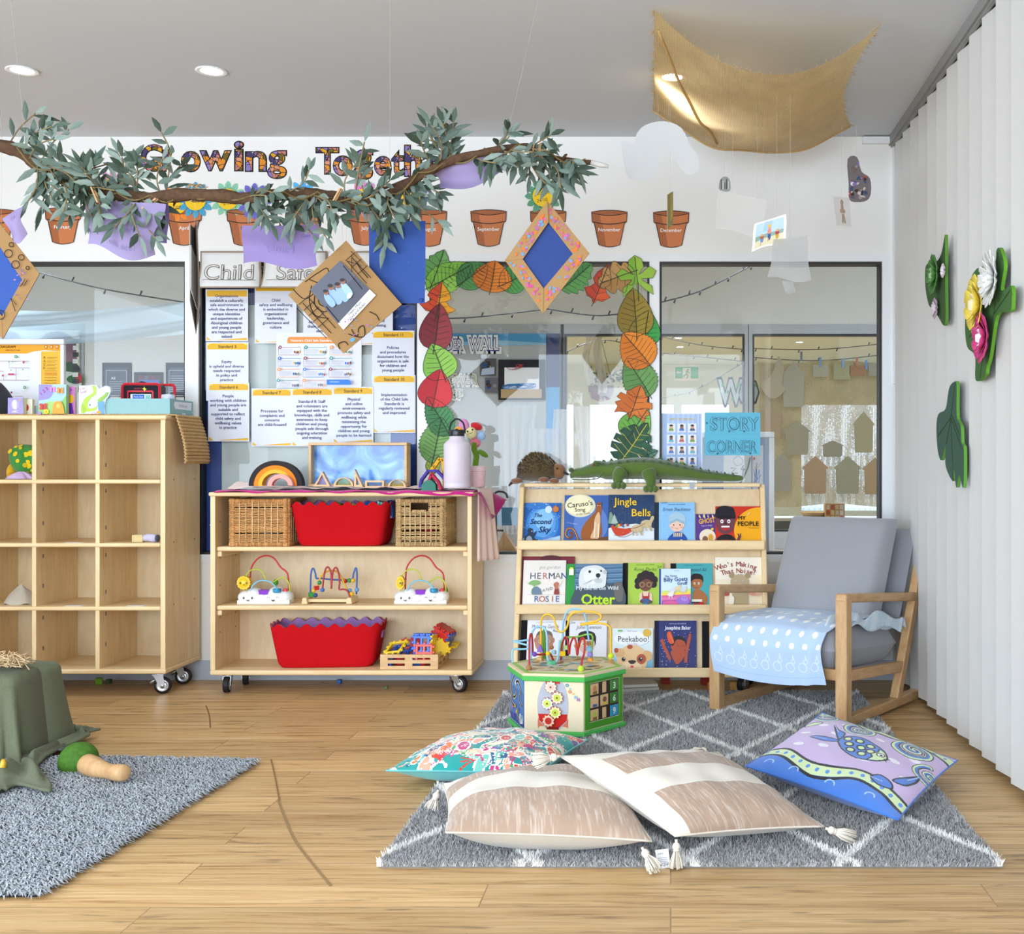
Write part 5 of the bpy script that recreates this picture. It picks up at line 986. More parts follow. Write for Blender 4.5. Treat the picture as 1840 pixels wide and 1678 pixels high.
b=B(); X0b,X1b=XX(400,d),XX(850,d)
def pk(u,v):
    x=X0b+(X1b-X0b)*u; y=LOW['d']+.035+.05*math.sin(u*7+1)*.5+.27*v*(1-.1*u)
    return (x,y,zT+.013+wav(x*1.3,y)*.9+.005+.010*(1-abs(2*v-1))*(.5+.5*math.sin(u*17))+(.02 if u<.12 else 0)*math.sin(PI*v)*(1-u/.12))
b.grid(pk,70,14,'#eed3c6')
def pk2(u,v):
    x=XX(858,d)+.012*u*4+.045*v*(u)+ .006*math.sin(u*14); y=LOW['d']+.02+.12*u
    z=zT+.012-.335*v; return (XX(850,d)+.02+.062*u*(.75+.55*v)+.006*math.sin(u*20)*v, y-.02*v, z+(.0 if v>.02 else .004))
b.grid(pk2,18,16,'#e9c9bb'); tag(put(b,'pink_cloth',MAT['cloth'],sol=.0015),'pale pink cloth rumpled on the low shelf and hanging off its right end','cloth')
zc=zT+.03
def arch(pxc,r0,r1,base,c,label,dep=.05,d=5.36,mat_='matte'):
    kk=d/F; n=28; b=B(); X=XX(pxc,d); out=[V((X+r1*kk*math.cos(PI*i/n),d-dep/2,zc+r1*kk*math.sin(PI*i/n)*base)) for i in range(n+1)]; inn=[V((X+r0*kk*math.cos(PI*i/n),d-dep/2,zc+r0*kk*math.sin(PI*i/n)*base)) for i in range(n+1)]
    dv=V((0,dep,0)); vs=out+inn+[p+dv for p in out]+[p+dv for p in inn]; m=n+1; fs=[]
    for i in range(n): fs+=[(i,m+i,m+i+1,i+1)[::-1],(2*m+i,2*m+i+1,3*m+i+1,3*m+i)[::-1],(i,i+1,2*m+i+1,2*m+i),(m+i,3*m+i,3*m+i+1,m+i+1)]
    fs+=[(0,2*m,3*m,m)[::-1],(n,m+n,3*m+n,2*m+n)]
    b.add(vs,fs,c); return tag(put(b,'rainbow_arch',MAT[mat_],bev=.002),label,'toy arch','stacking rainbow arches on the low shelf')
arch(498,39,47,.93,'#2a2326','outermost black arch of the stacking rainbow')
arch(498,31.5,38.6,.92,'#ef8a1f','orange arch of the stacking rainbow')
arch(498,24,31,.92,'#efb83a','yellow arch of the stacking rainbow')
arch(505,16.5,22.5,.9,'#5a86d2','blue arch of the stacking rainbow behind the pink one',.04,5.40)
arch(505,14.5,22,.9,'#eda79c','pink arch of the stacking rainbow',.03,5.315)
# blue art panel in a box frame
d=5.44; fr=thing('box_frame','pale wooden box frame with a blue dyed leaf panel on the low shelf','picture frame',P(648,879,d)); x0,x1,zb,zt2=XX(554,d),XX(731,d),zc-.006,ZZ(795,d); dp=.08
for nm,lo,hi in (('frame_side',(x0,d,zb+.0125),(x0+.013,d+dp,zt2-.0135)),('frame_side',(x1-.013,d,zb+.0125),(x1,d+dp,zt2-.0135)),('frame_top',(x0,d,zt2-.013),(x1,d+dp,zt2)),('frame_base',(x0,d,zb),(x1,d+dp,zb+.012))):
    b=B(); b.box(lo,hi); put(b,nm,MAT['beech'],fr,bev=.002)
def dyemat():
    m,nt,p=newmat('dyed_leaf_panel'); L=nt.links.new; tc=N(nt,'ShaderNodeTexCoord'); vo=N(nt,'ShaderNodeTexVoronoi',Scale=9.,feature='SMOOTH_F1'); nz=N(nt,'ShaderNodeTexNoise',Scale=12.,Detail=6.); L(tc.outputs['Object'],nz.inputs['Vector']); L(nz.outputs['Color'],vo.inputs['Vector'])
    n2=N(nt,'ShaderNodeTexNoise',Scale=7.,Detail=5.,Distortion=1.5);L(tc.outputs['Object'],n2.inputs['Vector']); r=N(nt,'ShaderNodeValToRGB'); e=r.color_ramp.elements; e[0].color=C('#2f6cc0');e[0].position=.36;e[1].color=C('#dbe9f8');e[1].position=.72
    x=e.new(.5);x.color=C('#5e9fe2'); x=e.new(.6);x.color=C('#8dbdee'); L(n2.outputs[0],r.inputs[0]); L(r.outputs[0],p.inputs['Base Color']); p.inputs['Roughness'].default_value=.15; return m
b=B(); b.box((x0+.013,d+.05,zb+.012),(x1-.013,d+.056,zt2-.013)); put(b,'dyed_panel',dyemat(),fr)
# wooden window blocks
def wblock(out,inn,fill,label,d=5.345):
    t=thing('window_block',label,'toy block',P(sum(p[0] for p in out)/len(out),max(p[1] for p in out),d),'wooden window blocks in front of the box frame'); dp=.03
    b=B(); o=[P(*p,d) for p in out]; i_=[P(*p,d) for p in inn]; n=len(o); dv=V((0,dp,0)); vs=o+i_+[p+dv for p in o]+[p+dv for p in i_]; fs=[]
    for j in range(n): q=(j+1)%n; fs+=[(j,q,n+q,n+j),(2*n+j,3*n+j,3*n+q,2*n+q),(j,2*n+j,2*n+q,q),(n+j,n+q,3*n+q,3*n+j)]
    b.add(vs,fs,'#ffffff'); put(b,'wooden_rim',MAT['beech'],t)
    b=B(); b.add([p+dv*.5 for p in i_],[tuple(range(n))],fill); put(b,'coloured_window',MAT['tint'],t)
MAT['tint']=sheermat('coloured_acrylic','#ffffff',.6,.5)
yb_=874
wblock([(563,yb_),(593,yb_),(579,847)],[(568.5,yb_-3),(587.5,yb_-3),(578.6,853)],'#cdb6ea','triangular window block with a lilac pane')
sc=lambda cx,r,y:[(cx+r*math.cos(PI*i/14),y-r*math.sin(PI*i/14)*.9) for i in range(15)]
wblock(sc(617,18,yb_),sc(617,13.5,yb_-2.5),'#b5cf5a','half round window block with a green pane')
wblock([(636,yb_+1),(652,yb_+1),(637,843)],[(640,yb_-3),(646,yb_-3),(640,856)],'#a9cdf0','tall narrow triangular window block')
wblock([(656,yb_+2),(690,yb_+2),(690,863),(656,863)],[(659.5,yb_-1),(686.5,yb_-1),(686.5,866.5),(659.5,866.5)],'#5f9fe0','rectangular window block with a blue pane')
wblock(sc(713,16.5,yb_+2),sc(713,12.5,yb_-.5),'#c9c24a','half round window block with a yellow pane')
# toy house arches
def harch(pts,w_,c,d,dp,label):
    b=B(); p=[P(*q,d) for q in pts]; 
    for i in range(len(p)-1): b.beam(p[i],p[i+1],dp,w_*d/F,(0,1,0),c)
    for q in p[1:-1]: b.tube([q-V((0,dp/2,0)),q+V((0,dp/2,0))],w_*d/F/2,c,12)
    return tag(put(b,'toy_house_arch',MAT['matte'],bev=.002),label,'toy arch','stacking house arches on the low shelf')
zc2=884-2
harch([(755,878),(758,862),(770,846),(786,846),(801,862),(803,878)],4.6,'#4a3a9c',5.36,.04,'purple house-shaped arch left of the pink bottle')
harch([(770,866),(776,852),(788,866),(793,880)],5,'#b22a4c',5.33,.03,'crimson house-shaped arch nested under the purple one')
harch([(772,850),(781,838),(790,825),(797,826),(799,860),(800,879)],6,'#e5ad25',5.42,.035,'yellow arch standing behind the purple one')
b=B(); d=5.31; q=[P(x,y,d) for x,y in ((756,882),(783,882),(783,871),(776,863),(770,862),(764,864),(757,871))]; b.prism(q,(0,-.045,0),'#3c7f6e'); tag(put(b,'toy_house_block',MAT['matte'],bev=.003),'solid green house-shaped block at the front beside the pink bottle','toy block')
# pink drink bottle
d=5.34;k=d/F; o=V((XX(821.5,d),d,zc-.012)); bt=thing('drink_bottle','pale pink steel drink bottle with black loop lid on the low shelf','bottle',o); hB=93*k
b=B(); b.lathe(o,[(.001,0),(23.5*k,0),(24*k,3*k),(24*k,8*k),(23.8*k,8.4*k),(24*k,8.8*k),(24*k,76*k),(23*k,80*k),(15*k,87*k),(13.5*k,89*k),(13.3*k,hB),(.001,hB)],'#dcd0dc',40); put(b,'body',vcmat('powder_coat',.45,.05,600,.01,.4),bt)
b=B(); b.lathe(o+V((0,0,hB)),[(13*k,0),(13.2*k,.5*k),(13.2*k,9*k),(12.6*k,11.5*k),(.001,11.8*k)],'#25262c',32); b.lathe(o+V((-1*k,0,hB+11*k)),[(3*k,0),(2.4*k,2.4*k),(.001,2.6*k)],'#25262c',14); lid=put(b,'lid',MAT['plastic'],bt)
b=B(); b.tube([o+V((x*k,0,hB+z*k)) for x,z in cr2([(-13.6,5),(-13.4,14),(-10,25),(0,31),(10,25),(13.4,14),(13.6,5)],6)],1.7*k,'#25262c',8); put(b,'carry_loop',MAT['rubber'],lid)
# plush flower in a pot
d=5.47;k=d/F; S=lambda x,y,dy=0.:P(x,y,d+dy); pf=thing('plush_flower','plush smiling flower with coloured petals in a pink cloth pot','soft toy',S(859,882))
b=B(); b.lathe(V((XX(859,d),d,zc-.012)),[(.001,0),(12*k,0),(12.5*k,3*k),(14*k,28*k),(14.5*k,30*k),(14.8*k,38*k),(13.5*k,39*k),(12.5*k,36*k),(.001,35.5*k)],['#e9c4c8','#e9c4c8','#e9c4c8','#e0b6bb','#edcbcf','#edcbcf','#e9c4c8','#7a5040'],24); put(b,'pot',MAT['plush'],pf)
b=B(); b.tube([S(*p) for p in cr2([(853,845),(855,830),(856,818),(852,806),(853,795)],6)],5.2*k,'#6a8f1f',12); put(b,'stem',MAT['plush'],pf)
b=B(); b.ell(S(868,815),(11*k,.012,5*k),'#5f8420',14,8,Matrix.Rotation(.6,3,'Y')); put(b,'leaf',MAT['plush'],pf)
for x,y,c,rx,ry,an in ((834,763,'#e295c8',9,11,-.3),(825,773,'#f0a02a',9,7,.1),(856,766,'#c8202c',11,7,.35),(864,783,'#a2c4e8',9,8,.5),(854,795,'#e07f90',10,10,.2),(840,793,'#b4d8d2',6,10,0)):
    b=B(); b.ell(S(x,y,.01),(rx*k,.02,ry*k),c,16,10,Matrix.Rotation(an,3,'Y')); put(b,'petal',MAT['plush'],pf)
b=B(); b.ell(S(846.5,778,-.012),(10.5*k,.022,10.5*k),'#ece0a2',20,12); fc=put(b,'face',MAT['plush'],pf)
b=B(); a=Art(b,S(846,778,-.036),(1,0,0),(0,0,-1),k,846,778,.0003); 
for x,y in ((840,775),(849,772)): a.ell(x,y,1.5,1.7,'#2a2a2a',10)
a.line(cr2([(843,778),(846.5,778.4),(849.5,776)],4),.6,'#3a3228'); a.ell(840,781,1.6,1.3,'#e0a0b0',8); a.ell(853,776,1.6,1.3,'#e0a0b0',8); put(b,'stitched_face',MAT['plush'],fc)
# ---- cubby contents
zR=CUB['rows']; d=5.32; k=d/F
b=B(); c=V((XX(33,d),5.4,zR[2]+.019))
def bag(u,v):
    th=PI*v; a_=2*PI*u; r_=.085*math.sin(th)**.7*(1+.12*math.sin(3*a_+4*v)+.06*math.sin(7*a_)); return c+V((r_*math.cos(a_)*.8+.02*math.cos(th)*.5,r_*math.sin(a_)*.8,.078-.075*math.cos(th)+.012))
b.grid(lambda u,v:bag(u,v),36,20,'#3f8a3e'); q=random.Random(5)
bagc=tag(put(b,'spotted_cloth_bag',MAT['cloth']),'green cloth bag with yellow spots in the upper cubby','bag')
b=B()
for i in range(60):
    u,v=q.random(),.12+.76*q.random(); p=V(bag(u,v)); du=(V(bag(u+.01,v))-p).normalized(); dv=(V(bag(u,v+.01))-p); n=du.cross(dv).normalized(); w=n.cross(du); n=n if n.dot(p-c-V((0,0,.09)))>0 else -n
    r_=.011*(.7+.6*q.random()); b.add([p+n*.0025+(du*math.cos(t)+w*math.sin(t))*r_ for t in [2*PI*j/10 for j in range(10)]],[tuple(range(10))],'#e2c421')
put(b,'spots',MAT['cloth'],bagc)
b=B(); b.ell(V((XX(10,d),5.38,zR[2]+.05)),(.022,.04,.045),'#d8a81c',14,9); b.ell(V((XX(12,d),5.36,zR[2]+.035)),(.018,.03,.02),'#c8961a',10,7); tag(put(b,'yellow_cloth_roll',MAT['cloth']),'rolled yellow cloth at the left of the spotted bag','cloth')
def crumple(b,o,rx,ry,rz_,c,seed):
    q=random.Random(seed); f=[q.uniform(2,6) for _ in range(4)]
    def g(u,v):
        a_=2*PI*u; r_=1-v; k_=1+.18*math.sin(f[0]*a_)*r_+.1*math.sin(9*a_+f[1]); return (o[0]+rx*r_*k_*math.cos(a_),o[1]+ry*r_*k_*math.sin(a_),o[2]+.002+rz_*(1-r_**1.6)*(1+.25*math.sin(f[2]*a_+f[3])*r_))
    b.grid(g,40,10,c)
b=B(); crumple(b,(XX(36,d),5.33,zR[2]+.0195),.07,.05,.035,'#cfb0d6',3); tag(put(b,'lilac_cloth',MAT['cloth']),'crumpled lilac cloth under the spotted bag','cloth')
b=B(); o=V((XX(30,d),5.36,zR[0]+.0195))
def hat(u,v):
    a_=2*PI*u; r_=.085*(1-v)**.8; return o+V((r_*math.cos(a_)*(1+.1*math.sin(3*a_)),.7*r_*math.sin(a_),.085*v**.8*(1-.1*math.sin(2*a_))+.004*math.sin(5*a_)*(1-v)))
b.grid(hat,32,10,'#b9ad9c'); tag(put(b,'cloth_hat',MAT['cloth']),'soft beige cloth hat in the third-row cubby','hat')
b=B(); box_rot(b,(XX(249,5.3),5.3,zR[1]+.0195),.05,.035,.034,.05,'#d6c08a'); tag(put(b,'yellow_sponge',MAT['cloth'],bev=.004),'small yellow sponge block in the right column of the cubby unit','sponge')
b=B(); p=P(258,967,5.3); b.tube([p+V((.0,0,0)),p+V((.02,.0,.004)),p+V((.05,0,0)),p+V((.062,0,-.002))],[.014,.017,.019,.015],'#c3bfe0',14); b.tube([p+V((.06,0,0)),p+V((.07,0,0))],.017,'#4a4a58',14); tag(put(b,'lilac_sock',MAT['cloth']),'rolled lilac sock beside the yellow sponge','sock')
# ---- on top of the cubby unit
zK=CUB['top']; d=5.28; k=d/F
b=B()
def run(u,v):
    L_=u*3.0; y=5.29+.27*v
    if L_<2.35: return (XX(-165,5.24)+L_/2.35*(XX(297,5.24)+.012-XX(-165,5.24)),y,zK+.004+.0015*math.sin(L_*190))
    e=(L_-2.35)/.65; x=XX(297,5.24)+.012
    return (x+.014+.045*math.sin(min(1,e)*PI*.55)+.003*math.sin(e*88),y+.012*e*math.sin(v*3),zK+.004-.225*e)
b.grid(run,560,12,lambda u,v:vary('#c29f6c',.12)); tag(put(b,'jute_runner',MAT['jute'],sol=.006),'ribbed jute runner lying on the cubby unit and hanging over its right end','runner')
def board(px0,px1,py0,yd,bg,fn,label,thick=.02,col2='#e9e6dc',rz=0,outl=None):
    dd=yd;kk=dd/F; o=V((XX((px0+px1)/2,dd),dd,zK+.0085)); t=thing('board_book',label,'board book',o,'board books standing on the cubby unit',rz); h_=745-py0
    b=B(); a=Art(b,V((o.x,o.y,o.z)),(1,0,0),(0,0,-1),kk,(px0+px1)/2,745,.0004); a.slab(outl,.002,bg) if outl else a.srect(px0,py0,px1,745,.002,bg); fn(a); put(b,'cover',MAT['laminate'],t,bev=.0)
    b=B(); a=Art(b,V((o.x,o.y+.0022,o.z)),(1,0,0),(0,0,-1),kk,(px0+px1)/2,745,.0004); a.slab([(x*.985+(px0+px1)/2*.015,y) for x,y in outl] if outl else [(px0+.5,py0+.5),(px0+.5,745),(px1-.5,745),(px1-.5,py0+.5)],thick,col2); put(b,'pages',MAT['paper'],t)
def g1(a):
    a.poly([(14,730),(42,728),(42,745),(14,745)],'#a79ae2'); a.ell(27,728,7,9,'#b8b0ec',16); a.text('ABC',27,742.5,4,'#f0eef8',bold=.01,mw=14); a.ell(36,720,1.5,2,'#e8b04a',8); a.poly(cr2([(24,735),(22,726),(26,720),(30,722),(31,730),(30,737)],4,True),'#d8d4f4')
def g2(a):
    a.poly([(69.8,692.3),(93,692.3)]+[(82+14*math.cos(t),704+15*math.sin(t)) for t in (-.6,-.2,.2,.6,1.0,1.4)]+[(69.8,721)],'#9a92e0'); a.poly([(69.5,730),(90,722),(119,725),(119,745),(69.5,745)],'#a8d07a'); a.poly([(96,740),(119,712),(119,745),(92,745)],'#8cc46a')
    for i,ch in enumerate('123'): a.text(ch,75.5+5.2*i,711-4.6*i,6,'#c23a6a',bold=.02,rot=-.6)
    def bf(x,y,c,s): [a.ell(x+sx*2.6*s,y+sy*1.9*s,2.6*s,2.1*s,c,10,a=sx*sy*.6) for sx in(-1,1) for sy in(-1,1)]; a.line([(x,y-2.5*s),(x,y+3*s)],1*s,'#7a3a5a')
    bf(95,701,'#d98ad8',1.1); bf(109,703,'#ee9a3a',1.3); bf(79,732,'#cc4a42',1.4)
    a.ell(85,741,4.5,4.5,'#f0d92a',12); a.ell(85,741,1.6,1.6,'#e08a2a',8); a.ell(73,744,3,3,'#b08ad8',10); a.poly(cr2([(96,745),(98,728),(106,722),(114,727),(118,745)],5),'#e8a23a'); a.ell(107,731,4,4,'#f2c65a',12)
def g3(a): a.poly([(122,745),(121,728),(129,722),(133,745)],'#6a3ab0'); a.ell(127,717,6,8,'#f0c22c',14); a.text('b',128,703,6,'#8a4ab0',bold=.01)
crn=[(142,745),(142,694),(158,694),(166,692.5),(174,694),(178,700),(190,694),(197,697),(199,704),(196,712),(190,720),(188,730),(189,745)]
def g4(a):
    a.poly([(143,694.5),(160,694.5),(152,712),(143,716)],'#cfe6f4'); a.text('Snap!',149,701,4.5,'#e07a8a',bold=.01,rot=-.35,mw=13); a.text('Snap!',151,707,4.5,'#e07a8a',bold=.01,rot=-.35,mw=13)
    a.poly(cr2([(166,694),(173,697),(172,710),(164,716),(158,726),(160,735),(172,733),(176,728),(172,738),(156,741),(150,738),(148,728),(152,718),(160,712),(168,706)],4,True),'#b5d24a'); a.poly(cr2([(148,726),(146,740),(150,744),(156,738)],4,True),'#a3c23a'); a.ell(162,729,1.2,1.4,'#2a3a1a',8); a.poly(cr2([(176,720),(186,712),(192,706),(195,708),(190,716),(180,724)],4,True),'#8fbf4a'); a.poly([(176,724),(188,722),(188,745),(178,745)],'#6aa0c8'); a.ell(178,742,4,3,'#e8a03a',8); a.ell(168,743,5,2.5,'#e9c0d0',8)
board(14,41,716,5.29,'#a79ae2',g1,'small purple board book near the left end of the cubby top',.03,'#d8d8b0')
board(69.5,119,692,5.29,'#a9cff0',g2,'board book with 1 2 3 and butterflies on the cubby top',.025,'#a9c79a')
board(119,135,695,5.34,'#d88ac8',g3,'pink board book behind the butterfly board book',.02)
board(142,199,692,5.29,'#d5e8f2',g4,'cut-shape board book with a green crocodile on the cubby top',.02,'#cfe0ea',outl=crn)
b=B(); a=Art(b,V((XX(51,5.33),5.33,zK+.0085)),(1,0,0),(0,0,-1),5.33/F,51,745,.0004); a.srect(45,718,58,745,.02,'#e9e2d0'); a.ell(48,733,4,6,'#c8443a',12); tag(put(b,'picture_card',MAT['paper']),'cream book with a red crown beside the small purple board book','book')
b=B(); b.box((XX(56,5.36),5.36,zK+.0085),(XX(70,5.36),5.42,ZZ(729,5.36)),'#9fb5b8'); tag(put(b,'grey_box',MAT['matte'],bev=.003),'small grey green box left of the butterfly board book','box')
# teal tray box, red case
d=5.3; bx=thing('teal_box','pale teal storage box with a white label at the right end of the cubby top','box',(XX(250,d),5.42,zK+.0085))
x0,x1,y0,y1,zb,zt2=XX(190,d),XX(305,d),d,5.56,zK+.0085,ZZ(716,d); b=B()
for lo,hi in (((x0,y0,zb),(x1,y0+.008,zt2)),((x0,y1-.008,zb),(x1,y1,zt2)),((x0,y0+.008,zb),(x0+.008,y1-.008,zt2)),((x1-.008,y0+.008,zb),(x1,y1-.008,zt2)),((x0+.008,y0+.008,zb),(x1-.008,y1-.008,zb+.008))): b.box(lo,hi,'#93bcc0')
put(b,'carton',MAT['card'],bx)
b=B(); a=Art(b,(x1+.0008,y0,zt2),(0,1,0),(0,0,-1),1,0,0,.0004); a.slab([(.05,.012),(.045,.03),(.06,.045),(.235,.045),(.24,.008)],.0006,'#e6eaf0'); a.text('Additional',.142,.034,.016,'#9aa2c0',mw=.16,bold=.0); a.rect(.13,.06,.17,.07,'#d5e2e6'); put(b,'label_strip',MAT['paper'],bx)
rc=thing('red_case','black zip case with red piping standing in the teal box','case',(XX(262,5.42),5.42,zb+.009)); d=5.4
def rr(x0,y0,x1,y1,r,n=5): return [(cx+r*math.cos(a0+PI/2*i/n),cy-r*math.sin(a0+PI/2*i/n)) for cx,cy,a0 in ((x1-r,y0+r,0),(x0+r,y0+r,PI/2),(x0+r,y1-r,PI),(x1-r,y1-r,PI*1.5)) for i in range(n+1)]
b=B(); a=Art(b,(XX(255,d),d,ZZ(715,d)),(1,0,0),(0,0,-1),d/F,255,715,.0006); a.slab(rr(220,690,287,735,6),.07,'#24232a'); put(b,'body',MAT['cloth'],rc,bev=.006)
b=B(); z_=[a.pt(x,y,.001) for x,y in rr(220,690,287,735,6)]; b.tube(z_,.0065,'#c8202e',8,closed=True); put(b,'front_piping',MAT['cloth'],rc)
b=B(); b.tube([p+V((.045,.06,0)) for p in z_],.0065,'#c8202e',8,closed=True); put(b,'rear_piping',MAT['cloth'],rc)
b=B(); a=Art(b,(XX(255,d),d-.002,ZZ(715,d)),(1,0,0),(0,0,-1),d/F,255,715,.0006); a.line(rr(230,703,275,735,2),3,'#c8202e',True); a.rect(235,708,272,735,'#e6edf2'); a.rect(239,709,260,717,'#2f62c8'); a.rect(262,710,271,717,'#7fc0b0'); a.text('First Aid',249.5,714.5,3.4,'#dfe8f6',mw=17); a.text('medical',250,699.5,4,'#8a2430',mw=20,bold=.01); a.poly([(260,694),(262,698),(265,699),(262,701),(261,704),(259,700),(257,698),(260,697)],'#c8d23a'); put(b,'pocket_window',MAT['laminate'],rc)
b=B(); b.tube([P(247,690,d+.03),P(255,687.5,d+.03),P(263,690,d+.03)],.008,'#24232a',8); put(b,'handle',MAT['cloth'],rc)
b=B(); b.lathe((XX(302,5.42),5.42,zb+.009),[(.001,0),(.03,0),(.032,.075),(.03,.088),(.001,.092)],'#c9d2dc',20); tag(put(b,'clear_tub',MAT['plastic']),'small pale round container standing in the teal box','container')
b=B(); c=V((XX(-8,5.36),5.36,zK+.009))
b.grid(lambda u,v:c+V(((.085*math.cos(2*PI*u))*(1-.75*v**2)+.02*math.sin(6*u*PI)*(1-v),.07*math.sin(2*PI*u)*(1-.6*v**2),.15*v+.008*math.sin(11*u+8*v)*(1-v)*v)),32,12,'#2c2d33'); tag(put(b,'black_bag',MAT['cloth']),'slumped black bag at the far left end of the cubby top','bag')
# ---- small things under the shelves
for x,y,c,s,nm,cat in ((178,1223,'#7ab42a',.03,'bright green plastic block under the cubby unit','toy block'),(196,1222,'#4a5a3a',.022,'dark green scrap beside the bright green block','toy'),(610,1222,'#2f62a8',.02,'small blue block under the low shelf','toy block'),(694,1232,'#4a6a3a',.014,'tiny green bead under the low shelf','toy'),(1195,1222,'#a83a34',.04,'red lettered cube under the book display, near its middle','toy block'),(1268,1224,'#a8342e',.04,'red lettered cube under the book display, right of the middle','toy block'),(1279,1232,'#c8803a',.032,'small orange cube under the book display','toy block'),(1320,1235,'#b8863a',.045,'large tan cube beside the book display caster','toy block')):
    d=EYE*F/(y+6-CY); d=min(d,5.58); b=B(); box_rot(b,(XX(x,d),d,.0005),s,s,s,R.uniform(-.5,.5),c); 
    if 'lettered' in nm: q=V((XX(x,d),d-s*.75,s/2)); 
    tag(put(b,'small_block' if cat=='toy block' else 'small_toy',MAT['plastic'],bev=.002),nm,cat,'stray blocks under the shelves')
for i in range(3):
    b=B(); d=5.34+.02*i; box_rot(b,(XX(1140,d)+.01*i,d,.0005+.0145*i),.2-.02*i,.14,.013,.4-.1*i,['#d8d4c8','#c8c4ba','#e2ded4'][i]); tag(put(b,'flat_book',MAT['paper'],bev=.001),['bottom','middle','top'][i]+' book of the flat pile under the book display','book','flat books under the book display')
# ---- plush echidna and crocodile on the book display
zB=ZZ(868,dt)+.001; d=5.5; k=d/F
S=lambda x,y,dy=0.:V((XX(x,d),d+dy,zB+(868-y)*k))
ec=thing('plush_echidna','brown plush echidna on the left end of the book display','soft toy',S(968,868)); b=B()
def eb(u,v):
    x=928+84*u; t=math.sin(PI*u)**.55; top=50*t*(1-.25*(u-.4)); a_=2*PI*v
    return S(x,868-3-top*.5-top*.5*math.sin(a_)*1.0+ (1-t)*-6,.075*t*math.cos(a_))
b.grid(eb,26,24,'#5a4a30'); q=random.Random(3); body=put(b,'body',MAT['plush'],ec)
b=B()
for i in range(1500):
    u,v=.04+.86*q.random(),q.uniform(-.06,.56); p=V(eb(u,v)); c0=S(928+84*u,845); n=(p-c0).normalized(); n=(n+V((-.55,0,.1))+V((q.uniform(-.3,.3),q.uniform(-.3,.3),q.uniform(-.3,.3)))).normalized(); s=n.orthogonal().normalized()*.0022; e=p+n*q.uniform(.010,.02)
    b.add([p-s,p+s,e],[(0,1,2)],vary(q.choice(['#4a3c26','#6a5634','#8a7448','#3a2f1e']),.2))
put(b,'quills',MAT['pile'],ec,kind='stuff')
b=B(); b.ell(S(1003,847,-.02),(15*k,.035,14*k),'#8a5f3e',16,10); hd=put(b,'head',MAT['plush'],ec)
b=B(); b.tube([S(1010,845,-.03),S(1016,850,-.035),S(1023,853,-.04)],[5*k,3.2*k,1.8*k],'#33302c',10); put(b,'snout',MAT['plush'],hd)
b=B(); b.ell(S(1003,842,-.054),(2*k,.004,2.2*k),'#17130f',8,6); put(b,'eye',MAT['plastic'],hd)
for x,y,rx in ((980,862,10),(998,864,9),(932,864,11)):
    b=B(); b.ell(S(x,y,-.06),(rx*k,.03,5*k),'#84583a',12,8); put(b,'foot',MAT['plush'],ec)
b=B(); b.tube([S(930,864,-.02),S(921,867,-.03),S(917,873,-.045)],[6*k,3*k,1.4*k],'#4a3626',8); put(b,'tail',MAT['plush'],ec)
cz=thing('plush_crocodile','long green plush crocodile lying along the top of the book display','soft toy',S(1180,868)); d=5.49
prof=[(1026,856,6,8),(1032,852,9,12),(1045,851,11,15),(1060,848,14,18),(1075,845,17,23),(1090,848,18,26),(1110,846,20,32),(1140,844,22,36),(1175,845,22,38),(1205,848,19,34),(1235,852,15,26),(1265,856,11.5,18),(1295,858.5,8.5,12),(1320,860,7,9),(1333,860,4.5,5),(1335.5,860,.5,.6)]
b=B(); pr=cr([(x,y,0) for x,y,_,_ in prof],4); rh=cr([(r_,w_,0) for _,_,r_,w_ in prof],4); n=20
def cb(i,j):
    p=pr[i]; r_=rh[i]; a_=2*PI*j/n; s=math.sin(a_); fl=.78 if s<0 else 1
    return S(p.x,p.y-r_.x*s*fl,r_.y*k*math.cos(a_))
vs=[cb(i,j) for i in range(len(pr)) for j in range(n)]; fs=[(i*n+j,i*n+(j+1)%n,(i+1)*n+(j+1)%n,(i+1)*n+j) for i in range(len(pr)-1) for j in range(n)]
cs=[('#405a2c' if 2<(j)%n<8 else '#586f30') if pr[i].x>1060 else ('#456230' if 2<j<8 else '#566f32') for i in range(len(pr)-1) for j in range(n)]
b.add(vs+[S(1022,852)],fs+[(j,len(vs),(j+1)%n) for j in range(n)],cs+['#586f30']*n,0,1); cbody=put(b,'body',MAT['plush'],cz,sub=1)
b=B()
for row,dy_,w_ in ((0,0,1),(1,-.045,.8)):
    for i in range(17):
        x=1085+14.5*i; 
        if x>1325: break
        pf_=min(range(len(pr)),key=lambda q_:abs(pr[q_].x-x)); r_=rh[pf_]; y=pr[pf_].y-r_.x*(.97 if row==0 else .72); sz=(6 if row==0 else 4.5)*(1-.35*i/17)*w_; dd=-r_.y*k*(.0 if row==0 else .68)
        b.add([S(x-sz,y+2,dd-.012),S(x+sz,y+2,dd-.012),S(x+sz,y+2,dd+.012),S(x-sz,y+2,dd+.012),S(x-sz*.1,y-sz*.85,dd)],[(0,1,4),(1,2,4),(2,3,4),(3,0,4)],'#435f2d')
put(b,'back_ridges',MAT['plush'],cz)
b=B(); b.ell(S(1072,834,-.05),(6*k,.02,6*k),'#4d6830',10,8); b.ell(S(1027,845,-.02),(5*k,.025,4.5*k),'#435f2d',10,8); brow=put(b,'brow',MAT['plush'],cz)
b=B(); b.ell(S(1068,836,-.068),(2*k,.004,2.2*k),'#7a3a1a',8,6); put(b,'eye',MAT['plastic'],brow)
b=B(); q=[S(x,y,-.07-(.02 if x>1075 else .0)) for x,y in cr2([(1030,861),(1050,862),(1075,860),(1085,850)],4)]; b.tube(q,.0025,'#3d5a28',6); put(b,'mouth_seam',MAT['plush'],cz)
b=B()
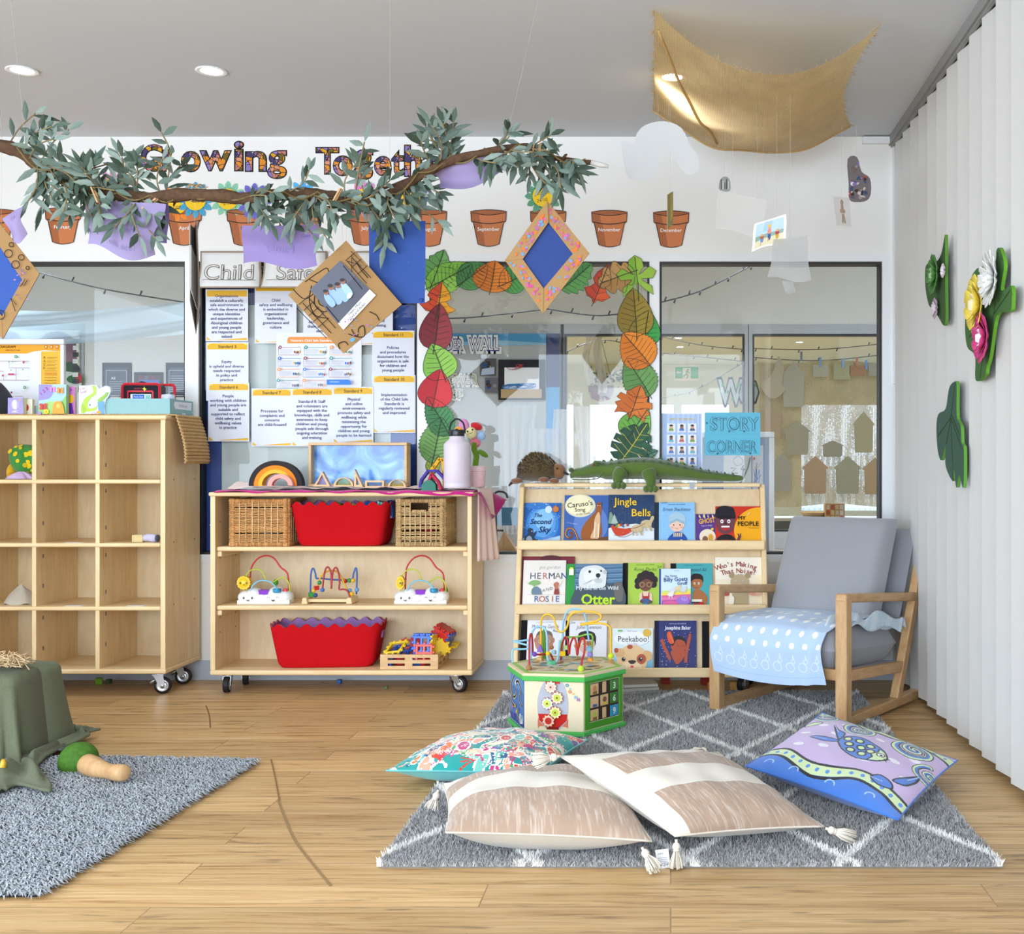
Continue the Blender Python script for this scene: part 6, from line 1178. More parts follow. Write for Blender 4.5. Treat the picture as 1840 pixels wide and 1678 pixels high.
for i in range(6): x=1034+5*i; b.add([S(x,859,-.066),S(x+4,859,-.066),S(x+2,864,-.07)],[(0,1,2)],'#e9e6dc')
put(b,'teeth',MAT['felt'],cz)
for pts,nm in (([(1118,848,-.09),(1112,858,-.11),(1114,868,-.122)],'front'),([(1166,848,-.1),(1170,862,-.12),(1170,874,-.126)],'rear')):
    b=B(); b.tube([S(*p) for p in cr(pts,4)],[13*k,13*k,12.5*k,11.5*k,10*k,9*k,8.5*k,8*k,7.5*k],'#526b2e',14); x,y,_=pts[-1]
    for dx in (-8,0,8): b.ell(S(x+dx,y+4,-.13),(5.5*k,.02,6.5*k),'#526b2e',10,8)
    put(b,'leg',MAT['plush'],cz)
# ================= rugs, cushions, throw, activity cube =================
import numpy as np
class Canvas:    # small painted grid: colours for the faces of a fine cloth mesh
    def __init__(s,n,c,m=None): s.n=n;s.m=m or n; s.a=np.zeros((s.m,s.n,3)); s.a[:]=C(c)[:3]; y,x=np.mgrid[0:s.m,0:s.n]; s.x=(x+.5)/s.n; s.y=(y+.5)/s.m
    def put(s,mask,c): s.a[mask]=C(c)[:3]
    def ell(s,cx,cy,rx,ry,c,a=0):
        dx,dy=s.x-cx,s.y-cy; ca,sa=math.cos(a),math.sin(a); s.put(((dx*ca+dy*sa)/rx)**2+((-dx*sa+dy*ca)/ry)**2<1,c)
    def line(s,pts,w,c,closed=False):
        m=np.zeros_like(s.x,bool); P_=list(pts)+([pts[0]] if closed else [])
        for (x0,y0),(x1,y1) in zip(P_,P_[1:]):
            dx,dy=x1-x0,y1-y0; L=dx*dx+dy*dy+1e-12; t=np.clip(((s.x-x0)*dx+(s.y-y0)*dy)/L,0,1); m|=((s.x-x0-t*dx)**2+(s.y-y0-t*dy)**2)<(w/2)**2
        s.put(m,c)
    def poly(s,pts,c):
        m=np.zeros_like(s.x,bool); N_=len(pts)
        for i in range(N_):
            x0,y0=pts[i-1];x1,y1=pts[i]; cond=((y0>s.y)!=(y1>s.y)); xi=(x1-x0)*(s.y-y0)/((y1-y0) if abs(y1-y0)>1e-12 else 1e-12)+x0; m^=cond&(s.x<xi)
        s.put(m,c)
    def at(s,u,v): q=s.a[min(s.m-1,int(v*s.m)),min(s.n-1,int(u*s.n))]; return (q[0],q[1],q[2],1.)
RUG=.017
# ---- grey diamond rug
r0,r1,q0,q1=-.775,.875,3.0,5.33
rg=thing('diamond_rug','grey pile rug with thin white diamond lines under the cushions','rug',(.05,4.16,0))
b=B(); b.box((r0+.004,q0+.004,.0005),(r1-.004,q1-.004,.006),'#88888a'); put(b,'backing',MAT['jute'],rg)
def onl(x,y):
    a=(x-.045)/.42; c=(y-4.56)/.76; p,q=(a+c)%1,(a-c)%1; f=.36; return min(p,1-p,q,1-q)*f
b=B(); vs=[];fs=[];cs=[]; rq=random.Random(11)
near=lambda y:1.0 if y<3.9 else .55
tones=[C('#b9b8b7'),C('#b2b1b0'),C('#aaa9a8'),C('#9b9a9a'),C('#bfbebd')]; wt=[C('#f4f2ee'),C('#ece9e4'),C('#faf8f4')]; dk=C('#5a5a5b')
for i in range(150000):
    x=rq.uniform(r0,r1); y=q0+(q1-q0)*rq.random()**1.35
    w=onl(x+rq.gauss(0,.002),y+rq.gauss(0,.003))<.0115
    c=rq.choice(wt) if w else (dk if rq.random()<.035 else rq.choice(tones)); h_=rq.uniform(.007,.013)+(.005 if w else 0); an=rq.uniform(0,6.28); dx,dy=math.cos(an)*.0028,math.sin(an)*.0028; lx,ly=rq.gauss(0,.006),rq.gauss(0,.006)
    n=len(vs); vs+=[(x-dx,y-dy,.005),(x+dx,y+dy,.005),(x+lx,y+ly,.008+h_)]; fs.append((n,n+1,n+2)); cs.append(c)
b.v,b.f,b.c,b.mi,b.s=vs,fs,cs,[0]*len(fs),[0]*len(fs); put(b,'pile',MAT['pile'],rg,kind='stuff')
# ---- blue grey shaggy rug on the left
sg=thing('shaggy_rug','blue grey shaggy rug at the left of the floor','rug',(-2.2,3.45,0)); sx0=-3.1
def edge(y): return -1.56+.075*(y-2.78)/1.3
b=B(); b.add([(sx0,2.76,.004),(edge(2.78),2.8,.004),(edge(4.08),4.08,.004),(sx0,4.2,.004)],[(0,1,2,3)],'#4a4c50'); b.add([(sx0,2.76,.0005),(edge(2.78),2.8,.0005),(edge(4.08),4.08,.0005),(sx0,4.2,.0005),(sx0,2.76,.004),(edge(2.78),2.8,.004),(edge(4.08),4.08,.004),(sx0,4.2,.004)],[(0,1,5,4),(1,2,6,5),(2,3,7,6),(3,0,4,7)],'#2b2c2f'); put(b,'backing',MAT['jute'],sg)
b=B(); vs=[];fs=[];cs=[]; tn=[C(c) for c in ('#b2b7bc','#a8adb3','#9ca2a8','#bdc2c7','#939aa1','#adb2b8')]
for i in range(60000):
    y=rq.uniform(2.8,4.12); xm=edge(y); x=sx0+(xm-sx0)*rq.random()**.8
    if y>4.08+.12*(xm-x)/1.6: continue
    an=rq.gauss(-.7,.55); L_=rq.uniform(.03,.055); ux,uy=math.cos(an),math.sin(an); px_,py_=-uy*.0024,ux*.0024; h_=rq.uniform(.012,.022); c=rq.choice(tn); n=len(vs)
    vs+=[(x-px_,y-py_,.004),(x+px_,y+py_,.004),(x+ux*L_*.5+px_,y+uy*L_*.5+py_,h_),(x+ux*L_*.5-px_,y+uy*L_*.5-py_,h_),(x+ux*L_,y+uy*L_,h_*.65)]; fs+=[(n,n+1,n+2,n+3),(n+3,n+2,n+4)]; cs+=[c,c]
b.v,b.f,b.c,b.mi,b.s=vs,fs,cs,[0]*len(fs),[0]*len(fs); put(b,'pile',MAT['pile'],sg,kind='stuff')
# ---- cushions
def pillow(name,label,cor,tt,tb,cv,cbot,n=60,group='floor cushions on the diamond rug',mat_='cloth',pinch=.07,wr=.004):
    FL,FR,BR,BL=[V(c) for c in cor]; nn=((FR-FL).cross(BL-FL)).normalized(); c0=(FL+FR+BR+BL)/4
    t=thing(name,label,'cushion',V((c0.x,c0.y,RUG)),group); sd=len(label)
    def f(u,v,top):
        x,y=2*u-1,2*v-1; xs=x*(1-pinch*(1-y*y)); ys=y*(1-pinch*(1-x*x)); U,W_=(xs+1)/2,(ys+1)/2
        p=FL*(1-U)*(1-W_)+FR*U*(1-W_)+BR*U*W_+BL*(1-U)*W_
        pr=((1-abs(x)**2.6)*(1-abs(y)**2.6))**.62; e=max(abs(x),abs(y))
        wk=wr*(math.sin(9*x+3*y+sd)*math.sin(5*y-4*x)+.6*math.sin(21*x*y+sd)*e)*pr**.5
        q=p+nn*(tt*pr+wk) if top else p-nn*(tb*pr)
        if q.z<RUG+.001 : q.z=RUG+.001
        return q
    b=B(); b.grid(lambda u,v:f(u,v,True),n,n,(lambda u,v:cv(u,v)) if callable(cv) else cv); put(b,'top_cover',MAT[mat_],t)
    b=B(); b.grid(lambda u,v:f(1-u,v,False),24,24,cbot); put(b,'under_cover',MAT['cloth'],t)
    b=B(); pe=[f(i/24,0,True) for i in range(24)]+[f(1,i/24,True) for i in range(24)]+[f(1-i/24,1,True) for i in range(24)]+[f(0,1-i/24,True) for i in range(24)]; b.tube(pe,.003,cbot,6,closed=True); put(b,'seam',MAT['cloth'],t)
    return t,f
def tassel(par,o,dr,L_=.085,c='#e6dccb',spread=.022):
    o=V(o);dr=V(dr).normalized(); b=B(); b.tube([o,o+dr*.012],.004,c,8); b.ell(o+dr*.018,.011,c,12,8); b.tube([o+dr*.026,o+dr*.03],.009,c,10); tb=put(b,'tassel',MAT['cloth'],par)
    b=B(); q=random.Random(int(o.x*1000)+int(o.z*100)); s=dr.orthogonal().normalized(); w=dr.cross(s)
    for i in range(46):
        a_=2*PI*i/46+q.random(); r_=spread*q.uniform(.35,1); e=o+dr*(.03+L_*q.uniform(.8,1))+(s*math.cos(a_)+w*math.sin(a_))*r_; m_=o+dr*(.03+L_*.4)+(s*math.cos(a_)+w*math.sin(a_))*r_*.8
        for p in (e,m_): p.z=max(p.z,.006)
        b.tube([o+dr*.028+(s*math.cos(a_)+w*math.sin(a_))*.006,m_,e],.0017,vary(c,.07),4)
    put(b,'fringe',MAT['cloth'],tb)
ST=np.random.RandomState(3).rand(30,131)
def sn(u,v,fu,fv): y=v*fv; i=int(y)%29; return ST[i,int(u*fu)%131]*(1-y%1)+ST[i+1,int(u*fu)%131]*(y%1)
def stripe(bands,u0=0):
    def cv(u,v):
        if u<u0: return vary('#dcd4c6',.02)
        for a_,b_ in bands:
            if a_<=v<b_:
                k=sn(u,v,130,26)*.5+sn(u,v,70,9)*.5; k=max(0,(k-.5)*1.8); return tuple(p+(q-p)*min(1,k) for p,q in zip(C('#aa917d'),C('#cfc0b3')))
        return vary('#dcd4c6',.02)
    return cv
cf=Canvas(170,'#2f9a94'); fq=random.Random(21); pal=['#e8763a','#f2a48a','#d8442f','#2f8f8a','#7cc4b4','#f4e9dc','#2a5f8a','#c8407a','#f0c0a8','#5aa86a','#e9e2c0','#8a4aa0','#3fb0a8']
for i in range(520):
    x,y,a_=fq.random(),fq.random(),fq.uniform(0,3.14); k=fq.choice(pal); L_=fq.uniform(.05,.13)
    if i%3==0: cf.ell(x,y,L_*.75,L_*.4,'#f6efe4',a_); cf.ell(x,y,L_*.62,L_*.29,k,a_); [cf.line([(x+L_*.5*(t-.5)*math.cos(a_)-.02*math.sin(a_),y+L_*.5*(t-.5)*math.sin(a_)+.02*math.cos(a_)),(x+L_*.5*(t-.5)*math.cos(a_)+.02*math.sin(a_),y+L_*.5*(t-.5)*math.sin(a_)-.02*math.cos(a_))],.004,'#f6efe4') for t in (.2,.5,.8)]
    elif i%3==1:
        for t in range(5): q=a_+(t-2)*.3; cf.line([(x,y),(x+L_*math.cos(q),y+L_*math.sin(q))],.009,k)
    else: cf.line(cr2([(x,y),(x+L_*.5*math.cos(a_),y+L_*.5*math.sin(a_)),(x+L_*math.cos(a_+.5),y+L_*math.sin(a_+.5))],4),.014,k); cf.line(cr2([(x,y),(x+L_*.5*math.cos(a_),y+L_*.5*math.sin(a_)),(x+L_*math.cos(a_+.5),y+L_*math.sin(a_+.5))],4),.004,'#f6efe4')
pillow('floral_cushion','bright leafy print cushion with turquoise underside at the back left',((-.93,3.72,.065),(-.42,3.66,.07),(-.30,4.12,.07),(-.80,4.16,.065)),.075,.075,cf.at,'#6cc0c0',120,pinch=.05)
t2,f2=pillow('striped_cushion','tan and cream striped cushion lying flat in front of the leafy one',((-.598,3.03,.085),(-.05,2.99,.075),(-.16,3.50,.12),(-.69,3.44,.10)),.085,.09,stripe([(0,.33),(.60,.80)]),'#d2c8b8',130,pinch=.05)
t3,f3=pillow('striped_cushion','tan and cream striped cushion propped over the other striped one',((.012,3.03,.075),(.425,3.16,.06),(.15,3.62,.15),(-.315,3.24,.235)),.075,.085,stripe([(0,.36),(.60,.82),(.95,1.01)],.11),'#d8cebf',130,pinch=.045)
tassel(t3,(.015,3.02,.07),(.0,-.35,-1),.06); tassel(t3,(.43,3.16,.055),(1,.05,-.35),.06)
tassel(t3,f3(.86,.93,True)+V((0,0,.004)),(-.45,-.9,.12),.06); tassel(t3,(-.315,3.23,.238),(-1,-.35,-.12),.05)
tassel(t2,(-.70,3.43,.085),(-.35,-.25,-1),.03); tassel(t2,(-.075,2.985,.06),(.4,-.5,-.5),.045)
b=B(); a=Art(b,P(1190,1542,3.0),(1,0,.12),(.12,0,-1),3.0/F,1190,1542,.0005); a.srect(1179,1526,1203,1560,.0008,'#eceef2'); [a.line([(1182,1541+3.2*i),(1199,1541+3.2*i)],.7,'#8f94a2') for i in range(5)]; a.text('care',1188,1534,4,'#5a5f6e'); put(b,'care_label',MAT['cloth'],t3)
# fish print cushion
cq=Canvas(300,'#cdb6de'); LN='#14161f'; BL_='#4a7fd6'; GN='#d5e8b4'
vq=np.random.RandomState(2); 
for x,y,r_ in ((.16,.72,.03),(.3,.8,.028),(.11,.55,.032),(.3,.62,.024),(.33,.4,.03),(.58,.75,.026),(.62,.4,.036),(.78,.52,.03),(.86,.66,.03),(.45,.88,.026),(.17,.35,.03),(.9,.38,.026)): cq.ell(x,y,r_*1.25,r_*.85,'#efeaf4')
wave=[(t/40,.215+.045*math.sin(t/40*2*PI*1.6+.6)) for t in range(41)]
w2=[(x,y-.10) for x,y in wave]
cq.poly(wave+[(1,-.1),(0,-.1)],GN); cq.poly(w2+[(1,-.1),(0,-.1)],BL_); cq.line(wave,.022,LN); cq.line([(x,y-.105+.012*math.sin(x*9)) for x,y in wave],.024,LN)
for i in range(15): x=.03+i*.067; j=min(40,int(x*40)); cq.ell(x,wave[j][1]-.05,.013,.018,'#5a92dc')
for x,y in ((.3,.06),(.55,.05),(.8,.07),(.12,.07)): cq.line([(x+.03*math.cos(t),y+.03*math.sin(t)) for t in [PI*i/8 for i in range(9)]],.009,'#a9c8f0')
def spiral(cx,cy,r_,turns,a0,flip=1):
    pts=[(cx+flip*r_*(1-t/60)*math.cos(a0+turns*2*PI*t/60),cy+r_*(1-t/60)*math.sin(a0+turns*2*PI*t/60)) for t in range(58)]
    cq.line(pts,r_*.46,LN); cq.line(pts,r_*.34,GN); cq.line([(x+(cx-x)*.06,y+(cy-y)*.06) for x,y in pts],r_*.17,BL_); cq.line([(x+(cx-x)*.16,y+(cy-y)*.16) for x,y in pts],r_*.045,LN)
cq.line(cr2([(-.02,.93),(.25,.97),(.5,.9),(.75,.96),(1.02,.9)],8),.10,LN); cq.line(cr2([(-.02,.94),(.25,.98),(.5,.91),(.75,.97),(1.02,.91)],8),.07,GN)
for i in range(14): x=.04+.07*i; cq.ell(x,.95+.025*math.sin(x*12),.012,.014,'#5a92dc')
spiral(.10,.90,.10,1.6,2.8); spiral(.42,.80,.115,1.8,2.4); spiral(.80,.80,.135,1.9,2.6); spiral(.985,.58,.10,1.6,1.9)
fy_=-.05
fb=[(.36,.56),(.42,.64),(.54,.655),(.66,.60),(.74,.50),(.715,.44),(.66,.40),(.56,.385),(.46,.42),(.39,.50)]
fbs=cr2(fb,6,True); cq.poly(fbs,BL_)
for x,y in ((.42,.585),(.50,.60),(.585,.585),(.46,.52),(.545,.525),(.50,.455),(.58,.455),(.615,.515)): cq.ell(x,y,.034,.034,LN); cq.ell(x,y,.021,.021,GN)
cq.poly([(.645,.58),(.66,.535),(.63,.49),(.655,.455),(.64,.405),(.70,.43),(.745,.45),(.735,.475),(.75,.50),(.70,.56)],GN); cq.line([(.645,.59),(.66,.535),(.63,.49),(.655,.455),(.64,.40)],.012,LN); cq.line([(.75,.46),(.725,.475),(.755,.50)],.008,LN)
cq.line(fbs,.013,LN,True); cq.ell(.69,.51,.03,.028,LN); cq.ell(.69,.51,.022,.02,'#f4f4ee'); cq.ell(.694,.508,.011,.011,LN)
for tl in ([(.37,.55),(.30,.64),(.24,.74),(.29,.69),(.36,.66)],[(.37,.54),(.27,.53),(.19,.47),(.28,.46),(.36,.50)],[(.86,.30),(.90,.40),(.95,.50),(.955,.42),(.93,.32)],[(.86,.27),(.78,.30),(.74,.24),(.80,.20),(.88,.22)],[(.02,.70),(.05,.76),(.12,.78),(.11,.72),(.05,.66)]): q=cr2(tl,6,True); cq.poly(q,BL_ if tl[0][0]>.1 else GN); cq.line(q,.012,LN,True); c_=(sum(p[0] for p in tl)/5,sum(p[1] for p in tl)/5); cq.line([c_,tl[2]],.006,'#bcd4f4')
t4,f4=pillow('fish_cushion','lilac cushion painted with a blue spotted fish, waves and swirls',((.245,3.72,.08),(.650,3.25,.05),(.955,3.79,.08),(.56,4.20,.15)),.05,.075,cq.at,'#3f78d0',300,pinch=.04,wr=.003)
# ---- pale blue baby blanket on the armchair
K,cw,cv_,up,W=CH['K'],CH['cw'],CH['cv'],CH['up'],CH['W']
cbk=Canvas(320,'#b7cde8')
for r_ in range(5):
    for i in range(9): cbk.ell(.05+.115*i+(.057 if r_%2 else 0),.36+.11*r_,.021,.028,'#f0f2f4')
for i in range(9):
    x=.07+.108*i; y=.17; cbk.line([(x+.034*math.cos(t),y-.005+.042*math.sin(t)) for t in [2*PI*j/18 for j in range(18)]],.006,'#dfe6ee',True); cbk.line([(x+.03+.016*math.cos(t),y+.05+.02*math.sin(t)) for t in [2*PI*j/12 for j in range(12)]],.005,'#dfe6ee',True); cbk.line([(x+.028,y+.07),(x+.03,y+.11),(x+.04,y+.07)],.005,'#dfe6ee')
cbk.line([(0,.07),(1,.07)],.006,'#a9c0de')
def blk(u,v):
    s=1-v; uu=.005+.535*u+.01*math.sin(s*7); wr=.006*math.sin(u*13+s*5)*math.sin(s*6)+.012*max(0,u-.55)*math.sin(u*40+s*9)
    # s=0 at the back of the seat, 1 at the hanging hem
    if s<.5: vv=.44-.44*s/.5; z=.392+.012*math.sin(PI*u)+.004-(.02 if s>.42 else 0)*((s-.42)/.08)
    else:
        t=(s-.5)/.5; vv=-.012-.04*math.sin(min(1,t*2.5)*PI/2)+.012*t; z=.376-.20*t-.028*math.sin(PI*(u*.9+.05))*t+.03*t*(1-u)*0
    zz=z+wr*(1 if s<.5 else .4)
    return K(uu,vv-wr*.8*(s>=.5),zz-.006*(s<.05))
b=B(); b.grid(blk,320,280,cbk.at)
def wisp(u,v):
    uu=.50+.125*u; vv=.10+.42*u+.03*math.sin(u*8)+.12*(v-.5)*(1-.55*u); z=.405+.02*math.sin(PI*v)*(1+.6*math.sin(u*11))-.05*max(0,u-.35)-.055*abs(v-.5)*(.5+u)+.012*math.sin(u*17+v*5)
    return K(uu,vv,z)
b.grid(wisp,40,14,lambda u,v:vary('#d5e0e8' if math.sin(u*40)>.1 else '#c4d4e0',.04)); tag(put(b,'baby_blanket',MAT['cloth'],sol=.003),'pale blue blanket with white spots and rabbit outlines draped over the armchair seat','blanket')
MAT['throw']=vcmat('felted_wool',.95,.5,240,.14,.1,.08)
# ---- olive throw over a low box at the left edge
bx0,bx1,by0,by1,bz=-3.15,-2.33,4.02,4.36,.325
def thr(u,v):
    a_=2*PI*u; c,s=math.cos(a_),math.sin(a_); e=.2; X=math.copysign(abs(c)**e,c); Y=math.copysign(abs(s)**e,s); cx,cy=(bx0+bx1)/2,(by0+by1)/2; hx,hy=(bx1-bx0)/2,(by1-by0)/2
    fold=math.sin(a_*11+1.2)*.5+math.sin(a_*6-.8)*.5; front=max(0,-s); right=max(0,c)
    if v<.35: k=v/.35; return V((cx+hx*X*k,cy+hy*Y*k,bz+.004*math.sin(9*X*k+4*Y)-.012*max(0,k-.85)/.15))
    if v<.72:
        k=(v-.35)/.37; o_=.006+.03*k+.022*fold*k*k+.05*k*front*max(0,fold+.3)*.5; return V((cx+(hx+o_)*X,cy+(hy+o_)*Y,bz-.012-(bz-.03)*k))
    k=(v-.72)/.28; sp=.055+.02*fold+.05*front*max(0,fold+.3)*.5+k*(.05+.34*front**1.3+.09*right*front*4*(s>-.95)*.35)*(1+.25*math.sin(a_*9+2))
    z=.014+.035*math.sin(PI*min(1,k*1.15))*(.5+.5*math.sin(a_*13+7*k))+.02*abs(math.sin(k*9+a_*5))*(k>.15)*front
    return V((cx+hx*X+sp*X*.9,cy+hy*Y+sp*Y,max(z,.026 if True else 0)+.006))
b=B(); b.grid(lambda u,v:thr(u,v),220,46,'#6b7059'); th=tag(put(b,'olive_throw',MAT['throw'],sol=.008),'olive green woollen throw heaped over a low box at the left edge','throw')
b=B(); q=random.Random(8)
for i in range(16):
    o=PZ(100+q.random()*14,1338+q.random()*10,.03); b.tube([o,o+V((.03,-.01,.015-.03*q.random())),o+V((.055+.02*q.random(),-.02+.03*q.random(),-.012))],.0028,vary('#4a5240',.1),5)
put(b,'fringe',MAT['cloth'],th)
b=B(); c=P(8,1200,4.1); c.z=bz+.012
for i in range(110):
    a_=q.uniform(0,6.28); r_=q.uniform(.01,.07); o=c+V((r_*math.cos(a_)*1.1,r_*math.sin(a_),q.uniform(0,.05)*(1-r_/.09)))
    b.tube(cr([o,o+V((q.uniform(-.03,.03),q.uniform(-.03,.03),q.uniform(0,.025))),o+V((q.uniform(-.05,.06),q.uniform(-.04,.04),q.uniform(-.004,.012)))],3),.0017,vary('#dfc39a',.12),4)
tag(put(b,'raffia_bundle',MAT['jute']),'loose bundle of pale raffia lying on the olive throw','raffia')
b=B(); b.tube([P(*p,3.78) for p in cr2([(-16,1398),(-2,1388),(5,1376),(6,1364)],4)],[.012]*8+[.011,.010,.009,.007,.005],'#d8a92a',10); tag(put(b,'yellow_ring',MAT['plastic']),'end of a curved yellow toy on the throw at the left edge','toy')
# ---- green and wooden maraca
mr=thing('wooden_maraca','green egg-shaped maraca with a pale wooden handle on the shaggy rug','toy',PZ(150,1392,.03)); o=P(141,1366,3.93); 
b=B(); b.ell(o,(.068,.058,.062),'#456f24',24,16,Matrix.Rotation(-.5,3,'Y'))
put(b,'green_egg',vcmat('mottled_dye',.7,.1,55,.3,.2),mr)
p0=P(152,1371,3.88);p1=P(225,1389,3.72); dv=p1-p0; pr_=[0,.12,.3,.5,.66,.8,.93,1]; rd=[.036,.037,.034,.026,.024,.029,.028,.026]
b=B(); b.tube([p0+dv*t+V((0,0,-.008*math.sin(PI*t))) for t in pr_],rd,'#ffffff',20); put(b,'wooden_handle',MAT['oak'],mr,sub=1)
# ---- hexagonal activity cube
hc=V((-.424,4.626,0)); an0=-.148; S_=.235; zb,zp=RUG-.004,.228
ac=thing('activity_cube','six-sided wooden activity cube with green rims and bead wires on the rug','activity toy',V((hc.x,hc.y,zb)))
def hexv(i,r_): a_=an0-PI*2/3+i*PI/3; return hc+V((r_*math.cos(a_),r_*math.sin(a_),0))      # vertex 0 front left, 1 front right
def hexp(b,r_,z0,z1,c,mi=0): b.prism([hexv(i,r_)+V((0,0,z1)) for i in range(6)],(0,0,z1-z0),c,None,mi)
b=B(); hexp(b,S_,zb,zp,'#ead9b8'); put(b,'body',[MAT['matte']],ac,bev=.003)
b=B(); hexp(b,S_+.012,zb,zb+.018,'#53b857'); put(b,'base_rim',MAT['matte'],ac,bev=.004)
b=B(); hexp(b,S_+.012,zp-.004,zp+.016,'#53b857'); put(b,'top_rim',MAT['matte'],ac,bev=.004)
b=B(); hexp(b,S_+.010,zp+.016,zp+.026,'#e6d3ad'); hexp(b,S_-.004,zp+.026,zp+.0266,'#8cc24a'); hexp(b,S_-.028,zp+.0266,zp+.0272,'#e2d2ae'); a=Art(b,hc+V((0,0,zp+.0272)),(1,0,0),(0,-1,0),1,0,0,.0001); q=random.Random(12)
for i in range(70):
    r_=.17*math.sqrt(q.random());t=6.28*q.random(); a.ell(r_*math.cos(t),r_*math.sin(t),q.uniform(.008,.026),q.uniform(.005,.016),q.choice(['#e8b85a','#8fbf6a','#d9785a','#7fb8d0','#efe3c4','#c9a06a','#e9d07a','#5a9a8a','#d8c8e0']),10,q.uniform(0,3))
put(b,'top_board',MAT['laminate'],ac)
zt_=zp+.0275; U_=S_/100
def face(i,b,off=.0008): p=hexv(i,S_);q_=hexv(i+1,S_); u=(q_-p).normalized(); return Art(b,V((p.x,p.y,zb+.018))+u.cross(V((0,0,1)))*off,u,(0,0,-1),U_,0,0,.0004)
# front: rocket with gears
b=B(); a=face(0,b); fx=lambda x:(x-370)/4.62; fy=lambda y:(y-1130)/4.62
FP=lambda pts:[(fx(x),fy(y)) for x,y in pts]
a.poly(FP(cr2([(475,1085),(480,1030),(520,1000),(670,1000),(708,1030),(712,1085),(708,1120),(690,1095),(500,1095),(482,1120)],4,True)),'#e07a5a')
body=cr2([(475,1000),(472,900),(500,800),(540,745),(600,725),(655,745),(690,800),(712,900),(710,1000)],6); a.poly(FP(body+[(700,1060),(640,1118),(550,1118),(490,1060)]),'#b5b8c2'); a.poly(FP([(478,1000),(708,1000),(700,1050),(645,1100),(545,1100),(488,1050)]),'#cc2a22'); a.rect(fx(545),fy(1098),fx(640),fy(1118),'#8a2420'); a.poly(FP([(535,752),(545,742),(600,724),(645,742),(652,768),(540,768)]),'#d2352a'); a.ell(fx(595),fy(730),7.5,2,'#f0b84a',14)
for ch,x,y,c in (('O',705,778,'#2f8fb8'),('o',728,798,'#7fc8c8'),('O',728,826,'#e07a4a'),('o',755,836,'#e8b84a'),('N',773,866,'#7fb8d8'),('H',794,884,'#a85ab8')): a.text(ch,fx(x),fy(y+10),5.0 if ch.isupper() else 4,c,bold=.05)
put(b,'rocket_panel',MAT['laminate'],ac)
def gear(cx,cy,r_,fc,cc,i0):
    b=B(); a=face(0,b,.010); pts=[]
    for j in range(40): rr=r_*(1 if (j//2)%2 else .82); t=2*PI*j/40; pts.append((cx+rr*math.cos(t),cy+rr*math.sin(t)))
    a.slab(pts,.007,fc,'#c98a62'); a.line(pts,.6,'#c0543a',True); a.ell(cx,cy,r_*.55,r_*.55,cc,18); a.ell(cx,cy,r_*.16,r_*.16,'#8a4a2a',10); put(b,'gear',MAT['matte'],ac)
for x,y,fc,cc in ((580,792,'#f0dcc4','#e9c4b4'),(630,872,'#f0d9c0','#c2d04a'),(552,918,'#d6dcd8','#d2dc5a'),(615,985,'#f2e2a8','#c6d24a'),(562,1050,'#f0d2b4','#cc2a22')): gear(fx(x),fy(y),10.5,fc,cc,0)
# left: sea maze
b=B(); a=face(5,b); a.rect(4,-84,98,-2,'#3f78bc'); a.rect(4,-84,98,-60,'#5a94cc'); a.rect(4,-14,98,-2,'#2f4f9a')
for pts in ([(30,-78),(14,-60),(26,-42),(46,-50),(40,-66),(62,-74),(80,-62)],[(80,-62),(70,-46),(86,-36)],[(14,-50),(18,-32),(34,-28)],[(64,-30),(60,-16),(78,-10)]): q_=cr2(pts,6); a.line(q_,7,'#e6dcc4'); a.line(q_,4,'#1f2c3a')
for x,y,c in ((24,-24,'#c86aa8'),(44,-30,'#e8c23a'),(54,-22,'#e8c23a'),(88,-20,'#4fb0c8'),(34,-12,'#6a4aa8'),(50,-70,'#e6ecf2')): a.ell(x,y,4,3.4,c,10)
for x in range(8,96,7): a.poly([(x,-2),(x+2,-14+4*(x%3)),(x+4,-2)],'#4a6ab8')
put(b,'sea_maze_panel',MAT['laminate'],ac)
b=B(); a=face(5,b,.006); a.ell(82,-16,8,8,'#eef0f2',16); a.slab([(76,-20),(88,-22),(90,-8),(78,-6)],.006,'#f2f2f2'); put(b,'sliding_knob',MAT['plastic'],ac)
# right: turning blocks in a green frame
b=B(); a=face(1,b,.003); o_=[(3,-87),(97,-87),(97,-2),(3,-2)]; i_=[(14,-78),(88,-78),(88,-13),(14,-13)]
for j in range(4): q_=(j+1)%4; a.z=0; a.slab([o_[j],o_[q_],i_[q_],i_[j]],.003,'#4f9a2c')
put(b,'green_frame',MAT['matte'],ac)
b=B(); a=face(1,b,.001); a.rect(14,-78,88,-13,'#3a2c22'); a.line([(14,-78),(88,-78),(88,-13),(14,-13)],2,'#ece2cc',True); put(b,'window_recess',MAT['matte'],ac)
for r_ in range(3):
    for c_ in range(3):
        b=B(); a=face(1,b,.004); x,y=26+24.5*c_,-67+21.5*r_; M_=(r_+c_)%2 and c_==1
        w_=9.5 if not M_ else 4.5; col=(['#4a8a3a','#3f7a34','#3a9ac0'][r_] if c_==2 else '#d9b384'); a.srect(x-w_,y-9,x+w_,y+9,.014,col)
        if c_==2: a.text('369'[r_],x,y+5.5,11,'#e6f0dc',bold=.02)
        elif not M_: a.ell(x,y-1,5,4.6,['#c98a5a','#e0b48a','#b5c84a','#8a5a3a'][(r_+2*c_)%4],12); a.rect(x-5,y+3.5,x+5,y+8,['#8a6a2a','#c8402a','#3f6a9a','#d9b84a'][(r_*2+c_)%4])
        put(b,'turning_block',MAT['matte'],ac,bev=.001,seg=1)
